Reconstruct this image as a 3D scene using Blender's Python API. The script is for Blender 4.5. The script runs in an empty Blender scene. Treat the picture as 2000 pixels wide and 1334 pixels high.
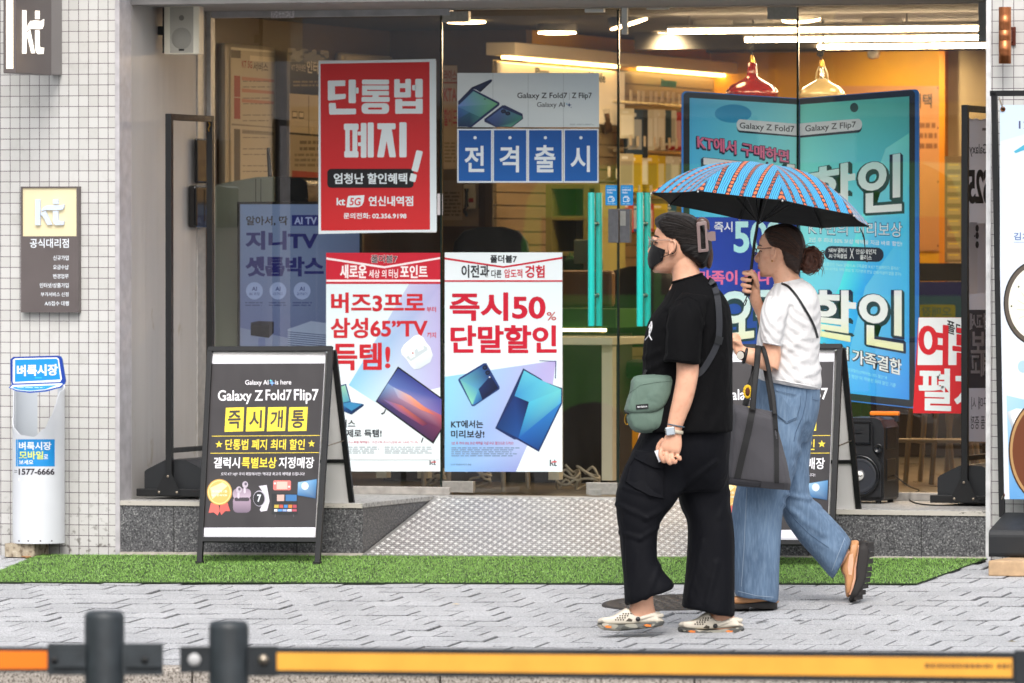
import bpy, math, random
from mathutils import Vector as V, Matrix, noise
random.seed(7)
R_ = math.radians
sc = bpy.context.scene
COL = sc.collection

# ---------------------------------------------------------------- camera
FPX = 13300.0                       # focal length in photo pixels (2000 px wide)
PHI = math.atan(0.335)              # the shop front is seen about 18 degrees from square
PIT = math.atan((667 - 492) / FPX)
CAM = V((9.57, -28.573, 1.3655))
FWD = V((-math.sin(PHI) * math.cos(PIT), math.cos(PHI) * math.cos(PIT), -math.sin(PIT)))
RT = V((math.cos(PHI), math.sin(PHI), 0))
UP = RT.cross(FWD)
cd = bpy.data.cameras.new('camera'); cam = bpy.data.objects.new('camera', cd); COL.objects.link(cam)
cd.sensor_width = 36; cd.lens = FPX / 2000 * 36; cd.clip_end = 400; cd.clip_start = 0.5
m3 = Matrix((RT, UP, -FWD)).transposed()
cam.matrix_world = Matrix.Translation(CAM) @ m3.to_4x4()
cd.dof.use_dof = True; cd.dof.focus_distance = 27.8; cd.dof.aperture_fstop = 7.2
sc.camera = cam

# ---------------------------------------------------------------- light
w = bpy.data.worlds.new("World"); sc.world = w; w.use_nodes = True
nt = w.node_tree
sky = nt.nodes.new('ShaderNodeTexSky'); sky.sky_type = 'NISHITA'; sky.sun_disc = False
SUN_EL, SUN_AZ = R_(48), R_(163)
sky.sun_elevation = SUN_EL; sky.sun_rotation = SUN_AZ; sky.dust_density = 4.0; sky.air_density = 1.0; sky.ozone_density = 0.6
hs = nt.nodes.new('ShaderNodeHueSaturation'); hs.inputs['Saturation'].default_value = .35
nt.links.new(sky.outputs[0], hs.inputs['Color']); nt.links.new(hs.outputs[0], nt.nodes['Background'].inputs[0])
nt.nodes['Background'].inputs[1].default_value = 0.165
sl = bpy.data.lights.new('sun', 'SUN'); so = bpy.data.objects.new('sun', sl); COL.objects.link(so)
sl.energy = 1.05; sl.angle = R_(24); sl.color = (1, .965, .92)
sdir = V((math.sin(SUN_AZ) * math.cos(SUN_EL), math.cos(SUN_AZ) * math.cos(SUN_EL), math.sin(SUN_EL)))
so.rotation_euler = sdir.to_track_quat('Z', 'Y').to_euler()
sc.view_settings.view_transform = 'Standard'; sc.view_settings.look = 'None'
sc.view_settings.exposure = 0.6; sc.view_settings.gamma = 1
sc.render.engine = 'CYCLES'
sc.cycles.use_denoising = True
sc.cycles.max_bounces = 8; sc.cycles.transparent_max_bounces = 24
sc.cycles.sample_clamp_indirect = 6

# ---------------------------------------------------------------- measuring: photo pixel -> point on a real plane
def ray(px, py):
    return FWD + RT * ((px - 1000) / FPX) - UP * ((py - 667) / FPX)
def onY(px, py, Y):
    d = ray(px, py); return CAM + d * ((Y - CAM.y) / d.y)
def onX(px, py, X):
    d = ray(px, py); return CAM + d * ((X - CAM.x) / d.x)
def onZ(px, py, Z):
    d = ray(px, py); return CAM + d * ((Z - CAM.z) / d.z)
GX, GY, GX0 = 0.0085, 0.056, -1.877
def gz(x, y):                        # pavement falls to the road
    return GX * (x - GX0) + GY * min(y, 0.0) if y > -60 else 0
def onG(px, py):
    d = ray(px, py)
    n = V((-GX, -GY, 1)); c = -GX * GX0
    t = (c - n.dot(CAM)) / n.dot(d)
    return CAM + d * t
def dep(p): return (p - CAM).dot(FWD)
def atD(px, py, D): return CAM + ray(px, py) * D

# ---------------------------------------------------------------- colours
def lin(h):
    if isinstance(h, (tuple, list)): return tuple(h)[:3]
    h = h.lstrip('#'); o = []
    for i in (0, 2, 4):
        c = int(h[i:i + 2], 16) / 255
        o.append(c / 12.92 if c <= .04045 else ((c + .055) / 1.055) ** 2.4)
    return tuple(o)
def mul(c, k): c = lin(c); return tuple(min(.92, v * k) for v in c)
def mixc(a, b, t): a = lin(a); b = lin(b); return tuple(x + (y - x) * t for x, y in zip(a, b))

# ---------------------------------------------------------------- materials
MATS = {}
class N:                             # tiny node-tree writer
    def __init__(s, name):
        s.m = bpy.data.materials.new(name); s.m.use_nodes = True; s.t = s.m.node_tree
        s.b = s.t.nodes['Principled BSDF']; s.out = s.t.nodes['Material Output']
    def n(s, typ, **kw):
        x = s.t.nodes.new('ShaderNode' + typ)
        for k, v in kw.items():
            if k.startswith('i_'):
                k = k[2:]; k = int(k) if k.isdigit() else k.replace('_', ' ')
                if hasattr(v, 'node'): s.t.links.new(v, x.inputs[k])
                elif hasattr(v, 'bl_idname'): s.t.links.new(v.outputs[0], x.inputs[k])
                else: x.inputs[k].default_value = v
            else: setattr(x, k, v)
        return x
    def l(s, a, b): s.t.links.new(a.outputs[0] if hasattr(a, 'outputs') else a, b)
    def math(s, op, a, b=None, c=None):
        x = s.t.nodes.new('ShaderNodeMath'); x.operation = op
        for i, v in enumerate((a, b, c)):
            if v is None: continue
            if hasattr(v, 'outputs'): s.t.links.new(v.outputs[0], x.inputs[i])
            elif hasattr(v, 'node'): s.t.links.new(v, x.inputs[i])
            else: x.inputs[i].default_value = v
        return x
    def mix(s, f, a, b):
        x = s.t.nodes.new('ShaderNodeMix'); x.data_type = 'RGBA'
        for i, v in ((0, f), (6, a), (7, b)):
            if hasattr(v, 'outputs'): s.t.links.new(v.outputs[2] if v.bl_idname == 'ShaderNodeMix' else v.outputs[0], x.inputs[i])
            elif hasattr(v, 'node'): s.t.links.new(v, x.inputs[i])
            else: x.inputs[i].default_value = (v if i == 0 else (*lin(v), 1))
        return x
    def ramp(s, f, stops):
        x = s.t.nodes.new('ShaderNodeValToRGB'); s.l(f, x.inputs[0]); e = x.color_ramp.elements
        while len(e) < len(stops): e.new(0.5)
        for el, (p, c) in zip(e, stops):
            el.position = p; el.color = (c, c, c, 1) if isinstance(c, (int, float)) else (*lin(c), 1)
        return x
    def col(s, x): s.l(x.outputs[2] if x.bl_idname == 'ShaderNodeMix' else x, s.b.inputs['Base Color'])
    def bump(s, h, st=.3, d=.002):
        x = s.n('Bump', i_Strength=st, i_Distance=d); s.l(h, x.inputs['Height']); s.l(x, s.b.inputs['Normal']); return x
def mat(name, c, rough=.5, metal=0, noise_s=0, noise_a=.15, bump=0, bs=80, spec=.5, emit=None, es=1, coat=0, sheen=0):
    if name in MATS: return MATS[name]
    k = N(name); b = k.b
    b.inputs['Base Color'].default_value = (*lin(c), 1); b.inputs['Roughness'].default_value = rough
    b.inputs['Metallic'].default_value = metal; b.inputs['Specular IOR Level'].default_value = spec
    b.inputs['Coat Weight'].default_value = coat
    if sheen: b.inputs['Sheen Weight'].default_value = sheen
    if noise_s:
        tc = k.n('TexCoord'); nz = k.n('TexNoise', i_Scale=noise_s, i_Detail=6.0); k.l(tc.outputs['Object'], nz.inputs['Vector'])
        mm = k.mix(k.ramp(nz, ((.3, 0.), (.7, 1.))), mul(c, 1 - noise_a), mul(c, 1 + noise_a)); k.col(mm)
        rr = k.n('MapRange', i_3=max(.05, rough - .1), i_4=min(1, rough + .12)); k.l(nz, rr.inputs[0]); k.l(rr, b.inputs['Roughness'])
    if bump:
        tc = k.n('TexCoord'); nb = k.n('TexNoise', i_Scale=float(bs), i_Detail=4.0); k.l(tc.outputs['Object'], nb.inputs['Vector'])
        k.bump(nb, bump, .003)
    if emit is not None:
        b.inputs['Emission Color'].default_value = (*lin(emit), 1); b.inputs['Emission Strength'].default_value = es
    MATS[name] = k.m; return k.m
def print_mat(name, rough=.38, tr=0, bs=.25):
    if name in MATS: return MATS[name]
    k = N(name); a = k.n('VertexColor', layer_name='Col')
    tc = k.n('TexCoord'); nz = k.n('TexNoise', i_Scale=2.2, i_Detail=3.0); k.l(tc.outputs['Object'], nz.inputs['Vector'])
    k.l(a, k.b.inputs['Base Color']); k.b.inputs['Roughness'].default_value = rough
    k.bump(nz, bs, .03)
    if tr:
        t2 = k.n('BsdfTranslucent'); k.l(a, t2.inputs[0]); mx = k.t.nodes.new('ShaderNodeMixShader'); mx.inputs[0].default_value = tr; k.l(k.b, mx.inputs[1]); k.l(t2, mx.inputs[2]); k.l(mx, k.out.inputs[0])
        k.m['vc'] = 1
    MATS[name] = k.m; return k.m
PRINT = print_mat('printed_sheet')
PRINTV = print_mat('printed_vinyl', .48, 0, .6); PRINTC = print_mat('printed_cloth', .7, .55)

# ---------------------------------------------------------------- mesh builder
class MB:
    def __init__(s): s.v = []; s.f = []; s.c = []; s.mi = []; s.sm = []; s.uv = {}
    def face(s, pts, c=(.8, .8, .8), mi=0, sm=False):
        b = len(s.v); s.v += [V(p) for p in pts]; s.f.append(tuple(range(b, b + len(pts))))
        s.c.append(c if isinstance(c, list) else lin(c)); s.mi.append(mi); s.sm.append(sm)
    def mesh(s, verts, faces, c=(.8, .8, .8), mi=0, sm=False):
        b = len(s.v); s.v += [V(p) for p in verts]; cl = lin(c)
        for f in faces: s.f.append(tuple(i + b for i in f)); s.c.append(cl); s.mi.append(mi); s.sm.append(sm)
    def box(s, lo, hi, c=(.8, .8, .8), mi=0, M=None):
        x0, y0, z0 = lo; x1, y1, z1 = hi
        p = [V(q) for q in ((x0, y0, z0), (x1, y0, z0), (x1, y1, z0), (x0, y1, z0), (x0, y0, z1), (x1, y0, z1), (x1, y1, z1), (x0, y1, z1))]
        if M: p = [M @ q for q in p]
        s.mesh(p, ((0, 3, 2, 1), (4, 5, 6, 7), (0, 1, 5, 4), (1, 2, 6, 5), (2, 3, 7, 6), (3, 0, 4, 7)), c, mi)
    def prism(s, pts, off, c=(.8, .8, .8), mi=0, sm=False):   # polygon swept along vector off
        n = len(pts); off = V(off); a = [V(p) for p in pts]; b = [p + off for p in a]
        fs = [tuple(range(n)), tuple(range(2 * n - 1, n - 1, -1))]
        s.mesh(a + b, fs, c, mi)
        s.mesh(a + b, [(i, i + n, (i + 1) % n + n, (i + 1) % n) for i in range(n)], c, mi, sm)
    def bar(s, a, b, wx, wy, c=(.8, .8, .8), mi=0, side=None):   # rectangular bar from a to b
        a, b = V(a), V(b); d = (b - a).normalized(); u = V(side) if side else (V((0, 1, 0)) if abs(d.y) < .9 else V((1, 0, 0)))
        x = d.cross(u).normalized(); y = x.cross(d).normalized()
        q = [x * i * wx / 2 + y * j * wy / 2 for i, j in ((-1, -1), (1, -1), (1, 1), (-1, 1))]
        p = [a + k for k in q] + [b + k for k in q]
        s.mesh(p, ((0, 3, 2, 1), (4, 5, 6, 7), (0, 1, 5, 4), (1, 2, 6, 5), (2, 3, 7, 6), (3, 0, 4, 7)), c, mi)
    def rings(s, rs, c=(.8, .8, .8), mi=0, sm=True, caps=True, closed=True):
        n = len(rs[0]); vs = [p for r in rs for p in r]; fs = []
        for i in range(len(rs) - 1):
            for j in range(n if closed else n - 1):
                k = (j + 1) % n; fs.append((i * n + j, i * n + k, (i + 1) * n + k, (i + 1) * n + j))
        s.mesh(vs, fs, c, mi, sm)
        if caps:
            for r in (rs[0], rs[-1]):
                ctr = sum((V(p) for p in r), V()) / n
                s.mesh([ctr] + list(r), [(0, 1 + j, 1 + (j + 1) % n) for j in range(n)], c, mi, sm)
    def tube(s, path, rad, n=10, c=(.8, .8, .8), mi=0, sub=1, flat=1.0, ref=None, caps=True):
        P = [V(p) for p in path]; Rr = list(rad) if isinstance(rad, (list, tuple)) else [rad] * len(P)
        if sub > 1:
            P2, R2 = [], []
            for i in range(len(P) - 1):
                p0 = P[max(0, i - 1)]; p1 = P[i]; p2 = P[i + 1]; p3 = P[min(len(P) - 1, i + 2)]
                for k in range(sub):
                    t = k / sub
                    P2.append(.5 * ((2 * p1) + (p2 - p0) * t + (2 * p0 - 5 * p1 + 4 * p2 - p3) * t * t + (3 * p1 - p0 - 3 * p2 + p3) * t ** 3))
                    tt = t * t * (3 - 2 * t); R2.append(Rr[i] + (Rr[i + 1] - Rr[i]) * tt)
            P2.append(P[-1]); R2.append(Rr[-1]); P, Rr = P2, R2
        rs = []; x = None
        for i, p in enumerate(P):
            d = (P[min(i + 1, len(P) - 1)] - P[max(i - 1, 0)]).normalized()
            if x is None:
                r = V(ref) if ref else (V((0, 0, 1)) if abs(d.z) < .9 else V((1, 0, 0)))
                x = (r - d * r.dot(d)).normalized()
            else: x = (x - d * x.dot(d)).normalized()
            y = d.cross(x)
            rs.append([p + (x * math.cos(a) + y * math.sin(a) * flat) * Rr[i] for a in (2 * math.pi * j / n for j in range(n))])
        s.rings(rs, c, mi, True, caps)
    def lathe(s, o, prof, ax=(0, 0, 1), n=24, c=(.8, .8, .8), mi=0, caps=True, sm=True):   # prof: (radius, height)
        o = V(o); ax = V(ax).normalized(); u = V((1, 0, 0)) if abs(ax.x) < .9 else V((0, 1, 0))
        x = ax.cross(u).normalized(); y = ax.cross(x)
        s.rings([[o + ax * h + (x * math.cos(a) + y * math.sin(a)) * r for a in (2 * math.pi * j / n for j in range(n))] for r, h in prof], c, mi, sm, caps)
    def ball(s, o, r, M=None, n=14, c=(.8, .8, .8), mi=0):
        o = V(o); r = (r, r, r) if isinstance(r, (int, float)) else r
        rs = []
        for i in range(1, n):
            t = math.pi * i / n
            rs.append([V((r[0] * math.sin(t) * math.cos(a), r[1] * math.sin(t) * math.sin(a), r[2] * math.cos(t))) for a in (2 * math.pi * j / (n + 4) for j in range(n + 4))])
        rs = [[o + (M @ p if M else p) for p in q] for q in rs]
        s.rings(rs, c, mi)
    def build(s, name, mats, parent=None, bevel=0, seg=2, smooth_all=False, subd=0, auto=None):
        me = bpy.data.meshes.new(name); me.from_pydata([tuple(p) for p in s.v], [], s.f)
        mats = mats if isinstance(mats, (list, tuple)) else [mats]
        for m in mats: me.materials.append(m)
        me.polygons.foreach_set('material_index', s.mi)
        me.polygons.foreach_set('use_smooth', [True] * len(s.f) if smooth_all else s.sm)
        if any(m in (PRINT, PRINTV) or m.get('vc') for m in mats):
            ca = me.color_attributes.new('Col', 'FLOAT_COLOR', 'CORNER'); buf = []
            for f, c in zip(s.f, s.c):
                for k in range(len(f)):
                    q = c[k] if isinstance(c, list) else c; buf += [q[0], q[1], q[2], 1]
            ca.data.foreach_set('color', buf)
        o = bpy.data.objects.new(name, me); COL.objects.link(o)
        if parent: o.parent = parent
        if bevel:
            md = o.modifiers.new('bevel', 'BEVEL'); md.width = bevel; md.segments = seg; md.limit_method = 'ANGLE'; md.angle_limit = R_(40)
            md.harden_normals = False
        return o
def each(mb, name, mats, parent=None, bevel=0, seg=2):
    """one object for every separate piece collected in mb"""
    par = list(range(len(mb.v)))
    def fd(i):
        while par[i] != i: par[i] = par[par[i]]; i = par[i]
        return i
    for f in mb.f:
        for a in f[1:]: par[fd(a)] = fd(f[0])
    g = {}
    for i, f in enumerate(mb.f): g.setdefault(fd(f[0]), []).append(i)
    for ids in g.values():
        k = MB(); mp = {}
        for i in ids:
            for a in mb.f[i]:
                if a not in mp: mp[a] = len(k.v); k.v.append(mb.v[a])
            k.f.append(tuple(mp[a] for a in mb.f[i])); k.c.append(mb.c[i]); k.mi.append(mb.mi[i]); k.sm.append(mb.sm[i])
        k.build(name, mats, parent, bevel, seg)
def solid(mb, name, m, parent=None, vox=.006, smooth=4, disp=None):
    """weld overlapping closed shapes into one continuous skin"""
    o = mb.build(name, m, None)
    r = o.modifiers.new('weld', 'REMESH'); r.mode = 'VOXEL'; r.voxel_size = vox; r.use_smooth_shade = True
    sm = o.modifiers.new('relax', 'SMOOTH'); sm.factor = .5; sm.iterations = smooth
    bpy.context.view_layer.update()
    dg = bpy.context.evaluated_depsgraph_get(); me = bpy.data.meshes.new_from_object(o.evaluated_get(dg), depsgraph=dg)
    o.modifiers.clear(); old = o.data; o.data = me; me.name = name; bpy.data.meshes.remove(old)
    if not me.materials: me.materials.append(m)
    if disp:
        ns = [v.normal.copy() for v in me.vertices]
        for v, n in zip(me.vertices, ns): v.co = v.co + n * disp(v.co)
        me.update()
    me.polygons.foreach_set('use_smooth', [True] * len(me.polygons))
    if parent: o.parent = parent
    return o
def tag(o, label, cat, group=None, kind=None):
    if label: o['label'] = label
    if cat: o['category'] = cat
    if group: o['group'] = group
    if kind: o['kind'] = kind
    return o
def thing(name, label, cat, loc=(0, 0, 0), group=None):
    """an Empty at the thing's base; its parts are modelled in world space and hung on it"""
    o = bpy.data.objects.new(name, None); COL.objects.link(o); o.location = loc; o.empty_display_size = .1
    return tag(o, label, cat, group)
def adopt(root):
    """keep the parts where they were modelled although the Empty stands at the base"""
    for ch in [c for c in bpy.data.objects if c.parent == root]:
        ch.matrix_parent_inverse = Matrix.Translation(-root.location)
    return root
def copy_tree(root, delta, label=None):
    def cp(o, par):
        c = o.copy(); COL.objects.link(c)
        if par: c.parent = par; c.matrix_parent_inverse = o.matrix_parent_inverse.copy()
        for ch in [k for k in bpy.data.objects if k.parent == o and k is not c]: cp(ch, c)
        return c
    r = cp(root, None); r.location = root.location + V(delta)
    if label: r['label'] = label
    return r

# ---------------------------------------------------------------- lettering
_TX = {}
TSC = bpy.data.scenes.new('lettering_desk')
_TC = bpy.data.curves.new('lettering', 'FONT'); _TC.resolution_u = 4; _TO = bpy.data.objects.new('lettering', _TC); TSC.collection.objects.link(_TO)
def text_geo(s, off=0., sp=1., shear=0.):
    key = (s, off, sp, shear)
    if key in _TX: return _TX[key]
    _TC.body = s; _TC.offset = off; _TC.space_character = sp; _TC.shear = shear
    TSC.view_layers[0].update(); dg = TSC.view_layers[0].depsgraph; me = bpy.data.meshes.new_from_object(_TO.evaluated_get(dg), depsgraph=dg)
    vs = [(v.co.x, v.co.y) for v in me.vertices]; fs = [tuple(p.vertices) for p in me.polygons]
    bpy.data.meshes.remove(me)
    if not vs: vs = [(0, 0), (1, 0), (1, 1)]; fs = []
    xs = [p[0] for p in vs]; ys = [p[1] for p in vs]
    x0, x1, y0, y1 = min(xs), max(xs), min(ys), max(ys)
    g = ([((x - x0) / (x1 - x0), (y - y0) / (y1 - y0)) for x, y in vs], fs, (x1 - x0) / (y1 - y0))
    _TX[key] = g; return g
LAY = .0006
class Sheet(MB):
    """printed matter: every mark lies on one real plane, a hair above the sheet below it"""
    def __init__(s, p0, n):
        super().__init__(); s.p0 = V(p0); s.n = V(n).normalized()
        if s.n.dot(FWD) > 0: s.n = -s.n
    def pt(s, px, py, lay=0):
        d = ray(px, py); t = (s.p0 - CAM).dot(s.n) / d.dot(s.n)
        return CAM + d * t + s.n * (lay * LAY)
    def poly(s, pts, c, lay=1, cols=None):
        s.face([s.pt(x, y, lay) for x, y in pts], [lin(k) for k in cols] if cols else c)
    def rect(s, x0, y0, x1, y1, c, lay=1, c2=None, r=0, sk=0):
        q = [(x0, y0), (x1, y0 + sk), (x1, y1 + sk), (x0, y1)]
        if r:
            q = []
            for cx, cy, a0 in ((x0 + r, y0 + r, 180), (x1 - r, y0 + r, 270), (x1 - r, y1 - r, 0), (x0 + r, y1 - r, 90)):
                q += [(cx + r * math.cos(R_(a0 + i * 18)), cy + r * math.sin(R_(a0 + i * 18)) + sk * (cx - x0) / (x1 - x0)) for i in range(6)]
        cols = None
        if c2 is not None:
            cols = [mixc(c, c2, min(1, max(0, (p[1] - y0) / (y1 - y0)))) for p in q]
        s.poly(q, c, lay, cols)
    def circ(s, cx, cy, rx, ry, c, lay=1, n=24):
        s.poly([(cx + rx * math.cos(2 * math.pi * i / n), cy + ry * math.sin(2 * math.pi * i / n)) for i in range(n)], c, lay)
    def line(s, x0, y0, x1, y1, wd, c, lay=1):
        dx, dy = x1 - x0, y1 - y0; L = math.hypot(dx, dy); nx, ny = -dy / L * wd / 2, dx / L * wd / 2
        s.poly([(x0 + nx, y0 + ny), (x1 + nx, y1 + ny), (x1 - nx, y1 - ny), (x0 - nx, y0 - ny)], c, lay)
    def text(s, t, x0, y0, x1, y1, c, lay=2, b=.018, sk=0, sp=1., c2=None, keep=False, quad=None, align='c', mirror=False, shear=0., rep=0, tilt=0):
        """fit the lettering into the box (or quad: tl, tr, br, bl); rep adds weight by doubled strokes"""
        ex = 0
        if b > .024 and sum(lin(c)) > .25: ex = (b - .022) * abs((quad[3][1] - quad[0][1]) if quad else y1 - y0) * .9; b = .022
        vs, fs, asp = text_geo(t, b, sp, shear)
        if keep:
            ww = (y1 - y0) * asp
            if ww < x1 - x0:
                if align == 'c': m = (x0 + x1) / 2; x0, x1 = m - ww / 2, m + ww / 2
                elif align == 'l': x1 = x0 + ww
                else: x0 = x1 - ww
        Q = quad or ((x0, y0), (x1, y0 + sk), (x1 + tilt, y1 + sk), (x0 + tilt, y1))
        def f(u, v, dx, dy=0):
            if mirror: u = 1 - u
            a = (Q[0][0] + (Q[1][0] - Q[0][0]) * u, Q[0][1] + (Q[1][1] - Q[0][1]) * u)
            e = (Q[3][0] + (Q[2][0] - Q[3][0]) * u, Q[3][1] + (Q[2][1] - Q[3][1]) * u)
            return (a[0] + (e[0] - a[0]) * (1 - v) + dx, a[1] + (e[1] - a[1]) * (1 - v) + dy)
        cl = lin(c)
        rx = max(rep, ex)
        for k, (dx, dy) in enumerate([(0, 0)] + ([(rx, 0), (-rx, 0)] if rx else []) + ([(0, ex * .5), (0, -ex * .5)] if ex else [])):
            pts = [s.pt(*f(u, v, dx, dy), lay + k * .17) for u, v in vs]
            if c2 is None: s.mesh(pts, fs, cl)
            else:
                bs = len(s.v); s.v += pts
                for fc in fs:
                    s.f.append(tuple(i + bs for i in fc)); s.c.append([mixc(c, c2, 1 - vs[i][1]) for i in fc]); s.mi.append(0); s.sm.append(False)
    def back(s, x0, y0, x1, y1, c='#dddddd', th=.0012):
        a = [s.pt(x, y) - s.n * th for x, y in ((x0, y0), (x1, y0), (x1, y1), (x0, y1))]
        s.face(a[::-1], c)
    def fine(s, x0, y0, x1, y1, rows, c, lay=2):                  # lines of print too small to read
        rng = random.Random(int(x0 * 7 + y0)); h = (y1 - y0) / rows
        for i in range(rows):
            x = x0; y = y0 + i * h; e = x1 - rng.random() * (x1 - x0) * .15
            while x < e:
                ww = min(e - x, rng.uniform(4, 16)); s.rect(x, y, x + ww, y + h * .5, c, lay); x += ww + rng.uniform(1.5, 3)
    def kt(s, x0, y0, x1, y1, c, lay=2, c2=None, th=0):
        W, H = x1 - x0, y1 - y0
        S = [[(0, 0), (.17, 0), (.17, 1), (0, 1)],
             [(.19, .60), (.19, .53), (.35, .45), (.57, .985), (.42, .985), (.265, .66)],
             [(.61, .0), (.79, 0), (.79, .19), (.61, .19)],
             [(.61, .455), (.79, .455), (.79, .80), (.83, .85), (1, .85), (.97, .99), (.72, 1.0), (.64, .95), (.61, .86)]]
        B = [(.20, .47), (.27, .33), (.38, .245), (.60, .225), (.90, .235), (1.0, .19), (.985, .33), (.92, .41), (.75, .425), (.42, .42), (.28, .44)]
        for q in S:
            s.poly([(x0 + a * W, y0 + b * H) for a, b in q], c, lay)
        s.poly([(x0 + a * W, y0 + b * H) for a, b in B], c2 or c, lay + .4)
        return S + [B]
def star(cx, cy, r, k=.4, n=5, rot=-90):
    return [(cx + (r if i % 2 == 0 else r * k) * math.cos(R_(rot + 180 / n * i)), cy + (r if i % 2 == 0 else r * k) * math.sin(R_(rot + 180 / n * i))) for i in range(2 * n)]
def rr_pts(x0, y0, x1, y1, r, n=5):
    q = []
    for cx, cy, a0 in ((x0 + r, y0 + r, 180), (x1 - r, y0 + r, 270), (x1 - r, y1 - r, 0), (x0 + r, y1 - r, 90)):
        q += [(cx + r * math.cos(R_(a0 + i * 90 / n)), cy + r * math.sin(R_(a0 + i * 90 / n))) for i in range(n + 1)]
    return q
NEG = V((0, -1, 0))
# ================================================================ SETTING
G = 1.10          # plane of the shop glass
DZ = .245         # top of the entrance step
XL, XR = -1.867, 2.16
TOP = 2.485
LX, SX, BY = -2.35, -1.60, 8.3      # side wall, shelf wall, back wall of the shop

def brick_mat():
    k = N('mosaic_tile'); tc = k.n('TexCoord'); sp = k.n('SeparateXYZ'); k.l(tc.outputs['Object'], sp.inputs[0])
    cb = k.n('CombineXYZ'); k.l(k.math('ADD', sp.outputs[0], 1.8766 + .0478 * 200), cb.inputs[0]); k.l(k.math('ADD', sp.outputs[2], -.034 + .0485 * 20), cb.inputs[1])
    br = k.n('TexBrick', offset=0.0, squash=1.0); k.l(cb, br.inputs['Vector'])
    for a, v in (('Scale', 1.), ('Mortar Size', .0017), ('Mortar Smooth', .25), ('Bias', 0.), ('Brick Width', .0478), ('Row Height', .0485)): br.inputs[a].default_value = v
    br.inputs['Color1'].default_value = (*lin('#cccbc8'), 1); br.inputs['Color2'].default_value = (*lin('#c2c1bd'), 1); br.inputs['Mortar'].default_value = (*lin('#62575d'), 1)
    nz = k.n('TexNoise', i_Scale=7.0, i_Detail=8.0, i_Roughness=.7); k.l(tc.outputs['Object'], nz.inputs['Vector'])
    n2 = k.n('TexNoise', i_Scale=38.0, i_Detail=5.0); k.l(tc.outputs['Object'], n2.inputs['Vector'])
    low = k.n('MapRange', i_1=.32, i_2=.0, i_3=0., i_4=1.); k.l(sp.outputs[2], low.inputs[0])
    st = k.math('MULTIPLY', k.ramp(n2, ((.56, 0.), (.66, 1.))), k.math('MULTIPLY', low, .8))
    st2 = k.math('MULTIPLY', k.ramp(nz, ((.55, 0.), (.8, .22))), 1.0)
    m1 = k.mix(k.math('MAXIMUM', st, st2), '#f0eee9', '#6b6255'); m2 = k.mix(k.math('MAXIMUM', st, st2), '#ffffff', '#6b6255')
    mm = k.n('Mix', data_type='RGBA', blend_type='MULTIPLY'); mm.inputs[0].default_value = 1; k.l(br.outputs[0], mm.inputs[6]); k.l(m2.outputs[2], mm.inputs[7])
    k.col(mm); k.b.inputs['Roughness'].default_value = .28
    inv = k.math('SUBTRACT', 1.0, br.outputs[1]); k.bump(inv, .5, .0015)
    return k.m
M_TILE = brick_mat()

def speckle(name, base, dark, light, sc_=160, rough=.6, bumpy=.15):
    k = N(name); tc = k.n('TexCoord')
    a = k.n('TexNoise', i_Scale=sc_, i_Detail=3.0); k.l(tc.outputs['Object'], a.inputs['Vector'])
    b = k.n('TexVoronoi', i_Scale=sc_ * .8); k.l(tc.outputs['Object'], b.inputs['Vector'])
    c = k.n('TexNoise', i_Scale=2.5, i_Detail=5.0); k.l(tc.outputs['Object'], c.inputs['Vector'])
    m1 = k.mix(k.ramp(a, ((.36, 1.), (.5, 0.))), base, dark)
    m2 = k.mix(k.ramp(a, ((.58, 0.), (.68, 1.))), m1, light)
    m3 = k.mix(k.ramp(c, ((.35, 0.), (.7, .22))), m2, dark)
    k.col(m3); k.b.inputs['Roughness'].default_value = rough; k.bump(a, bumpy, .002); return k.m
M_GRAN = speckle('flamed_granite', '#5d5d5f', '#2c2c2e', '#9c9c9a', 150, .55)
M_PAVE = speckle('paving_stone', '#b6b7ba', '#75777b', '#d6d7d9', 170, .75, .25)
_t = M_PAVE.node_tree; _b = _t.nodes['Principled BSDF']; _s = _b.inputs['Base Color'].links[0].from_socket; _a = _t.nodes.new('ShaderNodeVertexColor'); _a.layer_name = 'Col'; _m = _t.nodes.new('ShaderNodeMix'); _m.data_type = 'RGBA'; _m.blend_type = 'OVERLAY'; _m.inputs[0].default_value = 1; _t.links.new(_s, _m.inputs[6]); _t.links.new(_a.outputs[0], _m.inputs[7]); _t.links.new(_m.outputs[2], _b.inputs['Base Color']); M_PAVE['vc'] = 1
M_JOINT = mat('paving_joint', '#2b2928', .95, noise_s=30)
M_KERB = speckle('kerb_stone', '#a39b92', '#6a625a', '#c4bcb2', 90, .8, .3)
M_ASPH = speckle('asphalt', '#44444a', '#2a2a2e', '#6a6a6c', 120, .9, .4)

# ---- ground: one sheet to the horizon, then kerb, then individual paving blocks
KY = -4.22
m = MB(); zr = gz(0, KY) - .16
m.face([(-80, -90, zr), (80, -90, zr), (80, KY - .16, zr), (-80, KY - .16, zr)])
tag(m.build('road', M_ASPH), None, None, kind='structure')
m = MB()
for x0 in range(-14, 16):
    a, b = x0 * 1.0 + .32 - 1.135, x0 * 1.0 + 1.31 - 1.135
    p = [(a, KY - .16, zr - .05), (b, KY - .16, zr - .05), (b, KY - .16, gz(b, KY) - .012), (b, KY - .147, gz(b, KY)), (b, KY, gz(b, KY)), (b, KY, zr - .05), (a, KY, zr - .05), (a, KY, gz(a, KY)), (a, KY - .147, gz(a, KY)), (a, KY - .16, gz(a, KY) - .012)]
    m.mesh(p, ((0, 1, 2, 9), (9, 2, 3, 8), (8, 3, 4, 7), (7, 4, 5, 6), (1, 5, 4, 3, 2), (0, 9, 8, 7, 6)))
tag(m.build('kerb', M_KERB), None, None, kind='structure')
m = MB()
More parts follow.
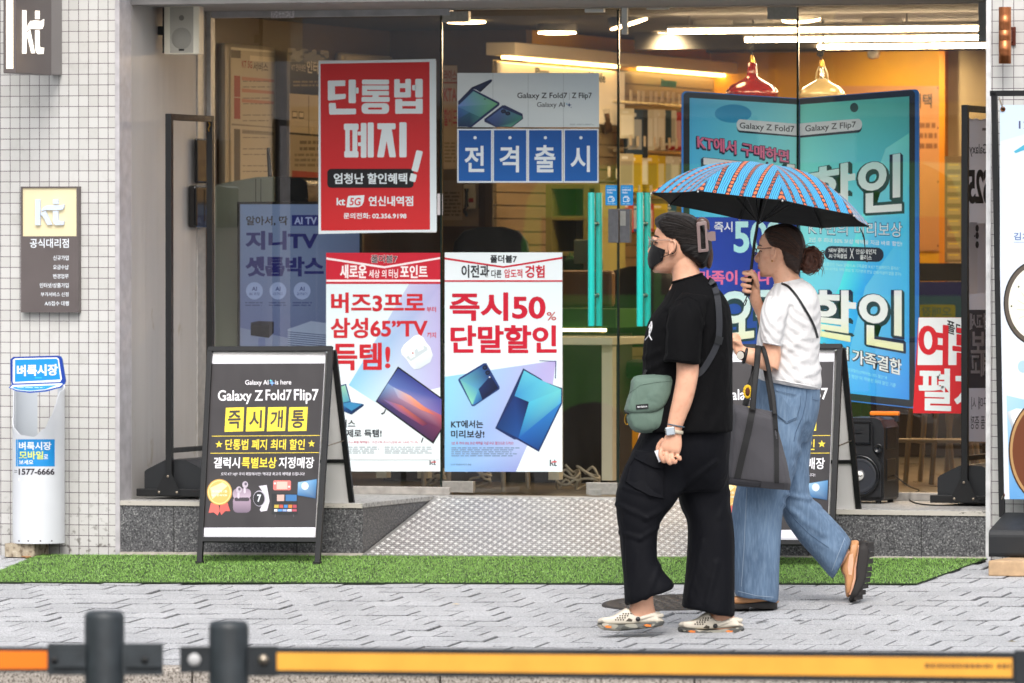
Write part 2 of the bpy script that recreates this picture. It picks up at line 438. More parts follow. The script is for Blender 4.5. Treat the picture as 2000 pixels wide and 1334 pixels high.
m.face([(-40, KY, gz(-40, KY) - .012), (40, KY, gz(40, KY) - .012), (40, .3, gz(40, 0) - .012), (-40, .3, gz(-40, 0) - .012)])
tag(m.build('pavement_bed', M_JOINT), None, None, kind='structure')
m = MB(); B = .1805; rng = random.Random(3)
nrow = int((0 - KY) / B)
for r in range(nrow):
    y0 = KY + r * B; off = (B / 2 if r % 2 else 0) + rng.uniform(-.008, .008)
    for i in range(-24, 30):
        x0 = i * B + off; g = rng.choice((.0016, .0028, .004, .005)); gy = rng.choice((.0008, .0014, .002, .004)); e = .003
        if 1.02 + .55 < x0 < 1.02 + .62 and r == 5: continue
        ax, bx, ay, by = x0 + g, x0 + B - g, y0 + gy, y0 + B - gy
        dz = rng.gauss(0, .0016); tx = rng.gauss(0, .006); ty = rng.gauss(0, .005)
        def z(x, y, d=0): return gz(x, y) + dz + tx * (x - x0 - B / 2) + ty * (y - y0 - B / 2) - d
        t = [(ax + e, ay + e), (bx - e, ay + e), (bx - e, by - e), (ax + e, by - e)]; o = [(ax, ay), (bx, ay), (bx, by), (ax, by)]
        vs = [(x, y, z(x, y)) for x, y in t] + [(x, y, z(x, y, e * .8)) for x, y in o] + [(x, y, gz(x, y) - .012) for x, y in o]
        tn = .5 + .022 * max(-2, min(2, rng.gauss(0, 1))); m.mesh(vs[:4], ((0, 1, 2, 3),), [tn] * 3); m.mesh(vs, ((0, 4, 5, 1), (1, 5, 6, 2), (2, 6, 7, 3), (3, 7, 4, 0), (4, 8, 9, 5), (5, 9, 10, 6), (6, 10, 11, 7), (7, 11, 8, 4)), [rng.uniform(.2, .38)] * 3)
tag(m.build('pavement', M_PAVE), None, None, kind='structure')

# ================================================================ SHOP BUILDING
bld = thing('shop_building', 'white mosaic tiled shop building with a recessed glass front and granite step', 'building', (0.15, 0, 0))
def wall_face(x0, x1, z0, z1):
    m = MB(); m.box((x0, 0, z0), (x1, .12, z1)); return m
m = wall_face(-7, XL - .022, -.3, 5); m.build('tile_wall', M_TILE, bld)
m = wall_face(XR + .022, 8, -.3, 5); m.build('tile_wall', M_TILE, bld)
m = wall_face(XL - .022, XR + .022, TOP + .12, 5); m.build('tile_wall', M_TILE, bld)
M_TRIM = mat('corner_trim_paint', '#b4b1b4', .45, noise_s=20)
M_TRIMW = mat('white_corner_trim', '#d6d6d6', .4, noise_s=20)
m = MB(); m.box((XL - .022, -.006, -.02), (XL, .14, TOP + .118)); m.build('corner_trim', M_TRIM, bld, .002)
m = MB(); m.box((XR, -.006, .0), (XR + .022, .14, TOP + .118)); m.build('corner_trim', M_TRIMW, bld, .002)
def plaster():
    k = N('grey_render'); tc = k.n('TexCoord'); mp = k.n('Mapping'); k.l(tc.outputs['Object'], mp.inputs['Vector']); mp.inputs['Scale'].default_value = (1, 3.2, .22)
    a = k.n('TexNoise', i_Scale=1.6, i_Detail=4.0); k.l(mp, a.inputs['Vector'])
    m2 = k.n('Mapping'); k.l(tc.outputs['Object'], m2.inputs['Vector']); m2.inputs['Scale'].default_value = (1, 5.5, 2.0); m2.inputs['Rotation'].default_value = (.35, 0, 0)
    b = k.n('TexNoise', i_Scale=1.9, i_Detail=5.0, i_Roughness=.62); k.l(m2, b.inputs['Vector'])
    c1 = k.mix(k.ramp(a, ((.3, 0.), (.7, 1.))), '#aaa7a5', '#b7b4b1')
    c2 = k.mix(k.ramp(b, ((.64, 0.), (.68, .5), (.75, .65))), c1, '#978c78')
    k.col(c2); k.b.inputs['Roughness'].default_value = .55; k.bump(a, .5, .02); return k.m
M_REND = plaster()
m = MB(); m.box((XL - .1, .14, DZ - .3), (XL, .955, TOP)); m.build('side_reveal', M_REND, bld)
m = MB(); m.box((XR, .14, DZ - .3), (XR + .1, G + .03, TOP)); m.build('side_reveal', M_REND, bld)
M_ALU = mat('brushed_aluminium', '#b9b6b0', .35, .85, noise_s=40, noise_a=.08)
M_ALUF = mat('window_frame_alloy', '#a9a6a2', .42, .3, noise_s=30)
m = MB(); m.box((XL - .1, .955, DZ), (XL + .006, 1.062, TOP)); m.box((XL + .006, 1.062, DZ), (XL + .03, 1.12, TOP)); each(m, 'window_frame', M_ALUF, bld, .003)
m = MB(); m.box((XL + .03, G - .03, DZ), (-.665, G + .03, DZ + .036)); m.build('window_sill', mat('sill_metal', '#aaa59f', .45, .3, noise_s=25, noise_a=.2), bld, .003)
m = MB(); m.box((.95, G - .03, DZ), (XR, G + .03, DZ + .036)); m.build('window_sill', MATS['sill_metal'], bld, .003)
M_SOFF = mat('soffit_grey', '#8f8c8a', .6, noise_s=6)
m = MB(); m.box((XL, .13, TOP), (XR, G + .06, TOP + .12)); m.build('soffit', M_SOFF, bld)
m = MB(); m.box((XL + .03, G - .028, TOP - .03), (-.665, G + .028, TOP)); m.build('top_rail', mat('top_rail_metal', '#b5b6ba', .4, .4, noise_s=9, noise_a=.2), bld, .002)
m = MB(); m.box((-.665, G - .04, TOP - .006), (XR, G + .04, TOP)); m.build('top_rail', M_ALUF, bld)
# small leftovers of adhesive strip on the rail
m = MB(); a = onY(530, 18, G - .03)
m.box((a.x, G - .034, TOP - .034), (a.x + .115, G - .0285, TOP - .002)); m.build('adhesive_strip', mat('strip_paint', '#c9c7cb', .7, noise_s=120, noise_a=.4), bld)

# step with the ramp let into it
RX0, RX1 = -.705, .95
M_STEP = speckle('step_slab', '#a7a6a3', '#7c7b79', '#bdbcb8', 60, .6, .1)
def step_block(m, x0, x1, y0, y1): m.box((x0, y0, -.25), (x1, y1, DZ - .022))
m = MB(); step_block(m, XL, RX0, .004, .96); step_block(m, RX1, XR, .004, .96); m.box((XL, .96, -.25), (XR, G + .05, DZ - .022)); m.build('entrance_step', M_GRAN, bld)
st = [o for o in COL.objects if o.name == 'entrance_step'][0]
m = MB(); m.box((XL, .0, DZ - .021), (RX0 + .004, .962, DZ)); m.box((RX1, .0, DZ - .021), (XR, .962, DZ)); m.box((XL, .962, DZ - .021), (XR, G + .05, DZ)); m.build('step_slab', M_STEP, st, .002)
def chipped():
    k = N('step_edge_worn'); tc = k.n('TexCoord'); mp = k.n('Mapping'); k.l(tc.outputs['Object'], mp.inputs['Vector']); mp.inputs['Scale'].default_value = (14, 60, 60)
    a = k.n('TexNoise', i_Scale=1.0, i_Detail=4.0, i_Roughness=.7); k.l(mp, a.inputs['Vector'])
    mp2 = k.n('TexNoise', i_Scale=3.0); k.l(tc.outputs['Object'], mp2.inputs['Vector'])
    c = k.mix(k.math('MULTIPLY', k.ramp(a, ((.56, 0.), (.62, 1.))), k.ramp(mp2, ((.42, 0.), (.55, 1.)))), '#b9b4aa', '#35322e'); k.col(c); k.b.inputs['Roughness'].default_value = .6; k.bump(a, .3, .003); return k.m
m = MB(); m.box((XL, -.003, DZ - .0225), (RX0, .0, DZ - .002)); m.box((RX1, -.003, DZ - .0225), (XR, .0, DZ - .002)); each(m, 'step_edge', chipped(), st)
m = MB()
for x in (-1.61, -1.02, 1.36, 1.87): m.box((x, .0015, 0.0), (x + .0025, .0045, DZ - .024))
each(m, 'slab_joint', mat('dark_joint', '#2a2a2a', .9), st)
M_SCREED = mat('mortar_line', '#9a948a', .9, noise_s=25, noise_a=.3)
m = MB()
m.mesh([(XL, -.03, gz(XL, 0) - .01), (XR, -.03, gz(XR, 0) - .01), (XR, .004, gz(XR, 0) + .012), (XL, .004, gz(XL, 0) + .012)], [(0, 1, 2, 3)])
m.build('mortar_fillet', M_SCREED, bld)

# chequer plate ramp
ramp = thing('entrance_ramp', 'silver chequer plate metal ramp rising to the glass door', 'ramp', (.12, .4, 0))
def plate_mat():
    k = N('chequer_plate'); tc = k.n('TexCoord'); a = k.n('TexNoise', i_Scale=5.0, i_Detail=6.0); k.l(tc.outputs['Object'], a.inputs['Vector'])
    k.col(k.mix(k.ramp(a, ((.3, 0.), (.72, 1.))), '#8f8d8b', '#a6a4a1')); k.b.inputs['Metallic'].default_value = .55
    k.b.inputs['Roughness'].default_value = .48; return k.m
M_PLATE = plate_mat()
def rz(x, y): return (gz(x, 0) + .004) + (DZ - .004 - (gz(x, 0) + .004)) * (y + .03) / (.975 + .03)
m = MB(); m.mesh([(RX0 + .005, -.03, rz(RX0, -.03)), (RX1, -.03, rz(RX1, -.03)), (RX1, .975, rz(RX1, .975)), (RX0 + .005, .975, rz(RX0, .975)), (RX0 + .005, -.03, rz(RX0, -.03) - .006), (RX1, -.03, rz(RX1, -.03) - .006)], [(0, 1, 2, 3), (4, 5, 1, 0)])
m.build('ramp_plate', M_PLATE, ramp)
m = MB(); cs = .0345
for i in range(int((RX1 - RX0) / cs)):
    for j in range(29):
        cx = RX0 + .02 + (i + .5) * cs; cy = -.02 + (j + .5) * cs
        if cx > RX1 - .02: continue
        s_ = 1 if (i + j) % 2 else -1; dx, dy = .7071, .7071 * s_
        for t in (-1, 0, 1):
            ox, oy = -dy * t * .0105, dx * t * .0105; L = .0125 if t == 0 else .0105; wd = .0024
            p = [(cx + ox + dx * L, cy + oy + dy * L), (cx + ox - dy * wd, cy + oy + dx * wd), (cx + ox - dx * L, cy + oy - dy * L), (cx + ox + dy * wd, cy + oy - dx * wd)]
            vs = [(x, y, rz(x, y) + .0002) for x, y in p] + [(cx + ox, cy + oy, rz(cx + ox, cy + oy) + .0022)]
            m.mesh(vs, ((0, 1, 4), (1, 2, 4), (2, 3, 4), (3, 0, 4)))
k = N('chequer_bars'); k.b.inputs['Metallic'].default_value = .25; k.b.inputs['Roughness'].default_value = .4; k.b.inputs['Base Color'].default_value = (.86, .85, .83, 1)
m.build('tread_pattern', k.m, ramp); adopt(ramp)

# artificial grass mat
gm = thing('grass_mat', 'bright green artificial grass mat laid along the granite step', 'grass mat', (0, -.6, 0))
FL, FR, BLx, BRx = V((-2.02, -1.2)), V((2.12, -1.15)), V((-2.16, -.07)), V((2.17, -.04))
cor = [onG(-60, 1140), onG(1790, 1143), onG(1929, 1094), onG(78, 1086)]
cor = [(c.x, c.y) for c in cor]
def matpt(u, v):
    a = V((cor[0][0], cor[0][1])).lerp(V((cor[1][0], cor[1][1])), u); b = V((cor[3][0], cor[3][1])).lerp(V((cor[2][0], cor[2][1])), u)
    p = a.lerp(b, v); return p.x, p.y
m = MB(); q = [matpt(u, v) for u, v in ((0, 0), (1, 0), (1, 1), (0, 1))]
m.prism([(x, y, gz(x, y) + .003) for x, y in q], (0, 0, .004)); m.build('backing', mat('mat_backing', '#1f2f14', .9), gm)
rng = random.Random(11); vs = []; fs = []; cs_ = []
GC = [lin(c) for c in ('#7aa84a', '#88b656', '#96c264', '#6c9840', '#a2c878', '#5e8836')]
for i in range(85000):
    u, v = rng.random(), rng.random(); x, y = matpt(u, v); z = gz(x, y) + .006
    a = rng.uniform(0, 6.283); h = rng.uniform(.005, .011); ln = rng.gauss(.003, .004); wd = rng.uniform(.0010, .0018)
    ca, sa = math.cos(a), math.sin(a); b = len(vs); t2 = rng.uniform(0, 6.283)
    vs += [(x - ca * wd, y - sa * wd, z), (x + ca * wd, y + sa * wd, z), (x + math.cos(t2) * ln * 1.6 + ca * wd * .4, y + math.sin(t2) * ln * 1.6, z + h)]
    fs.append((b, b + 1, b + 2)); n_ = noise.noise((x * 3, y * 5, 1)) ; cs_.append(GC[min(5, max(0, int(rng.gauss(2 + n_ * 2, 1.3))))])
m = MB(); m.v = vs; m.f = fs; m.c = cs_; m.mi = [0] * len(fs); m.sm = [False] * len(fs)
k = N('grass_pile'); k.l(k.n('VertexColor', layer_name='Col'), k.b.inputs['Base Color']); k.b.inputs['Roughness'].default_value = .45; k.m['vc'] = 1
m.build('pile', k.m, gm); adopt(gm)

# manhole cover
c0 = onG(1325, 1178); mh = thing('manhole_cover', 'round dark iron manhole cover set in the grey paving', 'manhole cover', c0)
NRM = V((-GX, -GY, 1)).normalized(); X_ = V((1, 0, GX)).normalized(); Y_ = NRM.cross(X_)
M_IRON = mat('cast_iron', '#45413e', .55, .4, noise_s=60, noise_a=.3)
m = MB(); m.lathe(c0 + NRM * .0, [(.315, -.01), (.315, .004), (.30, .006), (.285, .006), (.28, .003), (.001, .003)], NRM, 40); m.build('cover_plate', M_IRON, mh)
m = MB()
for r_, nn in ((.06, 6), (.115, 12), (.17, 18), (.225, 24)):
    for i in range(nn):
        a = 2 * math.pi * i / nn; p = c0 + X_ * math.cos(a) * r_ + Y_ * math.sin(a) * r_
        m.lathe(p, [(.019, .0025), (.017, .0075), (.001, .008)], NRM, 8)
m.build('raised_studs', mat('worn_iron', '#57524d', .5, .5, noise_s=60, noise_a=.3), mh)
adopt(mh)

# glass front -------------------------------------------------------------
def glass_mat(name, tint, dirt=.02, rmul=1.0):
    k = N(name); t = k.t; t.nodes.remove(k.b)
    tr = k.n('BsdfTransparent'); tr.inputs[0].default_value = (*lin(tint), 1)
    gl = k.n('BsdfGlossy', i_Roughness=.0); gl.inputs[0].default_value = (1, 1, 1, 1)
    fr = k.n('LayerWeight', i_Blend=.5); f2 = k.math('MULTIPLY', k.math('ADD', k.math('MULTIPLY', k.math('POWER', fr.outputs['Facing'], 5.0), .9), .045), rmul * 2.9)
    mx = t.nodes.new('ShaderNodeMixShader'); k.l(f2, mx.inputs[0]); k.l(tr, mx.inputs[1]); k.l(gl, mx.inputs[2])
    df = k.n('BsdfDiffuse'); df.inputs[0].default_value = (.7, .68, .64, 1)
    tc = k.n('TexCoord'); mp = k.n('Mapping'); k.l(tc.outputs['Object'], mp.inputs['Vector']); mp.inputs['Scale'].default_value = (3, 1, .7)
    nz = k.n('TexNoise', i_Scale=2.0, i_Detail=7.0, i_Roughness=.7); k.l(mp, nz.inputs['Vector'])
    m2 = t.nodes.new('ShaderNodeMixShader'); k.l(k.math('MULTIPLY', k.ramp(nz, ((.42, .2), (.75, 1.))), dirt), m2.inputs[0]); k.l(mx, m2.inputs[1]); k.l(df, m2.inputs[2])
    k.l(m2, k.out.inputs[0]); return k.m
M_GLASS = glass_mat('shop_glass', '#fbfdfb')
M_EDGE = mat('glass_edge', '#1a2420', .2)
def xg(px, py=500): return onY(px, py, G).x
J0, J1, J2, J3, J4 = XL + .03, xg(864), xg(1209), xg(1559.5), XR
def pane(name, x0, x1, z0, z1, par):
    m = MB(); m.face([(x0, G, z0), (x1, G, z0), (x1, G, z1), (x0, G, z1)]); o = m.build(name, M_GLASS, par)
    e = MB(); e.box((x1 - .0045, G - .006, z0), (x1 + .0045, G + .006, z1)); e.build('glass_edge', M_EDGE, o)
    return o
pane('glass_panel', J0, J1 - .004, DZ + .036, TOP - .03, bld)
pane('glass_panel', J3 + .003, J4, DZ + .036, TOP - .006, bld)
M_TEAL = mat('teal_handle_paint', '#20ccc2', .35, spec=.5, coat=.2)
M_STUD = mat('teal_stud', '#0b6f6a', .4)
M_PATCH = mat('patch_fitting_steel', '#b4b0a9', .38, .8, noise_s=60, noise_a=.12)
for (a, b, hx, hi) in ((J1 + .003, J2 - .003, (1155, 1169.5), 0), (J2 + .003, J3 - .003, (1250, 1264.5), 1)):
    d = pane('glass_door', a, b, DZ + .012, TOP - .012, bld)
    x1 = onY(hx[0], 500, G - .062).x; x2 = onY(hx[1], 500, G + .05).x; zt = onY(1160, 376, G - .06).z; zb = onY(1160, 637, G - .06).z
    m = MB()
    m.lathe((x1, G - .062, zb), [(.0145, 0), (.0155, .002), (.0155, zt - zb - .002), (.0145, zt - zb)], n=20)
    h = m.build('door_handle', M_TEAL, d)
    m = MB(); m.lathe((x1, G + .05, zb), [(.0145, 0), (.0155, .002), (.0155, zt - zb - .002), (.0145, zt - zb)], n=20); m.build('door_handle', M_TEAL, d)
    m = MB()
    for py in (437, 577):
        zz = onY(1160, py, G).z; m.lathe((x1, G - .05, zz), [(.008, 0), (.008, .09)], (0, 1, 0), 12); m.lathe((x1, G + .004, zz), [(.011, 0), (.011, .02)], (0, 1, 0), 12)
    each(m, 'handle_stud', M_STUD, d)
    m = MB()
    if hi == 0:
        m.box((a + .002, G - .017, DZ + .012), (a + .152, G + .017, DZ + .064)); m.box((b - .15, G - .017, DZ + .01), (b, G + .017, DZ + .065)); m.box((a + .002, G - .018, TOP - .062), (a + .13, G + .018, TOP - .012))
    else:
        m.box((a, G - .017, DZ + .01), (a + .15, G + .017, DZ + .065)); m.box((b - .152, G - .017, DZ + .01), (b, G + .017, DZ + .065)); m.box((b - .14, G - .017, TOP - .065), (b, G + .017, TOP - .008))
    each(m, 'patch_fitting', M_PATCH, d, .002)
    # centre lock
    m = MB(); p = onY(1188 if hi == 0 else 1210.5, 408, G - .016); q_ = onY(1208 if hi == 0 else 1230, 474, G - .016)
    m.box((p.x, G - .018, q_.z), (q_.x, G + .018, p.z)); lk = m.build('door_lock', mat('lock_steel', '#77767a', .35, .7, noise_s=60, noise_a=.1), d, .0015)
    if hi:
        m = MB(); p = onY(1211.5, 412, G - .02); q_ = onY(1222, 441, G - .02); m.box((p.x, G - .0215, q_.z), (q_.x, G - .0185, p.z)); m.lathe(((p.x + q_.x) / 2, G - .0255, (p.z + q_.z) / 2 - .006), [(.008, 0), (.008, .004)], (0, 1, 0), 14); m.box(((p.x + q_.x) / 2 - .002, G - .027, (p.z + q_.z) / 2 - .004), ((p.x + q_.x) / 2 + .002, G - .0215, p.z - .008)); m.build('lock_cylinder', M_ALU, d, .0006)
    else:
        m = MB(); p = onY(1150, 955, G - .02); m.box((p.x, G - .021, p.z - .03), (p.x + .062, G - .0172, p.z)); m.lathe((p.x + .031, G - .026, p.z - .015), [(.006, 0), (.006, .006)], (0, 1, 0), 12); m.build('lock_cylinder', M_ALU, d, .0006)
# contact sensor, ceiling mounted boxes at the door heads
m = MB(); a = onY(1214, 8, G - .02); b = onY(1225, 67, G - .02); m.box((a.x, G - .022, b.z), (b.x, G - .002, a.z)); m.build('door_contact', mat('sensor_plastic', '#cfd2cf', .5), bld, .003)
m = MB(); a = onY(1143, 6, G - .02); b = onY(1180, 24, G - .02); m.box((a.x, G - .03, b.z), (b.x, G - .002, TOP - .008))
a = onY(1263, 4, G - .02); b = onY(1306, 18, G - .02); m.box((a.x, G - .03, b.z), (b.x, G - .002, TOP - .008)); each(m, 'door_contact', MATS['sensor_plastic'], bld, .002)
# door stop
ds = onZ(850, 966, DZ); dst = thing('door_stop', 'small chrome and black rubber door stop at the top of the ramp', 'door stop', ds)
m = MB(); m.lathe(ds, [(.018, 0), (.018, .006), (.011, .012), (.011, .036), (.002, .038)], n=18); m.build('stop_post', mat('chrome', '#d8d8d8', .12, 1), dst)
m = MB(); m.ball(ds + V((.006, -.004, .026)), (.016, .016, .015)); m.build('rubber_bumper', mat('black_rubber', '#161616', .6), dst); adopt(dst)
# sill / reveal sensor housing at upper right
m = MB(); a = onY(1915, 0, .9); b = onY(1923, 82, .9)
m.box((a.x, .86, b.z), (XR - .002, .92, TOP - .004)); m.build('shutter_guide', mat('guide_grey', '#8f918f', .5), bld, .003)
adopt(bld)
# ================================================================ INSIDE THE SHOP
M_FLOOR = mat('shop_floor_tile', '#6f675c', .3, noise_s=3)
M_CEIL = mat('shop_ceiling', '#3f3b37', .8, noise_s=4)
M_BRWN = mat('brown_wall_panel', '#5e4c3a', .35, noise_s=3, noise_a=.1)
M_YELL = mat('ochre_wall_paint', '#dea400', .6, noise_s=4, noise_a=.06)
M_BEIGE = mat('beige_wall_paint', '#b7a078', .6, noise_s=4, noise_a=.06)
CZ = 2.52
m = MB(); m.box((LX - .1, G + .05, DZ - .1), (4, BY + .1, DZ - .001)); m.build('shop_floor', M_FLOOR, bld)
m = MB(); m.box((LX - .1, G + .06, CZ), (4, BY + .1, CZ + .1)); m.build('shop_ceiling', M_CEIL, bld)
m = MB(); m.box((LX - .1, G + .05, DZ), (LX, 5.0, CZ)); m.build('inside_wall', M_BRWN, bld)
m = MB(); m.box((LX - .1, 5.0, DZ), (SX, 5.1, CZ)); m.build('inside_wall', M_BRWN, bld)
m = MB(); m.box((SX - .1, 5.1, DZ), (SX, BY, CZ)); m.build('inside_wall', M_YELL, bld)
xo = onY(1846, 300, BY - .56).x
m = MB(); m.box((SX - .1, BY, DZ), (xo, BY + .1, CZ)); m.build('inside_wall', M_YELL, bld)
m = MB(); m.box((xo, BY - .5, DZ), (4, BY + .1, CZ)); m.build('inside_wall', M_BEIGE, bld)
m = MB(); m.box((4, G + .05, DZ), (4.1, BY + .1, CZ)); m.build('inside_wall', M_BEIGE, bld)
m = MB(); m.box((xo - .035, BY - .56, DZ), (xo - .002, BY - .001, CZ - .01)); m.build('pillar_edge', mat('lit_edge_orange', '#e08a08', .5), bld)  # flat orange colour stands in for the glow of a lit edge strip
m = MB(); m.box((XR, G + .06, DZ), (XR + .1, 2.2, CZ)); m.build('inside_wall', M_BEIGE, bld)
m = MB(); m.box((-1.2, 5.6, CZ - .09), (3.9, 5.75, CZ - .001)); m.box((-1.2, 6.9, CZ - .07), (3.9, 7.0, CZ - .001)); m.build('ceiling_beam', mat('beam_dark', '#4a443c', .7), bld)
adopt(bld)

# ceiling lamps
M_LBODY = mat('lamp_housing', '#8b8780', .5)
M_GLOW = mat('lamp_glow', '#ffffff', .5, emit='#ffd49a', es=18)
lam = [(722, 24, 3.0, 0), (911, 42, 3.6, .0), (1043, 20, 2.9, 0), (1088, 63, 4.2, 0), (1228, 46, 3.4, 1), (1400, 15, 2.9, 0), (1392, 56, 4.0, 0), (1565, 37, 3.5, 2), (1722, 52, 4.0, 0), (1774, 12, 2.9, 0), (876, 4, 2.7, 0)]
LN = ['over the tall red poster', 'leftmost behind the glass door', 'above the phone banner', 'lowest, above the phone banner', 'tilted, beside the door joint', 'above the pendant lamps, nearer the street', 'in front of the topmost tube light', 'tilted, at the joint of the fold out graphic', 'in front of the tubes above the graphic', 'near the top right of the shop front', 'at the head of the door hinge']
first = None
for i, (px, py, Y, tl) in enumerate(lam):
    c = onY(px, py, Y); r = 39 / FPX * dep(c)
    t = thing('ceiling_lamp', 'round grey ceiling spot lamp ' + LN[i], 'ceiling lamp', (c.x, c.y, CZ - .001), 'round ceiling lamps inside the shop')
    ax = {0: V((0, 0, 1)), 1: V((-.28, -.1, 1)).normalized(), 2: V((.0, -.18, 1)).normalized()}[tl]
    m = MB(); m.lathe(c + ax * .004, [(r, 0), (r, .042), (r * .9, .048), (.001, .05)], ax, 28); m.build('lamp_housing', M_LBODY, t)
    m = MB(); m.lathe(c, [(r * .97, -.0005), (r * .95, -.008), (r * .6, -.011), (.001, -.012)], ax, 28); m.build('lamp_diffuser', M_GLOW, t)
    m = MB(); m.tube([c + ax * .05, V((c.x, c.y, CZ))], .012, 8); m.build('lamp_stem', M_LBODY, t); adopt(t)
M_TUBE = mat('tube_glow', '#ffffff', .5, emit='#ffdcae', es=44)
for (px, py, Y, l) in ((1308, 61.5, 3.3, 'nearest and longest bright tube light under the shop ceiling'), (1458, 78, 4.45, 'middle bright tube light under the shop ceiling'), (1600, 92, 5.6, 'lowest bright tube light, above the white pendant lamp')):
    c = onY(px, py, Y); t = thing('tube_light', l, 'tube light', (c.x, Y, CZ - .001), 'linear tube lights')
    m = MB(); m.box((c.x, Y - .03, c.z - .011), (3.6, Y + .03, c.z + .011)); m.build('light_tube', M_TUBE, t)
    m = MB(); m.box((c.x - .01, Y - .028, c.z + .0115), (3.61, Y + .028, c.z + .03)); m.build('tube_housing', M_LBODY, t)
    for xx in (c.x + .1, c.x + 1.2, c.x + 2.0):
        m = MB(); m.tube([(xx, Y, c.z + .03), (xx, Y, CZ)], .003, 6); m.build('hanger_wire', M_LBODY, t)
    adopt(t)
# pendant lamps
M_BRASS = mat('brass', '#c79b4a', .3, 1)
M_CABLE = mat('black_cable', '#141414', .6)
def pendant(px, top, neck, rim_y, rim_w, nm, c1, label, white):
    Y = 4.0; a = onY(px, top, Y); n_ = onY(px, neck, Y); b = onY(px, rim_y, Y); s_ = dep(a) / FPX
    t = thing('pendant_lamp', label, 'pendant lamp', (a.x, Y, CZ - .01), 'bell shaped pendant lamps'); R = rim_w / 2 * s_
    M = mat(nm, c1, .18, coat=.6); h = n_.z - b.z; m = MB()
    m.lathe((a.x, Y, b.z), [(R * .96, -.012), (R, 0), (R * .98, h * .10), (R * .80, h * .28), (R * .48, h * .42), (R * .30, h * .50), (R * .22, h * .56)] + ([(R * .19, h * .7), (R * .17, h * .97), (R * .09, h)] if not white else [(R * .10, h * .58), (.002, h * .6)]), n=36); m.build('lamp_shade', M, t)
    if white:
        m = MB(); m.lathe((a.x, Y, b.z + h * .58), [(R * .10, 0), (R * .10, h * .36), (R * .05, h * .42)], n=16); m.build('lamp_socket', mat('chrome', '#d8d8d8', .12, 1), t)
        m = MB()
        for sg in (-1, 1): m.tube([(a.x + sg * R * .26, Y, b.z + h * .52), (a.x + sg * R * .22, Y, b.z + h * .8), (a.x + sg * R * .10, Y, b.z + h)], .005, 8, sub=3)
        m.build('socket_bracket', M, t)
    m = MB(); m.lathe((a.x, Y, n_.z), [(.012, 0), (.012, .02), (.006, .035)], n=12); m.build('brass_cap', M_BRASS, t)
    z0 = n_.z + .03; zz = a.z - z0
    m = MB(); m.tube([(a.x, Y, z0), (a.x - .004, Y, z0 + zz * .25), (a.x - .022, Y, z0 + zz * .45), (a.x - .004, Y - .01, z0 + zz * .72), (a.x + .018, Y, z0 + zz * .8), (a.x - .012, Y + .01, z0 + zz * .5), (a.x + .004, Y, z0 + zz * .4), (a.x + .006, Y, a.z), (a.x + .006, Y, CZ)], .0045, 8, sub=4); m.build('lamp_cord', M_CABLE, t)
    adopt(t)
pendant(1469, 80, 122, 184, 104, 'red_enamel', '#7a1810', 'red enamel pendant lamp hanging above the fold out graphic', 0)
pendant(1605, 92, 130, 186, 92, 'cream_enamel', '#a89970', 'cream enamel pendant lamp hanging above the fold out graphic', 1)
# motion sensor on the back wall
c = onY(1707, 100, BY - .02); t = thing('motion_sensor', 'small white motion sensor high on the ochre back wall', 'sensor', c)
m = MB(); m.box(c - V((.032, .03, .04)), c + V((.032, .018, .04))); m.build('sensor_body', mat('white_plastic', '#d9d4c8', .5), t, .012); m = MB(); m.ball(c + V((0, -.03, -.025)), (.025, .012, .02)); m.build('sensor_lens', mat('lens_white', '#b9b2a2', .3), t); adopt(t)

# slat wall with light boxes and hooks
sw = thing('display_wall', 'white slatted display wall with hooks, under a long lit canopy', 'display wall', (SX, 6.6, DZ))
M_SLAT = mat('slat_panel', '#85775c', .4); M_CAN = mat('canopy_white', '#cdc4b2', .4)
y0 = onX(968, 130, SX + .02).y; yE = onX(1412, 200, SX + .02).y; zt = onX(1250, 140, SX + .02).z; yJ = onX(1212, 200, SX + .02).y
m = MB()
n_s = 26
for i in range(n_s):
    za = DZ + .35 + i * (zt - DZ - .35) / n_s; m.box((SX + .001, y0 + .01, za), (SX + .022, yE, za + (zt - DZ - .35) / n_s - .006))
m.build('slat_panel', M_SLAT, sw)
m = MB(); m.box((SX + .0005, y0, DZ + .3), (SX + .006, yE, zt)); m.build('slat_backing', mat('slat_groove', '#6f6653', .7), sw)
M_LBOX = mat('lit_panel', '#e9dcc2', .4, emit='#ffdca8', es=.2)
ya = y0
for k_ in range(2):
    yb = y0 + (yJ - y0) * (k_ + 1) / 2; m = MB(); m.box((SX + .0225, ya + .01, zt - .30), (SX + .05, yb - .01, zt - .01)); m.build('lit_panel', M_LBOX, sw, .01); ya = yb
m = MB(); m.box((SX + .001, y0 - .1, zt + .02), (SX + .16, yE + .12, zt + .085)); m.build('canopy', M_CAN, sw, .004)
m = MB(); m.box((SX + .05, y0, zt + .004), (SX + .08, yJ - .2, zt + .0195)); m.build('canopy_light', mat('canopy_glow', '#ffffff', .5, emit='#ffcf80', es=8), sw)
m = MB(); m.box((SX + .05, yJ + .2, zt + .004), (SX + .09, yE, zt + .0195)); m.build('canopy_light', MATS['canopy_glow'], sw)
# lettering on the light boxes
class XSheet(Sheet):
    pass
def sheetX(X): return Sheet((X, 0, 0), (1, 0, 0))
s = sheetX(SX + .052); s.text('iPhone', 1045, 131, 1072, 147, '#28463c', 1, .02, sk=2.4); s.text('Mobile', 1150, 140, 1182, 159, '#28463c', 1, .02, sk=2.8)
s.build('panel_lettering', PRINT, sw)
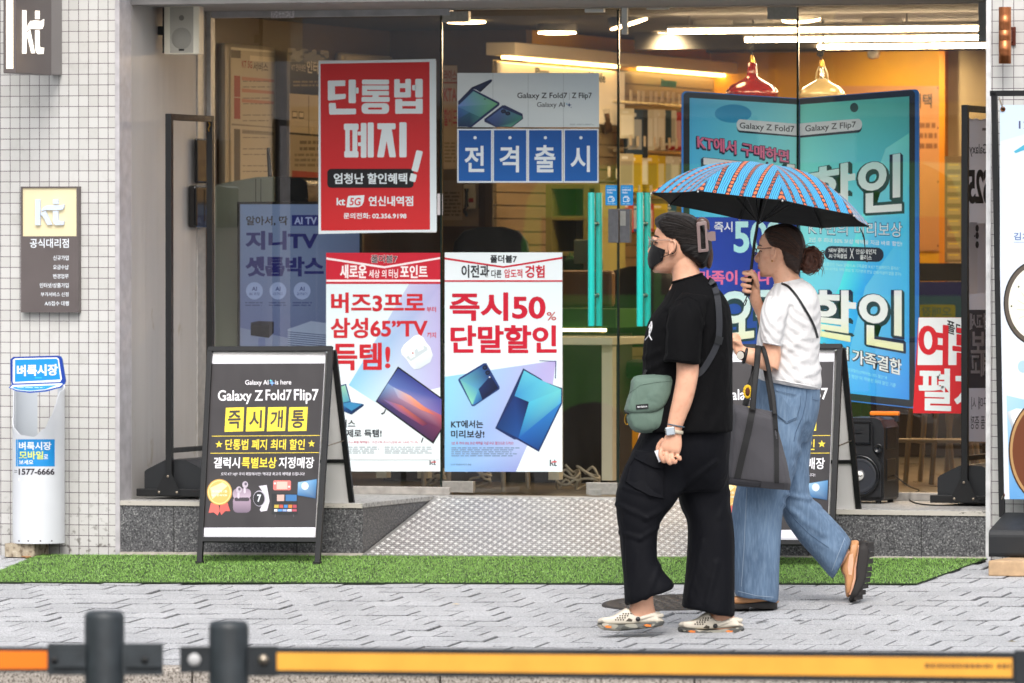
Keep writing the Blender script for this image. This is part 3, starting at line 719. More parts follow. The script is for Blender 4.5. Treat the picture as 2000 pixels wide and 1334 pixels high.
# rails with hooks
M_ACR = mat('clear_price_holder', '#d8d2c0', .2); M_WIRE = mat('hook_wire', '#c8c0ae', .3, .8)
zr1 = onX(1300, 206, SX + .06).z; zr2 = onX(1300, 298, SX + .06).z; zr3 = onX(1300, 386, SX + .06).z
for zz in (zr1, zr2, zr3):
    m = MB(); m.tube([(SX + .06, onX(1200, 210, SX + .06).y, zz), (SX + .06, yE - .1, zz)], .009, 8); m.build('hook_rail', M_WIRE, sw)
adopt(sw)
PK = [('#1f2a33', .060), ('#203a52', .060), ('#d9d2bd', .05), ('#b7ab91', .05), ('#c9c2b0', .05), ('#d6d0c3', .045), ('#2b4a55', .05), ('#a81c1c', .05), ('#d8cfbb', .05), ('#d9b512', .06), ('#caa814', .06), ('#2f6d3a', .05), ('#d8d4c6', .05), ('#1d4c8a', .05)]
rng = random.Random(5); kinds = ['dark', 'blue', 'cream', 'tan', 'pale', 'white', 'teal', 'red', 'ivory', 'yellow', 'mustard', 'green', 'off white', 'navy']
def packet(px, py, hgt, ci, zr):
    p = onX(px, py, SX + .13); cc, wd = PK[ci]
    t = thing('hanging_packet', '%s accessory packet hanging from the %s rail of the display wall' % (kinds[ci], zr), 'packet', p, 'accessory packets on the display wall')
    n_ = V((.82, -.57, 0)); u = V((.57, .82, 0)); hh = hgt
    m = Sheet(p, n_); 
    def bx(mb, a, b, z0, z1, d0, d1, c):
        P = lambda i, j, k_: p + u * i + n_ * j + V((0, 0, k_)); q = [P(i, j, k_) for k_ in (z0, z1) for i, j in ((a, d0), (b, d0), (b, d1), (a, d1))]
        mb.mesh(q, ((0, 3, 2, 1), (4, 5, 6, 7), (0, 1, 5, 4), (1, 2, 6, 5), (2, 3, 7, 6), (3, 0, 4, 7)), c)
    bx(m, -wd, wd, -hh, 0, -.012, .006, cc); bx(m, -wd * .8, wd * .8, -hh * .9, -hh * .22, .0062, .0072, mixc(cc, '#ffffff' if ci % 3 else '#101010', .35)); bx(m, -wd * .6, wd * .2, -hh * .16, -hh * .08, .0062, .0072, mixc(cc, '#f0f0f0', .6))
    m.build('packet_card', PRINT, t, .002)
    m = MB(); m.tube([p + V((-.10, .0, .035)), p + V((.0, 0, .03)), p + V((.03, 0, .045))], .0022, 6); m.build('hook', M_WIRE, t)
    m = MB(); q = p + V((.03, 0, .045)); m.box(q - V((.001, .03, .0)), q + V((.002, .012, .055)), M=None); m.build('price_tag', M_ACR, t); adopt(t)
for (px, py, h_, ci) in ((1223, 212, .16, 2), (1238, 214, .24, 1), (1247, 214, .26, 0), (1262, 214, .22, 4), (1272, 215, .20, 5), (1284, 214, .22, 8), (1296, 215, .18, 6), (1306, 216, .19, 12), (1318, 219, .21, 7), (1328, 220, .2, 8)): packet(px, py, h_, ci, 'upper')
for (px, py, h_, ci) in ((1222, 300, .18, 3), (1236, 302, .2, 9), (1250, 302, .16, 2), (1268, 303, .2, 9), (1282, 304, .2, 10), (1298, 305, .18, 12), (1312, 306, .2, 4), (1326, 306, .16, 3)): packet(px, py, h_, ci, 'middle')
for (px, py, h_, ci) in ((1180, 362, .2, 11), (1196, 366, .22, 11), (1222, 396, .16, 7), (1240, 398, .15, 13), (1262, 398, .15, 7), (1286, 398, .14, 9), (1306, 400, .15, 13)): packet(px, py, h_, ci, 'lower')
# phone display card standing off the wall, teal shelf talker
p = onX(1188, 215, SX + .05); t = thing('phone_poster', 'narrow dark phone poster on the display wall beside the phone banner', 'poster', p)
s = sheetX(SX + .05); s.poly([(1177, 213), (1191, 212), (1196, 256), (1183, 263)], '#17120e', 0); s.poly([(1180, 222), (1190, 221), (1193, 250), (1185, 254)], '#6a4a2a', 1, ['#3a2a1a', '#8a6236', '#2c2018', '#5a3c22']); s.build('poster_card', PRINT, t); adopt(t)
p = onX(1306, 165, SX + .08); t = thing('shelf_talker', 'turquoise curved shelf sign fixed to the slatted display wall', 'shelf sign', p)
s = sheetX(SX + .08); s.poly([(1292, 152), (1298, 157), (1322, 159), (1320, 172), (1290, 168)], '#2f9d92', 0); s.line(1297, 158, 1296, 168, 1.2, '#1d746c', 1); s.line(1306, 159, 1305, 169, 1.2, '#1d746c', 1); s.build('sign_card', PRINT, t); adopt(t)

# boards along the brown side wall
def board(px0, px1, pt, pb, label, nm, dark=False):
    X = LX + .045; a = onX(px0, pt, X); b = onX(px1, pt + (px1 - px0) * .09, X); c = onX(px0, pb, X)
    t = thing(nm, label, 'notice board', (X, (a.y + b.y) / 2, c.z)); z0, z1 = c.z, a.z
    M_BF = mat('board_frame', '#b3a894', .4)
    m = MB(); m.box((LX + .002, a.y, z0), (X - .001, b.y, z1)); m.build('board_frame', M_BF, t, .02)
    s = sheetX(X + .003); k = .088
    def R(x0, y0, x1, y1, c_, lay=1): s.poly([(x0, y0 + (x0 - px0) * k), (x1, y0 + (x1 - px0) * k), (x1, y1 + (x1 - px0) * k * .7), (x0, y1 + (x0 - px0) * k * .7)], c_, lay)
    return t, s, R
t, s, R = board(441, 541, 83, 700, 'tall framed price list with red and orange columns on the brown wall', 'notice_board')
R(450, 91, 536, 690, '#cfc4ae', 0); R(451, 96, 470, 112, '#3c3126', 1); R(488, 104, 536, 116, '#f6ead2', 1); R(451, 91, 536, 97, '#f8f0dc', 1)
s.text('KT 5G', 472, 118, 492, 132, '#a83a28', 2, .02, sk=1.6); s.text('서비스', 494, 121, 523, 138, '#4a3c2e', 2, .02, sk=2)
for y_, c_ in ((146, '#a5301c'), (189, '#a5301c'), (250, '#5a5036'), (470, '#7a3a24')): R(457, y_, 469, y_ + (42 if y_ < 240 else 210), c_, 1)
for y_ in (147, 170, 190): R(472, y_, 535, y_ + 8, '#c98a74', 1)
R(452, 240, 536, 244, '#8d8270', 1); R(472, 250, 535, 259, '#9a917f', 1)
for y_ in range(156, 700, 11):
    if y_ % 3 != 1: s.fine(474, y_ + 2, 532, y_ + 5, 1, '#6a5f50', 1.5)
s.build('board_face', PRINT, t); adopt(t)
t, s, R = board(668, 770, 102, 420, 'cream framed board on the brown wall, top edge showing above the red poster', 'notice_board'); R(676, 110, 764, 410, '#cbbfa8', 0); s.build('board_face', PRINT, t); adopt(t)
X = LX + .12
t = thing('hanging_poster', 'black hanging internet poster with wrinkled clear cover, behind the red poster', 'poster', onX(600, 450, X))
s = sheetX(X); K = lambda x: (x - 560) * .075
def R(x0, y0, x1, y1, c_, lay=1): s.poly([(x0, y0 + K(x0)), (x1, y0 + K(x1)), (x1, y1 + K(x1)), (x0, y1 + K(x0))], c_, lay)
R(560, 96, 642, 460, '#1b1814', 0); R(565, 182, 642, 258, '#b5a68c', 1); R(565, 262, 642, 460, '#9f9178', 1); R(602, 184, 603, 258, '#2a241c', 2)
s.text('KT 인터넷은', 569, 124, 597, 138, '#c9bda4', 2, .01, sk=2); s.text('인터넷', 599, 118, 634, 143, '#d8ccb4', 2, .02, sk=2.6)
s.fine(572, 158, 640, 172, 2, '#8d7d58', 2); s.fine(585, 275, 640, 300, 2, '#6a5c46', 2)
for x_ in (570, 583): R(x_, 216, x_ + 10, 230, '#3a3228', 2); R(x_ + 1, 218, x_ + 9, 227, '#cfc0a4', 3)
R(570, 332, 642, 346, '#9a4430', 2); s.fine(575, 300, 640, 330, 3, '#7a6c54', 2); s.fine(575, 350, 640, 450, 6, '#7a6c54', 2)
s.build('poster_sheet', PRINT, t)
m = MB(); rng = random.Random(2)
P = [[onX(562 + i * 8, 93 + K(562 + i * 8) + j * 4.5, X + .012 + .012 * rng.random()) for i in range(11)] for j in range(7)]
for j in range(6):
    for i in range(10):
        if rng.random() < .8: m.face([P[j][i], P[j][i + 1], P[j + 1][i + 1], P[j + 1][i]], sm=True)
k = N('clear_film'); k.b.inputs['Roughness'].default_value = .08; k.b.inputs['Alpha'].default_value = .28; k.b.inputs['Base Color'].default_value = (.9, .85, .75, 1); k.b.inputs['Specular IOR Level'].default_value = 1
MATS['clear_film'] = k.m; m.build('clear_cover', k.m, t); adopt(t)
# red/white poster at the door hinge, wall phone, papers
Yb = 4.9
t = thing('wall_poster', 'white poster with red block lettering behind the door hinge', 'poster', onY(880, 330, 4.6))
s = Sheet((0, 4.6, 0), NEG); s.rect(866, 128, 893, 330, '#b8a894', 0); s.rect(866, 160, 893, 163, '#9a3026', 1); s.text('라이스', 867, 136, 892, 158, '#9a3026', 2, .02); s.text('KTA', 867, 172, 892, 198, '#b04436', 2, .02); s.text('할이드', 867, 212, 893, 246, '#b04a6a', 2, .02); s.fine(868, 278, 892, 320, 6, '#8a7c6a', 1); s.build('poster_sheet', PRINT, t); adopt(t)
m = MB()
t = thing('wall_phone', 'white wall intercom with black handset seen under the blue letter cards', 'intercom', onY(917, 405, Yb))
a = onY(906, 360, Yb - .04); b = onY(930, 408, Yb - .04); m.box((a.x, Yb - .05, b.z), (b.x, Yb, a.z)); m.build('intercom_body', mat('white_plastic', '#d9d4c8', .5), t, .006)
m = MB(); q = [onY(911, y, Yb - .07) for y in (368, 378, 396, 404)]; m.tube(q, [.014, .009, .009, .014], 10, sub=3); m.build('handset', mat('black_plastic', '#17171a', .4), t)
m = MB(); q = onY(920, 391, Yb - .055); m.box(q - V((.012, .004, .011)), q + V((.012, .004, .011))); m.build('red_button', mat('red_plastic', '#a92a22', .4), t, .002)
m = MB(); m.tube([onY(911, 404, Yb - .05), onY(906, 412, Yb - .05), onY(912, 422, Yb - .05), onY(909, 412, Yb - .05)], .006, 8, sub=4); m.build('coiled_cord', MATS['black_plastic'], t); adopt(t)
t = thing('notice_board', 'pale notice board of papers beside the intercom', 'notice board', onY(890, 450, Yb)); s = Sheet((0, Yb - .01, 0), NEG); s.rect(866, 330, 935, 442, '#8c7b64', 0); s.rect(866, 352, 903, 430, '#a39480', 1); s.fine(868, 375, 902, 425, 7, '#6e604e', 2); s.build('board_face', PRINT, t); adopt(t)
# vertical door and pilasters at the far end
m = MB()
for px0, px1, c_ in ((950, 968, 0), (985, 1005, 0)):
    a = onY(px0, 360, 4.97); b = onY(px1, 700, 4.97); m.box((a.x, 4.95, DZ), (b.x, 4.999, 2.2))
m.build('wall_batten', mat('batten_brown', '#6f5a44', .5), bld); adopt(bld)
# yellow lit column / cupboard by the teal handles
t = thing('storage_unit', 'yellowish open storage unit standing behind the door handles', 'shelf unit', onY(1150, 640, 4.2))
M_UN = mat('unit_cream', '#8f8748', .5, noise_s=3); a = onY(1066, 360, 4.2); b = onY(1172, 520, 4.2)
for x0_, x1_, z0_, z1_ in ((a.x, a.x + .03, DZ, a.z), (a.x + .20, a.x + .23, DZ, a.z), (b.x - .03, b.x, DZ, a.z)):
    m = MB(); m.box((x0_, 4.2, z0_), (x1_, 4.6, z1_)); m.build('side_panel', M_UN, t)
for zz in (a.z, a.z - .16, a.z - .34, a.z - .6):
    m = MB(); m.box((a.x + .031, 4.205, zz - .022), (b.x - .031, 4.6, zz)); m.build('shelf', M_UN, t)
m = MB(); m.box((a.x, 4.6, DZ), (b.x, 4.62, a.z)); m.build('back_panel', M_UN, t); adopt(t)
# counter with green front, seat backs, table
t = thing('service_counter', 'brown service counter with green base panels and a lit edge, behind the door', 'counter', onY(1150, 940, 2.9))
a = onY(1092, 528, 2.9); b = onY(1208, 640, 2.9); M_CT = mat('counter_brown', '#6d4f26', .35, noise_s=5); M_GR = mat('green_laminate', '#2c5a24', .4)
m = MB(); m.box((a.x - .9, 2.9, onY(0, 597, 2.9).z), (b.x - .03, 2.96, a.z)); m.build('counter_screen', M_CT, t, .02)
m = MB(); m.box((a.x - .9, 2.86, b.z), (b.x, 3.3, onY(0, 600, 2.9).z)); m.build('counter_front', M_GR, t)
m = MB(); m.box((a.x - .9, 2.85, onY(0, 643, 2.9).z), (onY(1190, 640, 2.9).x, 2.859, onY(0, 637, 2.9).z)); m.build('lit_edge', mat('edge_glow', '#ffffff', .5, emit='#ffe9b0', es=3), t)
m = MB(); m.box((a.x - .9, 2.88, DZ), (b.x - .05, 3.28, onY(0, 648, 2.9).z)); m.build('counter_base', mat('counter_dark', '#2a231b', .5), t); adopt(t)
t = thing('counter_monitor', 'grey monitor back standing on the counter left of the teal handles', 'monitor', onY(1140, 528, 3.1))
a = onY(1120, 468, 3.1); b = onY(1168, 515, 3.1); m = MB(); m.box((a.x, 3.1, b.z), (b.x, 3.13, a.z)); m.build('monitor_panel', mat('monitor_grey', '#72806a', .4), t, .006)
m = MB(); q = onY(1145, 530, 3.1); m.box((q.x - .02, 3.12, q.z), (q.x + .02, 3.15, b.z + .03)); m.build('monitor_stand', MATS['monitor_grey'], t); adopt(t)
t = thing('desk_planter', 'low dark green trough on the counter beside the lower right poster', 'planter', onY(1120, 528, 3.15)); a = onY(1102, 505, 3.15); b = onY(1160, 527, 3.15)
m = MB(); m.box((a.x, 3.14, b.z), (b.x, 3.3, a.z)); m.build('trough', mat('trough_green', '#1d4a22', .5), t, .006); m = MB(); rng = random.Random(4)
for i in range(40):
    q = V((rng.uniform(a.x, b.x), rng.uniform(3.16, 3.28), a.z)); m.tube([q, q + V((rng.gauss(0, .012), 0, .02 + rng.random() * .02))], [.003, .001], 5)
m.build('foliage', mat('plant_green', '#2f6b2a', .5), t); adopt(t)
M_CH = mat('black_chair_fabric', '#0e0e10', .7); M_CL = mat('chair_leg_metal', '#b9b3a6', .35, .7)
def chair(px, py, Y, lab):
    c = onY(px, py, Y); t = thing('office_chair', lab, 'chair', (c.x, Y, DZ))
    m = MB(); z0 = c.z
    m.rings([[V((c.x + .2 * math.cos(a_) * f, Y + .03 * math.sin(a_) + dy, z0 - .2 + h)) for a_ in (2 * math.pi * j / 20 for j in range(20))] for f, dy, h in ((.7, 0, -.2), (.98, 0, -.1), (1, .01, .05), (.92, .02, .13), (.7, .03, .18), (.3, .03, .2))]); m.build('backrest', M_CH, t)
    m = MB(); m.box((c.x - .22, Y - .42, z0 - .55), (c.x + .22, Y + .02, z0 - .46)); m.build('seat', M_CH, t, .03)
    for sx in (-1, 1):
        for sy in (-.38, -.02):
            m = MB(); m.tube([(c.x + sx * .17, Y + sy, z0 - .5), (c.x + sx * .2, Y + sy, DZ)], .012, 8); m.build('leg', M_CL, t)
    adopt(t)
chair(956, 443, 2.0, 'black rounded chair back rising above the lower right poster')
chair(1248, 520, 3.6, 'black chair between the teal handles, in front of the shelf rails')
tb = thing('service_table', 'white service table whose pale legs show under the two lower posters', 'table', onY(1000, 950, 1.9))
M_TB = mat('table_cream', '#cfcab4', .4)
x0_, x1_ = onY(655, 930, 1.9).x, onY(1215, 930, 1.9).x
m = MB(); m.box((x0_, 1.75, .93), (x1_, 2.35, .965)); m.build('table_top', M_TB, tb, .004)
for px in (664, 752, 832, 1088, 1192):
    q = onY(px, 940, 1.85); m = MB(); m.box((q.x - .026, 1.8, DZ + .05), (q.x + .026, 1.86, .929)); m.build('leg', M_TB, tb)
adopt(tb)
rng = random.Random(9)
for i, (px, py) in enumerate(((846, 925), (1110, 925), (1148, 915), (935, 935))):
    q = onY(px, py, 2.0); t = thing('cable_coil', ['loose white cable coil on the floor under the left poster', 'loose pale cable coil on the floor right of the lower posters', 'pale cable loop under the table by the door', 'loose cable under the lower right poster'][i], 'cable', (q.x, 2.0, DZ), 'loose cables on the shop floor')
    m = MB(); P = [(q.x + math.cos(a_) * (.05 + .01 * rng.random()), 2.0 + .05 * math.sin(a_), DZ + .03 + .05 * rng.random() + .04 * math.sin(a_ * .5)) for a_ in (k_ * .7 for k_ in range(22))]
    m.tube(P, .006, 7, sub=3); m.build('cable', mat('cable_white', '#a9a598', .5), t); adopt(t)

# kiosk
t = thing('service_robot', 'pale grey rounded kiosk machine with black head and antenna behind the corner glass', 'kiosk', onY(500, 700, 1.9))
M_KI = mat('kiosk_shell', '#a9b09c', .35); M_KB = mat('kiosk_black', '#121210', .25)
def onK(px, py): return onY(px, py, 1.75)
x0_, x1_ = onK(412, 500).x, onK(536, 500).x
m = MB(); pr = [onK(415, 700), onK(412, 372), onK(424, 360), onK(500, 346), onK(535, 345), onK(535, 700)]; m.prism(pr, (0, .4, 0)); m.build('shell', M_KI, t, .02, 3)
m = MB(); pr = [onK(536, 700), onK(536, 345), onK(585, 346), onK(598, 356), onK(601, 385), onK(601, 700)]; m.prism([p + V((0, .01, 0)) for p in pr], (0, .36, 0)); m.build('head_panel', M_KB, t, .015, 3)
m = MB(); m.tube([onK(514, 347) + V((0, .1, 0)), onK(510, 300) + V((0, .1, 0)), onK(510, 288) + V((0, .1, 0))], [.013, .009, .008], 10); m.build('antenna', M_KB, t)
m = MB()
for px in (499, 509): m.prism([onK(px, 349) - V((0, .001, 0)), onK(px + 1.3, 349) - V((0, .001, 0)), onK(px + 1.3, 690) - V((0, .001, 0)), onK(px, 690) - V((0, .001, 0))], (0, .003, 0))
m.build('panel_seam', mat('seam_dark', '#3a3d36', .6), t); adopt(t)
# TV screen
t = thing('display_screen', 'tall digital display showing a blue set top box advert, behind the left glass', 'display', onY(580, 720, 1.5))
YS = 1.5; a = onY(463, 394, YS); b = onY(707, 716, YS)
m = MB(); m.box((a.x, YS, b.z), (b.x, YS + .04, a.z)); m.build('display_housing', mat('display_black', '#0c0c0e', .3), t, .003)
m = MB(); m.box(((a.x + b.x) / 2 - .05, YS + .005, DZ), ((a.x + b.x) / 2 + .05, YS + .035, b.z + .01)); m.box(((a.x + b.x) / 2 - .22, YS - .16, DZ), ((a.x + b.x) / 2 + .22, YS + .2, DZ + .02)); each(m, 'display_stand', mat('display_black', '#0c0c0e', .3), t, .003)
k = N('lit_screen'); at = k.n('VertexColor', layer_name='Col'); k.l(at, k.b.inputs['Base Color']); k.l(at, k.b.inputs['Emission Color']); k.b.inputs['Emission Strength'].default_value = .26; k.b.inputs['Roughness'].default_value = .2; k.m['vc'] = 1; M_SCR = k.m
s = Sheet((0, YS - .002, 0), NEG); s.poly([(469, 399), (702, 399), (702, 716), (469, 716)], '#5f7196', 0, ['#6a7ea0', '#5a6c92', '#41496f', '#4c5380'])
s.poly([(469, 640), (702, 690), (702, 716), (469, 716)], '#6c7795', 1)
s.text('알아서, 딱', 481, 422, 562, 441, '#1c1c22', 2, .022); s.rect(570, 420, 625, 441, '#1b2366', 1); s.text('AI TV', 575, 424, 619, 438, '#8c9cc6', 2, .03)
s.text('지니TV', 480, 451, 621, 488, '#151a5c', 2, .035, rep=.6); s.text('셋톱박스', 480, 501, 632, 540, '#151a5c', 2, .035, rep=.6)
for cx, l2 in ((497, '8K 화질'), (543, '시청 최적모드'), (590, '골라보기')):
    s.circ(cx, 568, 16.5, 17, '#7f8fb6', 1); s.text('AI', cx - 5, 560, cx + 5, 568, '#2a3568', 2, .02); s.text(l2, cx - 10, 571, cx + 10, 577, '#2a3568', 2, 0); s.fine(cx - 18, 590, cx + 20, 600, 2, '#3b466f', 2)
s.poly([(490, 630), (505, 627), (535, 628), (535, 650), (525, 660), (490, 655)], '#22232e', 2); s.poly([(490, 633), (526, 636), (525, 660), (490, 655)], '#15161e', 3)
s.poly([(562, 643), (608, 627), (702, 640), (702, 700), (562, 690)], '#7c8aa6', 2); 
for i in range(11): s.line(562, 648 + i * 4.2, 640, 655 + i * 4.2, 1.5, '#3d4868', 3)
s.poly([(505, 660), (518, 660), (520, 716), (503, 716)], '#59658c', 2)
s.build('screen', M_SCR, t); adopt(t)
# peach notice, and a panel imitating a sign reflected in the glass, right of the graphic
t = thing('wall_poster', 'peach poster on the ochre back wall right of the fold out graphic', 'poster', onY(1820, 400, BY - .02)); s = Sheet((0, BY - .012, 0), NEG); s.rect(1600, 168, 1836, 490, '#c98f55', 0); s.text('혜택', 1780, 183, 1820, 211, '#2c2a18', 1, .02); s.fine(1795, 240, 1832, 300, 3, '#8a5a30', 1)
for y_ in (172, 250, 355, 480): s.circ(1832, y_, 1.6, 1.6, '#3a3020', 1)
s.build('poster_sheet', PRINT, t); adopt(t)
t = thing('reflected_sign', 'navy and yellow panel with mirrored lettering, standing in for a reflection in the right glass', 'sign', onY(1850, 620, 5)); s = Sheet((0, 5, 0), NEG); s.rect(1700, 550, 1925, 640, '#161a4a', 0); s.rect(1790, 595, 1866, 622, '#5f5412', 1, r=4); s.text('오매장', 1800, 599, 1858, 618, '#2c2c40', 2, .02, mirror=True)
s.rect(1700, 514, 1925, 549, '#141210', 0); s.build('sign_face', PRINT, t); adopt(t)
t = thing('file_shelf', 'row of document folders on a shelf at the far right of the shop', 'folders', onY(1868, 500, 6.5)); s = Sheet((0, 6.5, 0), NEG); s.rect(1845, 305, 1925, 512, '#6b5636', 0)
for y_ in range(318, 500, 22): s.rect(1850, y_, 1876, y_ + 13, '#8f7a50', 1); s.rect(1853, y_ + 3, 1872, y_ + 5, '#b39a30', 2)
s.build('folder_rack', PRINT, t); adopt(t)
for i, px in enumerate((1815, 1866)):
    c = onY(px, 800, 3.2); t = thing('dining_chair', ['pale bent wood chair under the red and white poster, next to the table', 'second pale bent wood chair nearest the banner stand'][i], 'chair', (c.x, 3.2, DZ), 'bent wood chairs')
    M_BW = mat('bent_wood', '#8f7a5c', .4)
    for sx in (-1, 1):
        m = MB(); m.tube([(c.x + sx * .12, 3.2, DZ), (c.x + sx * .09, 3.2, .62)], .013, 8); m.build('leg', M_BW, t)
        m = MB(); m.tube([(c.x + sx * .14, 3.55, DZ), (c.x + sx * .1, 3.5, .62), (c.x + sx * .1, 3.5, .95)], .013, 8); m.build('leg', M_BW, t)
    m = MB(); m.box((c.x - .15, 3.15, .621), (c.x + .15, 3.55, .65)); m.build('seat', M_BW, t, .01)
    m = MB(); m.tube([(c.x - .16, 3.2, .45), (c.x - .19, 3.1, .46), (c.x - .1, 3.02, .46), (c.x + .1, 3.02, .46), (c.x + .19, 3.1, .46), (c.x + .16, 3.2, .45)], .011, 8, sub=4); m.build('stretcher', M_BW, t); adopt(t)

t = thing('dim_wall_block', 'long dark block added to imitate the dim lower part of the ochre back wall', 'cabinet', (1.6, BY - .6, DZ))
M_CB = mat('dim_wall_brown', '#241a12', .35, noise_s=4); z1_ = onY(1700, 560, BY - .9).z  # dark brown block added so the lower back wall reads as dim
m = MB(); m.box((SX + .3, BY - .9, DZ), (3.6, BY - .51, z1_)); m.build('dim_block_body', M_CB, t, .01)
for i in range(6):
    x_ = SX + .34 + i * .84; m = MB(); m.box((x_, BY - .915, DZ + .08), (x_ + .8, BY - .901, z1_ - .06)); m.build('dim_block_panel', M_CB, t, .004)
adopt(t)

for i, (px, py, l) in enumerate(((1293, 63, 'left of the tube lights, near the slatted wall'), (1445, 79, 'between the ends of two tube lights'), (1720, 82, 'added unseen behind the tube lights to brighten the back wall'))):  # the third fitting is added out of sight to brighten the back wall
    c = onZ(px, py, CZ - .004); t = thing('downlight', 'small round recessed downlight ' + l, 'downlight', c, 'recessed downlights')
    m = MB(); m.lathe(c, [(.055, .003), (.055, -.004), (.042, -.005)], (0, 0, 1), 20, caps=False); m.build('trim_ring', M_LBODY, t)
    m = MB(); m.lathe(c, [(.042, -.003), (.001, -.003)], (0, 0, 1), 20); m.build('lamp_glow', M_GLOW, t); adopt(t)
    ld = bpy.data.lights.new('downlight_beam', 'SPOT'); ld.energy = 36; ld.color = (1, .8, .5); ld.spot_size = R_(125); ld.spot_blend = 1; ld.shadow_soft_size = .04
    lo = bpy.data.objects.new('downlight_beam', ld); COL.objects.link(lo); lo.location = c - V((0, 0, .03)); lo.rotation_euler = V((-.1, -.75, .66)).to_track_quat('Z', 'Y').to_euler()
# ================================================================ PRINTED SHEETS ON THE GLASS
GP = G - .004
def gsheet(Y=GP): return Sheet((0, Y, 0), NEG)
W_ = '#e4eef2'
RED = '#cf2a2e'
# tall red poster with block lettering
t = thing('window_poster', 'tall red poster with big white block lettering and a black strip on the left glass', 'poster', onY(737, 455, GP))
s = gsheet(); s.poly([(622, 120), (851, 115), (853, 452), (622, 457)], W_, 0); s.poly([(626, 124.5), (839, 121), (840, 448.5), (627, 450.5)], RED, 1)
ZP = lambda pts: [(610 + x / 3.604, 100 + y / 3.604) for x, y in pts]
def rrz(x0, y0, x1, y1, r=9): return ZP(rr_pts(x0, y0, x1, y1, r, 3))
WL = '#e6f0f3'
for q in ([(114, 207), (228, 205), (233, 209), (232, 245), (160, 247), (160, 303), (230, 300), (237, 305), (235, 331), (228, 336), (118, 348), (110, 342), (109, 214)],
          [(122, 365), (160, 364), (166, 371), (168, 405), (303, 404), (309, 410), (308, 440), (303, 444), (126, 447), (119, 440), (117, 371)]): s.poly(ZP(q), WL, 2)
for q in ((256, 200, 307, 366), (303, 256, 327, 298), (350, 200, 541, 234), (347, 322, 545, 357), (725, 195, 778, 326), (703, 238, 730, 276), (223, 510, 326, 555), (225, 703, 326, 748), (342, 505, 382, 750), (390, 502, 433, 748), (458, 507, 587, 550), (613, 500, 664, 747)): s.poly(rrz(*q), WL, 2)
ki = 0
for q in ((352, 241, 540, 272, 3), (352, 280, 540, 311, 3), (351, 243, 386, 309, 3), (425, 309, 468, 324, 1), (320, 566, 345, 592, 4), (322, 642, 345, 668, 4), (233, 553, 265, 706, 3), (283, 553, 318, 706, 3)): ki += .09; s.poly(rrz(*q), WL, 2.4 + ki)
for bx, hole in (((347, 366, 541, 441), (393, 396, 492, 411)),):
    s.poly(rrz(*bx, 28), WL, 2); s.poly(rrz(*hole, 6), RED, 3)
s.poly(rrz(577, 197, 617, 326, 8), WL, 2); s.poly(rrz(655, 195, 695, 325, 8), WL, 2); s.poly(rrz(600, 226, 672, 260, 1), WL, 2.4); s.poly(rrz(600, 289, 672, 326, 3), WL, 2.6)
s.poly(rrz(584, 337, 634, 441, 8), WL, 2); s.poly(rrz(729, 335, 778, 440, 8), WL, 2); s.poly(rrz(610, 352, 750, 386, 1), WL, 2.4); s.poly(rrz(600, 405, 765, 440, 4), WL, 2.4)
s.poly(ZP([(490, 548), (527, 548), (527, 612), (505, 742), (500, 747), (462, 747), (457, 740)]), WL, 2.4); s.poly(ZP([(520, 548), (560, 548), (589, 740), (584, 747), (548, 747), (543, 742), (520, 612)]), WL, 2.7)
s.poly(rrz(106, 828, 714, 962, 26), '#17171a', 2); s.text('엄청난 할인혜택', *[v for p in ZP([(152, 858), (668, 935)]) for v in p], WL, 3, .03)
s.poly(ZP([(740, 697), (775, 704), (779, 711), (745, 846), (738, 851), (704, 842), (700, 835), (733, 701)]), WL, 4); s.poly(ZP([(700, 859), (733, 868), (737, 875), (727, 917), (720, 922), (688, 913), (684, 905), (694, 862)]), WL, 4)
s.text('kt', *[v for p in ZP([(172, 1032), (232, 1085)]) for v in p], WL, 2, .03); s.poly(ZP([(255, 1019), (367, 1013), (362, 1060), (350, 1085), (325, 1097), (241, 1098), (248, 1040)]), WL, 2); s.text('5G', *[v for p in ZP([(262, 1032), (343, 1086)]) for v in p], RED, 3, .02, shear=.15)
s.text('연신내역점', *[v for p in ZP([(397, 1020), (710, 1090)]) for v in p], WL, 2, .03); s.text('문의전화: 02.356.9198', *[v for p in ZP([(220, 1138), (663, 1180)]) for v in p], WL, 2, .024)
s.back(622, 118, 852, 454); s.build('poster_sheet', PRINT, t); adopt(t)
t = thing('paper_note', 'small blank white paper strip stuck beside the red poster', 'note', onY(859, 420, GP)); s = gsheet(); s.rect(854, 378, 864.5, 420, '#d6cfd2', 0); s.build('note_sheet', PRINT, t); adopt(t)

# phone banner and the four blue letter cards
t = thing('window_banner', 'pale silver phone banner with two foldable phones on the glass door', 'banner', onY(1030, 248, GP))
s = gsheet(); Q = lambda pts: [(860 + x / 3.706, y / 3.706) for x, y in pts]
s.poly([(893, 142.5), (1170, 142.5), (1170, 248.5), (893, 248.5)], '#cdd6d8', 0, ['#d3dadb', '#c4d2da', '#d8e2e2', '#cad3d6'])
for x_ in (962.5, 1031.3, 1100.2): s.rect(x_, 142.5, x_ + .7, 248.5, '#a4afb2', 1)
s.poly(Q([(128, 735), (228, 632), (368, 573), (376, 580), (372, 592), (290, 668), (262, 650), (240, 645), (131, 768)]), '#1c2545', 1, ['#28345e', '#141a30', '#2a3866', '#1a2240', '#141a30', '#10162a', '#222c50', '#222c50', '#28345e'])
s.poly(Q([(238, 645), (424, 740), (431, 752), (424, 765), (228, 920), (200, 920), (128, 800), (128, 765)]), '#1e2c58', 1.5)
s.poly(Q([(240, 660), (415, 752), (290, 850), (128, 775), (128, 766)]), '#5f9f86', 2.5, ['#6aa0a4', '#6fb07c', '#4d8a80', '#4a76b0', '#6a86c8'])
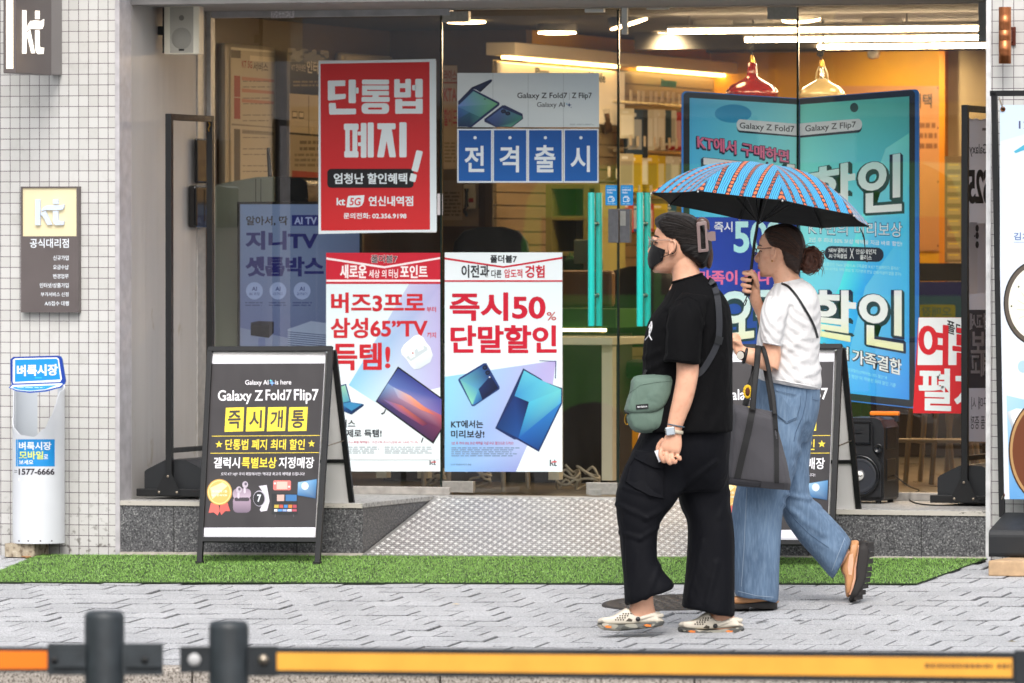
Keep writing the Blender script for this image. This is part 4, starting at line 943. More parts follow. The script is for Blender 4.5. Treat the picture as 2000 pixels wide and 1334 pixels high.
s.poly(Q([(128, 776), (290, 851), (212, 918), (128, 918)]), '#34547c', 2.5, ['#3a64a0', '#3f7a78', '#2a4468', '#23365c'])
s.poly(Q([(128, 860), (212, 815), (290, 851), (212, 918), (128, 918)]), '#24406a', 3, ['#2c4670', '#2a5a70', '#3f7a78', '#1c2c50', '#1c2c50'])
s.circ(860 + 324 / 3.706, 717 / 3.706, 1.6, 1.2, '#10182a', 4)
s.poly(Q([(318, 862), (450, 762), (470, 762), (596, 824), (600, 860), (520, 920), (402, 920), (320, 882)]), '#232d55', 1.5)
s.poly(Q([(336, 866), (448, 782), (592, 842), (592, 860), (514, 916), (408, 916)]), '#3f6a6a', 2.5, ['#3a5088', '#50689a', '#3f7f70', '#3f7f70', '#5f9f86', '#32466c'])
for cx, cy in ((458, 806), (490, 821)): s.circ(860 + cx / 3.706, cy / 3.706, 5, 3.9, '#12182c', 3.5); s.circ(860 + cx / 3.706, cy / 3.706, 2.5, 2, '#2c3654', 4)
s.text('Galaxy Z Fold7', 1010.5, 181, 1108, 195, '#1d1f22', 2, .008); s.rect(1112, 181, 1112.6, 195, '#6f777a', 2); s.text('Z Flip7', 1117, 181, 1156, 195, '#1d1f22', 2, .008)
s.text('Galaxy AI', 1049, 199.5, 1103, 212, '#2e3236', 2, 0)
s.poly(star(1112, 205, 5, .3, 4), '#29477c', 2); s.poly(star(1107, 203, 2.6, .3, 4), '#5fa8c8', 2); s.circ(1115.5, 209.5, .9, .9, '#29477c', 2)
s.fine(1113, 242, 1164, 245, 2, '#a6afb1', 2); s.back(893, 142.5, 1170, 248.5); s.build('banner_sheet', PRINT, t); adopt(t)
for ch, x0, x1, cb, hx in (('전', 893, 961.5, (907.3, 284.7, 945.8, 336), 928), ('격', 962, 1030.2, (975.5, 284.7, 1013.8, 336.6), 996.2), ('출', 1030.7, 1099.5, (1044, 283.3, 1084.8, 336.6), 1065.4), ('시', 1100.5, 1169, (1114.2, 284.7, 1152.3, 336), 1134.7)):
    t = thing('letter_card', 'blue card with the white syllable %s and a hanging hole under the phone banner' % ch, 'sign card', onY((x0 + x1) / 2, 356, GP), 'blue letter cards on the glass door')
    s = gsheet(); s.rect(x0, 251.6, x1, 357, '#dbe4ea', 0); s.rect(x0 + 2.8, 254.3, x1 - 2.4, 353.6, '#13539f', 1, c2='#1a60ae'); s.circ(hx, 269, 3.2, 3.2, '#dfe8ec', 2); s.text(ch, *cb, '#e6eef2', 2, .021)
    s.back(x0, 251.6, x1, 357); s.build('card_sheet', PRINT, t); adopt(t)

# the two lower posters
P_ = lambda pts: [(630 + x / 2.9, 480 + y / 2.9) for x, y in pts]
P2 = lambda a, b, c, d: (630 + a / 2.9, 480 + b / 2.9, 630 + c / 2.9, 480 + d / 2.9)
DK = '#23262b'; R1 = '#c4232e'; R2 = '#c2142f'
t = thing('window_poster', 'white poster with red header, slanted television and earbuds, behind the sandwich board', 'poster', onY(750, 918, GP))
s = gsheet(); s.rect(*P2(20, 40, 676, 216), '#c41f33', .5); s.rect(*P2(20, 217, 676, 1278), '#dbeaee', 0, c2='#e6f1f3')
s.poly(P_([(22, 66), (350, 116), (674, 63), (674, 74), (350, 128), (22, 78)]), '#f2e4e6', 1.5); s.rect(*P2(22, 192, 674, 204), '#f2e4e6', 1.5)
s.text('폴더블7', *P2(275, 52, 425, 97), '#f6eeee', 2, .05); s.text('폴더블7', *P2(276, 53, 424, 96), '#2a1a1e', 2.8, .018)
s.text('새로운', *P2(100, 107, 250, 185), '#f4eaea', 2, .03, rep=.4); s.text('세상 의', *P2(262, 136, 362, 182), '#f4eaea', 2, .02); s.text('터닝', *P2(375, 132, 428, 183), '#f4eaea', 2, .02); s.text('포인트', *P2(440, 110, 595, 183), '#f4eaea', 2, .03, rep=.3)
s.poly(P_([(490, 217), (676, 217), (676, 800), (300, 888), (148, 790)]), '#a5bfe0', 1, ['#c3c4e2', '#b3abd6', '#b7b0da', '#bfdcec', '#8cc9e4'])
s.poly(P_([(20, 700), (300, 888), (676, 800), (676, 1278), (20, 1278)]), '#e4eff2', .6)
s.text('버즈3프로', *P2(50, 265, 578, 380), R1, 2, .03, rep=.5); s.text('부터', *P2(590, 345, 643, 376), R1, 2, .02); s.text('삼성65”TV', *P2(47, 408, 595, 523), R1, 2, .03, rep=.5); s.text('까지', *P2(592, 490, 643, 522), R1, 2, .02); s.text('득템!', *P2(58, 550, 383, 705), R1, 2, .035, rep=.6)
s.poly(P_([(446, 590), (462, 560), (520, 510), (548, 503), (572, 520), (585, 545), (610, 575), (626, 620), (610, 660), (550, 697), (520, 700), (500, 680), (478, 645), (450, 615)]), '#f4f8f9', 3.5, ['#f8fbfb'] * 7 + ['#dce6e8', '#d2dde0', '#cfdade', '#d8e2e5', '#e6eef0', '#f0f5f6', '#f4f8f9'])
s.poly(P_([(474, 632), (560, 560), (592, 572), (598, 590), (500, 655)]), '#c9d5d9', 4.2); s.poly(P_([(480, 608), (500, 580), (520, 590), (526, 625), (500, 640)]), '#eef4f5', 5); s.poly(P_([(530, 570), (552, 552), (572, 562), (575, 585), (545, 600)]), '#e6eef0', 5); s.circ(*P_([(513, 608)])[0], 1.2, 2.2, '#b43a3a', 6)
s.poly(P_([(428, 683), (677, 862), (677, 1040), (628, 1122), (301, 882)]), '#17171c', 3)
s.poly(P_([(430, 694), (674, 869), (674, 960), (520, 880), (370, 780)]), '#3d4a8e', 4, ['#2c3b7e', '#4a4a94', '#6b5a9e', '#8a86b8', '#5a72b0'])
s.poly(P_([(370, 780), (520, 880), (674, 960), (674, 1036), (625, 1108), (309, 879)]), '#8a6a92', 4, ['#7da0cc', '#b78a9e', '#b05560', '#6a3350', '#4a2a4a', '#36396a'])
s.poly(P_([(400, 800), (500, 850), (640, 960), (560, 930), (430, 860)]), '#d98a72', 4.6, ['#9ab4d6', '#e2a48a', '#c45a4a', '#d87a5a', '#a89ab8'])
s.poly(P_([(345, 870), (450, 905), (600, 1010), (570, 1020), (430, 935)]), '#a8485a', 4.9, ['#6a6aa4', '#c46a5a', '#5a2a44', '#7a3450', '#8a5a86'])
s.poly(P_([(355, 925), (361, 928), (352, 950), (336, 957), (330, 950), (346, 943)]), '#3a3d42', 3); s.poly(P_([(567, 1085), (573, 1089), (563, 1116), (557, 1114)]), '#3a3d42', 3)
s.poly(P_([(75, 800), (134, 781), (162, 885), (130, 905), (90, 900)]), '#1e3f6e', 3); s.poly(P_([(78, 806), (129, 790), (155, 880), (92, 893)]), '#6fb7a6', 3.6, ['#8cc7a6', '#9ccfb0', '#4f9ab8', '#5fb0a8']); s.poly(P_([(90, 895), (160, 885), (234, 897), (234, 906), (166, 956), (100, 930)]), '#16335e', 3.6, ['#2a6aa4', '#3f8ab8', '#1e4a80', '#142c52', '#142c52', '#1e4a80']); s.poly(P_([(110, 897), (160, 889), (222, 899), (165, 935)]), '#3a86b4', 4.2)
s.text('이스', *P2(100, 985, 186, 1030), DK, 2, .025); s.text('통제로 득템!', *P2(90, 1040, 335, 1085), DK, 2, .03)
s.text('(버즈3 Pro 특별 혜택을!) / 가전구독 초이스(삼성 65” UHD TV 외)', *P2(100, 1105, 541, 1122), '#c2506a', 2, .008); s.fine(*P2(60, 1138, 342, 1182), 4, '#9aa4a8', 2); s.fine(*P2(352, 1138, 630, 1182), 4, '#9aa4a8', 2)
s.rect(*P2(40, 1184, 662, 1213), '#e9eef0', 4, c2='#cfd6d8'); s.kt(*P2(606, 1216, 645, 1243), DK, 2, c2='#c8202c')
s.back(637, 494, 863, 920); s.build('poster_sheet', PRINT, t); adopt(t)
t = thing('window_poster', 'white poster promising 50% off in red, with two blue foldable phones, on the door', 'poster', onY(985, 920, GP))
s = gsheet(); s.rect(*P2(692, 38, 1358, 205), '#e3ecef', 0.2); s.rect(*P2(692, 206, 1358, 1280), '#dfedf1', 0)
s.poly(P_([(692, 66), (1025, 116), (1358, 63), (1358, 74), (1025, 126), (692, 78)]), R2, 1.2); s.rect(*P2(692, 195, 1358, 204), R2, 1.2)
s.text('폴더블7', *P2(950, 52, 1102, 97), DK, 2, .03); s.text('이전과', *P2(787, 108, 945, 182), DK, 2, .03); s.text('다른', *P2(956, 136, 1014, 182), DK, 2, .022); s.text('압도적', *P2(1030, 132, 1132, 182), R2, 2, .022); s.text('경험', *P2(1148, 110, 1258, 182), R2, 2, .03)
s.text('즉시50', *P2(722, 265, 1262, 425), R2, 2, .035, rep=.7); s.text('%', *P2(1270, 375, 1324, 423), '#b43a34', 2, .01); s.text('단말할인', *P2(727, 450, 1325, 607), R2, 2, .035, rep=.7)
s.poly(P_([(692, 742), (1320, 650), (1305, 790), (1160, 1130), (1095, 1280), (692, 1280)]), '#a4c8e6', .8, ['#8cd0e8', '#b4a8d8', '#b8b0dc', '#a8b4dc', '#8a96cc', '#7fb4e0'])
s.line(*P2(1228, 651, 1322, 655), 1.6, '#2a3a74', 1.6); s.line(*P2(1322, 652, 1319, 752), 2.0, '#2a3a74', 1.6)
s.poly(P_([(768, 760), (776, 748), (912, 666), (928, 664), (1003, 798), (1003, 812), (860, 908), (846, 908)]), '#223a74', 2)
s.poly(P_([(779, 758), (918, 674), (952, 735), (884, 812)]), '#3f78a8', 3, ['#5fa8b8', '#1f3f86', '#1c3272', '#4f8fb8']); s.poly(P_([(779, 758), (884, 812), (906, 872), (856, 900), (846, 897)]), '#7ac4ac', 3, ['#6ab4b4', '#4a94b8', '#1f4a86', '#3a7ab0', '#84d0b0']); s.poly(P_([(884, 812), (952, 735), (996, 806), (906, 872)]), '#121c3c', 3, ['#1a2c5c', '#16244c', '#0e1630', '#10183a'])
for cx, cy in ((920, 690), (936, 719)): s.circ(*P_([(cx, cy)])[0], 4.6, 4.6, '#0c1224', 4); s.circ(*P_([(cx, cy)])[0], 2, 2, '#26345a', 4.5)
s.circ(*P_([(947, 744)])[0], 1.4, 1.4, '#e8eef2', 4)
s.poly(P_([(1137, 694), (1240, 755), (1250, 768), (1358, 806), (1358, 892), (1226, 1167), (1100, 1096), (1085, 1097), (978, 1034)]), '#1a2c5c', 2)
s.poly(P_([(1142, 706), (1236, 760), (1352, 812), (1170, 885), (1088, 850)]), '#3f9cc8', 3, ['#5cbcd0', '#58b8d0', '#66c4c8', '#4aa4c8', '#3a8cc0']); s.poly(P_([(1088, 850), (1170, 885), (1110, 1090), (988, 1028)]), '#122a64', 3, ['#16306c', '#0e1c48', '#1c4a8c', '#16386c']); s.poly(P_([(1170, 885), (1352, 812), (1352, 888), (1290, 1010), (1110, 1090)]), '#3a94cc', 3, ['#4ab4d0', '#6ac8cc', '#4ea4d4', '#1f6ab4', '#1a5ca8']); s.poly(P_([(1110, 1090), (1352, 888), (1224, 1154)]), '#1a4a94', 3.4, ['#1c58a4', '#2e7ac0', '#16407e'])
s.text('KT에서는', *P2(728, 988, 910, 1033), DK, 2, .028); s.text('미리보상!', *P2(728, 1045, 917, 1090), DK, 2, .028); s.text('2년 후 최대 50% 보상 혜택을 지금 바로 할인으로 드려요!', *P2(730, 1109, 1082, 1127), '#b03a5a', 2, .008)
s.fine(*P2(730, 1142, 1125, 1198), 5, '#6f86a4', 2); s.text('© KT 제휴할인이미지 활용', *P2(728, 1234, 842, 1244), '#4a5a7a', 2, 0); s.kt(*P2(1287, 1212, 1328, 1248), DK, 2, c2='#c8202c')
s.back(869, 493, 1098, 921); s.build('poster_sheet', PRINT, t); adopt(t)

# wallet stickers by the lock
for i, x0 in enumerate((1182.5, 1212)):
    t = thing('payment_sticker', 'small blue wallet sticker %s' % ('left of the joint between the doors' if i == 0 else 'right of the joint between the doors, above the keyhole'), 'sticker', onY(x0 + 12, 401, GP), 'blue wallet stickers')
    s = gsheet(); s.rect(x0, 361.5, x0 + 24.5, 401, '#1a93dc', 0, r=2); s.fine(x0 + 3, 365.5, x0 + 20, 367, 1, '#a8d8f2', 1); s.text('SAMSUNG', x0 + 3, 369, x0 + 20.5, 372.8, '#e8f4fa', 1, .02); s.text('Wallet', x0 + 3, 374, x0 + 14, 378, '#e8f4fa', 1, .015)
    s.rect(x0 + 5, 385, x0 + 17, 394.5, '#eef6fa', 1, r=1.4); s.rect(x0 + 6.2, 386.3, x0 + 15.8, 393.2, '#1a93dc', 2, r=.8); s.rect(x0 + 12.5, 388, x0 + 18.5, 392, '#eef6fa', 3, r=1.2); s.rect(x0 + 13.8, 389.2, x0 + 18, 390.8, '#1a93dc', 4); s.rect(x0 + 7, 382.8, x0 + 15, 384.2, '#eef6fa', 1, r=.5); s.fine(x0 + 4, 397.5, x0 + 20, 399.4, 1, '#c8e4f4', 1)
    s.build('sticker_sheet', PRINT, t); adopt(t)

# big fold out graphic standing behind the right glass
YB = G + .012
t = thing('window_graphic', 'huge die cut graphic shaped like an open blue foldable phone behind the right glass', 'window graphic', onY(1600, 780, YB))
s = Sheet((0, YB, 0), NEG)
def half(il, ir, tl, tr, bl, br, r, left):
    q = []
    if left: q = [(il, tl + r)] + [(il + r - r * math.cos(R_(a)), tl + r - r * math.sin(R_(a))) for a in (20, 45, 70)] + [(il + r, tl), (ir, tr), (ir, br), (il + r, bl)] + [(il + r - r * math.cos(R_(a)), bl - r + r * math.sin(R_(a))) for a in (70, 45, 20)] + [(il, bl - r)]
    else: q = [(il, tl), (ir - r, tr)] + [(ir - r + r * math.cos(R_(a)), tr + r - r * math.sin(R_(a))) for a in (70, 45, 20)] + [(ir, tr + r), (ir, br - r)] + [(ir - r + r * math.cos(R_(a)), br - r + r * math.sin(R_(a))) for a in (20, 45, 70)] + [(ir - r, br), (il, bl)]
    return q
o1 = half(1331, 1561, 178, 192, 800, 773, 9, True); o2 = half(1561, 1795, 192, 174, 773, 798, 9, False)
m0 = MB(); m0.prism([s.pt(x, y) for x, y in o1], (0, .012, 0), '#1b4f86'); m0.prism([s.pt(x, y) for x, y in o2], (0, .012, 0), '#1b4f86'); 
s.poly(o1, '#1e5c9c', 1); s.poly(o2, '#1b4f8a', 1)
s.poly(half(1335, 1560, 180, 193.5, 797, 771, 8, True), '#14181c', 1.5); s.poly(half(1562, 1787, 193.5, 176, 771, 795, 8, False), '#12161c', 1.5)
s.poly([(1347, 191), (1559, 204), (1559, 420), (1347, 440)], '#4f9aba', 2, ['#3b86be', '#66b8ac', '#58ac9e', '#2f84c0'])
s.poly([(1355, 424), (1559, 424), (1559, 760), (1355, 785)], '#10205e', 2.4, ['#16307a', '#122464', '#0e1c5a', '#123a86']); s.poly([(1347, 440), (1355, 424), (1355, 785), (1347, 786)], '#2f84c0', 2.2)
s.poly([(1563, 204), (1776, 188), (1776, 430), (1563, 430)], '#5cb09c', 2, ['#58ac96', '#3f8f88', '#2f86a8', '#62bfae'])
s.poly([(1563, 430), (1776, 430), (1776, 781), (1563, 758)], '#2a8ec0', 2, ['#62bfae', '#2f86a8', '#2467b0', '#2a86c8'])
s.poly([(1563, 690), (1640, 560), (1690, 400), (1730, 290), (1776, 260), (1776, 440), (1690, 560), (1640, 763), (1563, 757)], '#2f94c4', 2.4, ['#2288c8', '#3aa0c4', '#52b4b4', '#62bca4', '#56ae9c', '#2a86b4', '#1d74b8', '#2072c0', '#2c86cc'])
s.circ(1668.5, 210, 8, 9.2, '#1d3a3c', 3); s.circ(1432, 222, 36, 18, '#22708f', 2.5)
s.poly([(1446, 235)] + [(1446 - 7 * math.sin(R_(a)), 247 - 12 * math.cos(R_(a))) for a in range(15, 180, 15)] + [(1446, 259), (1559.5, 268), (1559.5, 244)], '#0f1a26', 3)
s.poly([(1446, 233)] + [(1446 - 7 * math.sin(R_(a)), 244 - 11 * math.cos(R_(a))) for a in range(15, 180, 15)] + [(1446, 255), (1559.5, 265), (1559.5, 242)], '#c9ddd8', 3.4)
s.poly([(1562.5, 242), (1676, 233)] + [(1676 + 8 * math.sin(R_(a)), 246 - 13 * math.cos(R_(a))) for a in range(15, 180, 15)] + [(1676, 259), (1562.5, 269)], '#0f1a26', 3); s.poly([(1562.5, 241), (1676, 232)] + [(1676 + 8 * math.sin(R_(a)), 243 - 11 * math.cos(R_(a))) for a in range(15, 180, 15)] + [(1676, 254), (1562.5, 265)], '#cfe4da', 3.4)
s.text('Galaxy Z Fold7', 0, 0, 0, 0, '#15181a', 4, .01, quad=((1445, 239), (1552, 246), (1552, 262), (1445, 254))); s.text('Galaxy Z Flip7', 0, 0, 0, 0, '#15181a', 4, .01, quad=((1573, 245), (1672, 237), (1672, 252), (1573, 261)))
def block(txt, quad, c, c2=None, sh=(3, 3), ol=.06, b=.03, dark='#0f1a2e'):
    mv = lambda q, dx, dy: tuple((x + dx, y + dy) for x, y in q)
    gr = lambda q, k: ((q[0][0] - k, q[0][1] - k), (q[1][0] + k, q[1][1] - k), (q[2][0] + k, q[2][1] + k), (q[3][0] - k, q[3][1] + k))
    for i in (1., .66, .33): s.text(txt, 0, 0, 0, 0, dark, 2.9 + (1 - i) * .8, ol, quad=mv(gr(quad, 1.1), sh[0] * i, sh[1] * i), rep=.6)
    s.text(txt, 0, 0, 0, 0, dark, 4, ol, quad=gr(quad, 1.1), rep=.6); s.text(txt, 0, 0, 0, 0, c, 5.4, b, quad=quad, c2=c2, rep=.3)
block('KT에서 구매하면', ((1362, 262), (1541, 294), (1541, 318), (1363, 290)), '#b5506a', sh=(-1.5, 2.5), ol=.04, b=.025)
block('즉시', ((1367, 303), (1552, 322), (1552, 415), (1367, 412)), '#a9d6c8', sh=(-4, 3)); block('할인', ((1577, 331), (1761, 298), (1761, 413), (1577, 424)), '#8fc8c0', c2='#a9d8d0', sh=(4, 4))
s.text('KT만의 미리보상', 0, 0, 0, 0, '#123a5a', 3, .03, quad=((1579, 432), (1763, 433), (1763, 465), (1579, 459))); s.text('KT만의 미리보상', 0, 0, 0, 0, '#9ed6d2', 4, 0.0, quad=((1580, 434), (1762, 435), (1762, 463), (1580, 457)))
s.text('2년 후 최대 50% 보상 혜택을 지금 바로 할인!', 0, 0, 0, 0, '#c2e6e2', 3, .006, quad=((1580, 463), (1762, 472), (1762, 481), (1580, 472)))
s.rect(1611, 480, 1726, 508, '#0f1420', 3, r=13, sk=4)
s.text('NEW 갤럭시', 1619, 484, 1654, 493, '#d6e8ea', 4, .016, sk=1); s.text('AI 구독클럽', 1619, 495, 1654, 504, '#d6e8ea', 4, .016, sk=1); s.text('X', 1660, 485, 1668, 505, '#d6e8ea', 4, .0, sk=.5); s.text('안심체인지', 1672, 486, 1711, 496, '#d6e8ea', 4, .016, sk=1); s.text('플러스', 1680, 498, 1703, 507, '#d6e8ea', 4, .016, sk=1)
s.text('즉시 50% 단말할인은 ‘New 갤럭시 AI 구독클럽 X KT 안심체인지 플러스’', 0, 0, 0, 0, '#7fc4dc', 3, 0, quad=((1580, 510), (1757, 521), (1757, 528), (1580, 517))); s.text('제휴/가입 후 25~27개월 차에 반납 및 기기변경 반납 상태 이상이 없을 경우)', 0, 0, 0, 0, '#7fc4dc', 3, 0, quad=((1580, 519), (1760, 532), (1760, 540), (1580, 526)))
s.text('즉시', 1395, 433, 1431, 453, '#a8d4c4', 3, .02); s.text('50%', 1434, 432, 1545, 494, '#86c4b4', 3, .035, c2='#7ab8b0', rep=.5)
s.text('가족이 하나', 1362, 528, 1506, 556, '#c0506e', 3, .035, rep=.4); block('요금', ((1398, 568), (1552, 566), (1552, 660), (1398, 682)), '#8fd8b0', c2='#a6e088', sh=(-3, 4)); block('할인', ((1577, 567), (1764, 566), (1764, 687), (1577, 652)), '#a4d8c8', c2='#a8e07c', sh=(4, 4))
block('프리미엄', ((1570, 665), (1657, 678), (1657, 704), (1570, 688)), '#a9d8a0', sh=(1, 1), ol=.045, b=.012); block('가족결합', ((1665, 681), (1761, 703), (1761, 734), (1665, 708)), '#a9d8a0', sh=(1, 1), ol=.045, b=.012)
s.text('‘프리미엄 가족결합’은 “요금할인(선택약정) 25% 할인”과', 0, 0, 0, 0, '#6fb4e0', 3, 0, quad=((1600, 706), (1733, 735), (1733, 743), (1600, 713))); s.text('“가족간 1회선 모바일 할인”이 적용된 최대 할인 기준', 0, 0, 0, 0, '#6fb4e0', 3, 0, quad=((1600, 718), (1750, 749), (1750, 757), (1600, 725)))
s.c = [([tuple(min(.92, v * 2.5) for v in q) for q in c] if isinstance(c, list) else tuple(min(.92, v * 2.5) for v in c)) for c in s.c]
s.build('graphic_face', PRINT, t); m0.build('graphic_board', PRINT, t)
adopt(t)
# red and white summer poster
t = thing('window_poster', 'red and white poster with huge slanted lettering beside the portable loudspeaker', 'poster', onY(1840, 805, GP)); s = gsheet()
s.poly([(1794, 620), (1925, 621), (1925, 808), (1783, 807)], '#d3262c', 0); s.poly([(1794.5, 620.3), (1925, 621.3), (1925, 713), (1792, 713)], '#e9eeec', 1)
s.text('폴더블', 1849, 624, 1900, 650, '#2a2c2c', 2, .02, sk=16); s.text('여름', 0, 0, 0, 0, '#d2222c', 2, .035, quad=((1795, 628), (1925, 646), (1925, 722), (1794, 708)), rep=.5); s.text('펼쳐', 0, 0, 0, 0, '#e6eeec', 2, .03, quad=((1795, 719), (1925, 722), (1925, 806), (1794, 802)), rep=.5)
s.back(1794, 620, 1925, 807); s.build('poster_sheet', PRINT, t); adopt(t)

# ================================================================ SIGNS ON THE TILED WALL
M_SGN = mat('sign_brown_metal', '#655d5c', .45, .2, noise_s=8, noise_a=.05)
M_CREAM = mat('sign_cream_panel', '#d6c9a4', .4, emit='#fff0c8', es=.12)
M_LET = mat('sign_blue_white', '#cdd8ea', .3); M_LIT = mat('lit_lettering', '#ffffff', .4, emit='#fff2dc', es=.9)
YF = -.036
t = thing('wall_sign', 'brown and cream dealer sign listing services on the white tiled wall', 'sign', onY(98, 610, 0))
a = onY(40.5, 364.5, YF); b = onY(153, 610.5, YF)
m = MB(); zc = onY(100, 461.5, YF).z; zt_ = onY(100, 367, YF).z; xl = onY(43.3, 400, YF).x; xr = onY(149.3, 400, YF).x
m.box((a.x, YF, b.z), (b.x, -.0005, zc)); m.box((a.x, YF, zc + .0002), (xl, -.0006, a.z)); m.box((xr, YF, zc + .0002), (b.x, -.0006, a.z)); m.box((xl + .0002, YF, zt_), (xr - .0002, -.0006, a.z)); m.build('sign_box', M_SGN, t)
m = MB(); m.box((xl + .0003, YF + .008, zc + .0004), (xr - .0003, -.001, zt_ - .0003)); m.build('cream_panel', M_CREAM, t)
s = Sheet((0, YF - .006, 0), NEG); SH = s.kt(68.6, 389, 125.5, 439.8, '#ffffff')
m = MB()
for q in SH: m.prism([s.pt(68.6 + u * 56.9, 389 + v * 50.8) for u, v in q], (0, .012, 0))
m.build('raised_logo', M_LET, t)
s = Sheet((0, YF, 0), NEG); LW = '#e8eef4'
s.text('공식대리점', 58.5, 466, 134.5, 484, LW, 1, .01)
for tx, bx in (('신규가입', (104, 499, 134, 508.3)), ('요금수납', (104, 517.3, 134, 526.3)), ('변경업무', (104, 535, 134, 544)), ('인터넷/상품가입', (77.6, 552.6, 134, 562)), ('부가서비스 신청', (79.8, 570.6, 134, 579.2)), ('A/S접수 대행', (87.3, 588.2, 134.5, 597))): s.text(tx, *bx, LW, 1, .008)
s.build('service_list', PRINT, t); adopt(t)
# projecting blade sign
Yn = -.55; X0 = onY(6, 100, Yn).x; X1 = onY(31, 100, Yn).x; zb = onY(20, 143, Yn).z
t = thing('projecting_sign', 'dark projecting shop sign with glowing white logo at the top of the tiled wall', 'sign', (X1, Yn, zb))
m = MB(); m.box((X0, Yn, zb), (X1, -.135, 2.75)); m.build('sign_box', M_SGN, t, .004)
m = MB(); m.box((X0 + .008, -.13, zb + .004), (X1 - .003, -.0005, 2.75)); m.build('wall_bracket', mat('bracket_grey', '#85807f', .45, .2), t, .003)
m = MB(); m.box((onY(12.5, 60, Yn).x, Yn - .003, zb + .02), (onY(26, 60, Yn).x, Yn - .0005, 2.74)); m.build('lit_edge_strip', mat('strip_glow', '#fff6e2', .4, emit='#ffedc8', es=.75), t, .001)
s = Sheet((X1 + .0035, 0, 0), (1, 0, 0)); SH = s.kt(44.7, 20, 86.2, 104.5, '#ffffff'); m = MB()
for q in SH: m.prism([s.pt(44.7 + u * 41.5, 20 + v * 84.5 + u * 1.5) for u, v in q], (-.003, 0, 0))
m.build('lit_logo', M_LIT, t); adopt(t)

# newspaper / flyer dispenser
t = thing('flyer_dispenser', 'white curved free paper dispenser with a blue header standing by the tiled wall', 'dispenser', (onG(72, 1085).x, -.14, .03))
rD = .118; cx = onY(73, 900, -.12).x; cy = -.105
class CSheet(Sheet):
    def __init__(s, r): MB.__init__(s); s.r = r
    def pt(s, px, py, lay=0):
        d = ray(px, py); r = s.r + lay * LAY; ox, oy = CAM.x - cx, CAM.y - cy
        A = d.x ** 2 + d.y ** 2; Bq = 2 * (ox * d.x + oy * d.y); Cq = ox * ox + oy * oy - r * r
        D = max(0, Bq * Bq - 4 * A * Cq); return CAM + d * ((-Bq - math.sqrt(D)) / (2 * A))
M_DW = mat('dispenser_white', '#d4d7dc', .35, noise_s=5, noise_a=.03); M_DI = mat('dispenser_inside', '#b4bac0', .5)
zb, zt = onY(72, 1062, cy - .1).z, onY(72, 745, cy - .1).z
def open_z(a):           # lower rim of the hand opening, by angle (0 faces the street)
    pts = ((-1.7, 815), (-1.1, 838), (-.6, 850), (-.1, 853), (.3, 838), (.62, 812), (.8, 792), (.95, 772), (1.1, 764), (1.7, 758))
    for (a0, y0_), (a1, y1_) in zip(pts, pts[1:]):
        if a0 <= a <= a1: f = (a - a0) / (a1 - a0); f = f * f * (3 - 2 * f); return onY(72, y0_ + (y1_ - y0_) * f, cy - .1).z
    return zt
m = MB(); n_ = 56; ang = [-1.95 + 3.9 * i / n_ for i in range(n_ + 1)]
def cyl(r, a, z): return V((cx + r * math.sin(a - PHI * 0 + .3), cy - r * math.cos(a + .3), z))
for i in range(n_):
    a0, a1 = ang[i], ang[i + 1]; h0, h1 = open_z(a0), open_z(a1)
    for r in (rD, rD - .004): m.face([cyl(r, a0, zb), cyl(r, a1, zb), cyl(r, a1, h1), cyl(r, a0, h0)], sm=True)
    m.face([cyl(rD, a0, h0), cyl(rD, a1, h1), cyl(rD - .004, a1, h1), cyl(rD - .004, a0, h0)])
m.build('curved_shell', M_DW, t)
m = MB(); pl = [cyl(rD - .006, a, zb) for a in (-1.9, -1.2)] ; 
for i in range(n_):
    a0, a1 = 1.95 + 2.38 * i / n_, 1.95 + 2.38 * (i + 1) / n_; m.face([cyl(rD - .002, a0, zb), cyl(rD - .002, a1, zb), cyl(rD - .002, a1, zt + .02), cyl(rD - .002, a0, zt + .02)], sm=True)
m.lathe((cx, cy, zb + .25), [(.001, 0), (rD - .006, 0)], n=30); m.build('inner_back', M_DI, t)
s = CSheet(rD + .0006)
for i in range(12):
    x0_, x1_ = 31 + 76 * i / 12, 31 + 76 * (i + 1) / 12; s.rect(x0_, 858, x1_, 911, '#1a8fd6', 0)
s.build('sticker', PRINT, t); s = CSheet(rD + .0012); s.text('벼룩시장', 37, 863, 100, 879, '#eef4f8', 1, .03); s.text('모바일', 37.3, 881, 84.5, 897, '#e3ee7a', 1, .03); s.text('로', 85.5, 887.5, 94, 896.5, '#eef4f8', 1, .015); s.text('보세요', 37, 898, 65, 907.5, '#eef4f8', 1, .02)
s.build('sticker_lettering', PRINT, t); s = CSheet(rD + .0006); s.text('1577-6666', 36.3, 915, 106.5, 927.5, '#2c2530', 1, .03); s.fine(28, 918, 34, 925, 2, '#8a8a92', 1)
s.build('phone_number', PRINT, t); s = CSheet(rD + .0006)
for x_ in (37, 55, 79, 101): s.circ(x_, 1056.5, 1.5, 1.5, '#3a3038', 1)
for x_ in (36, 64): s.rect(x_, 932, x_ + 15, 939, '#d4d8dc', 1, c2='#f4f6f8')
each(s, 'screw_hole', PRINT, t)
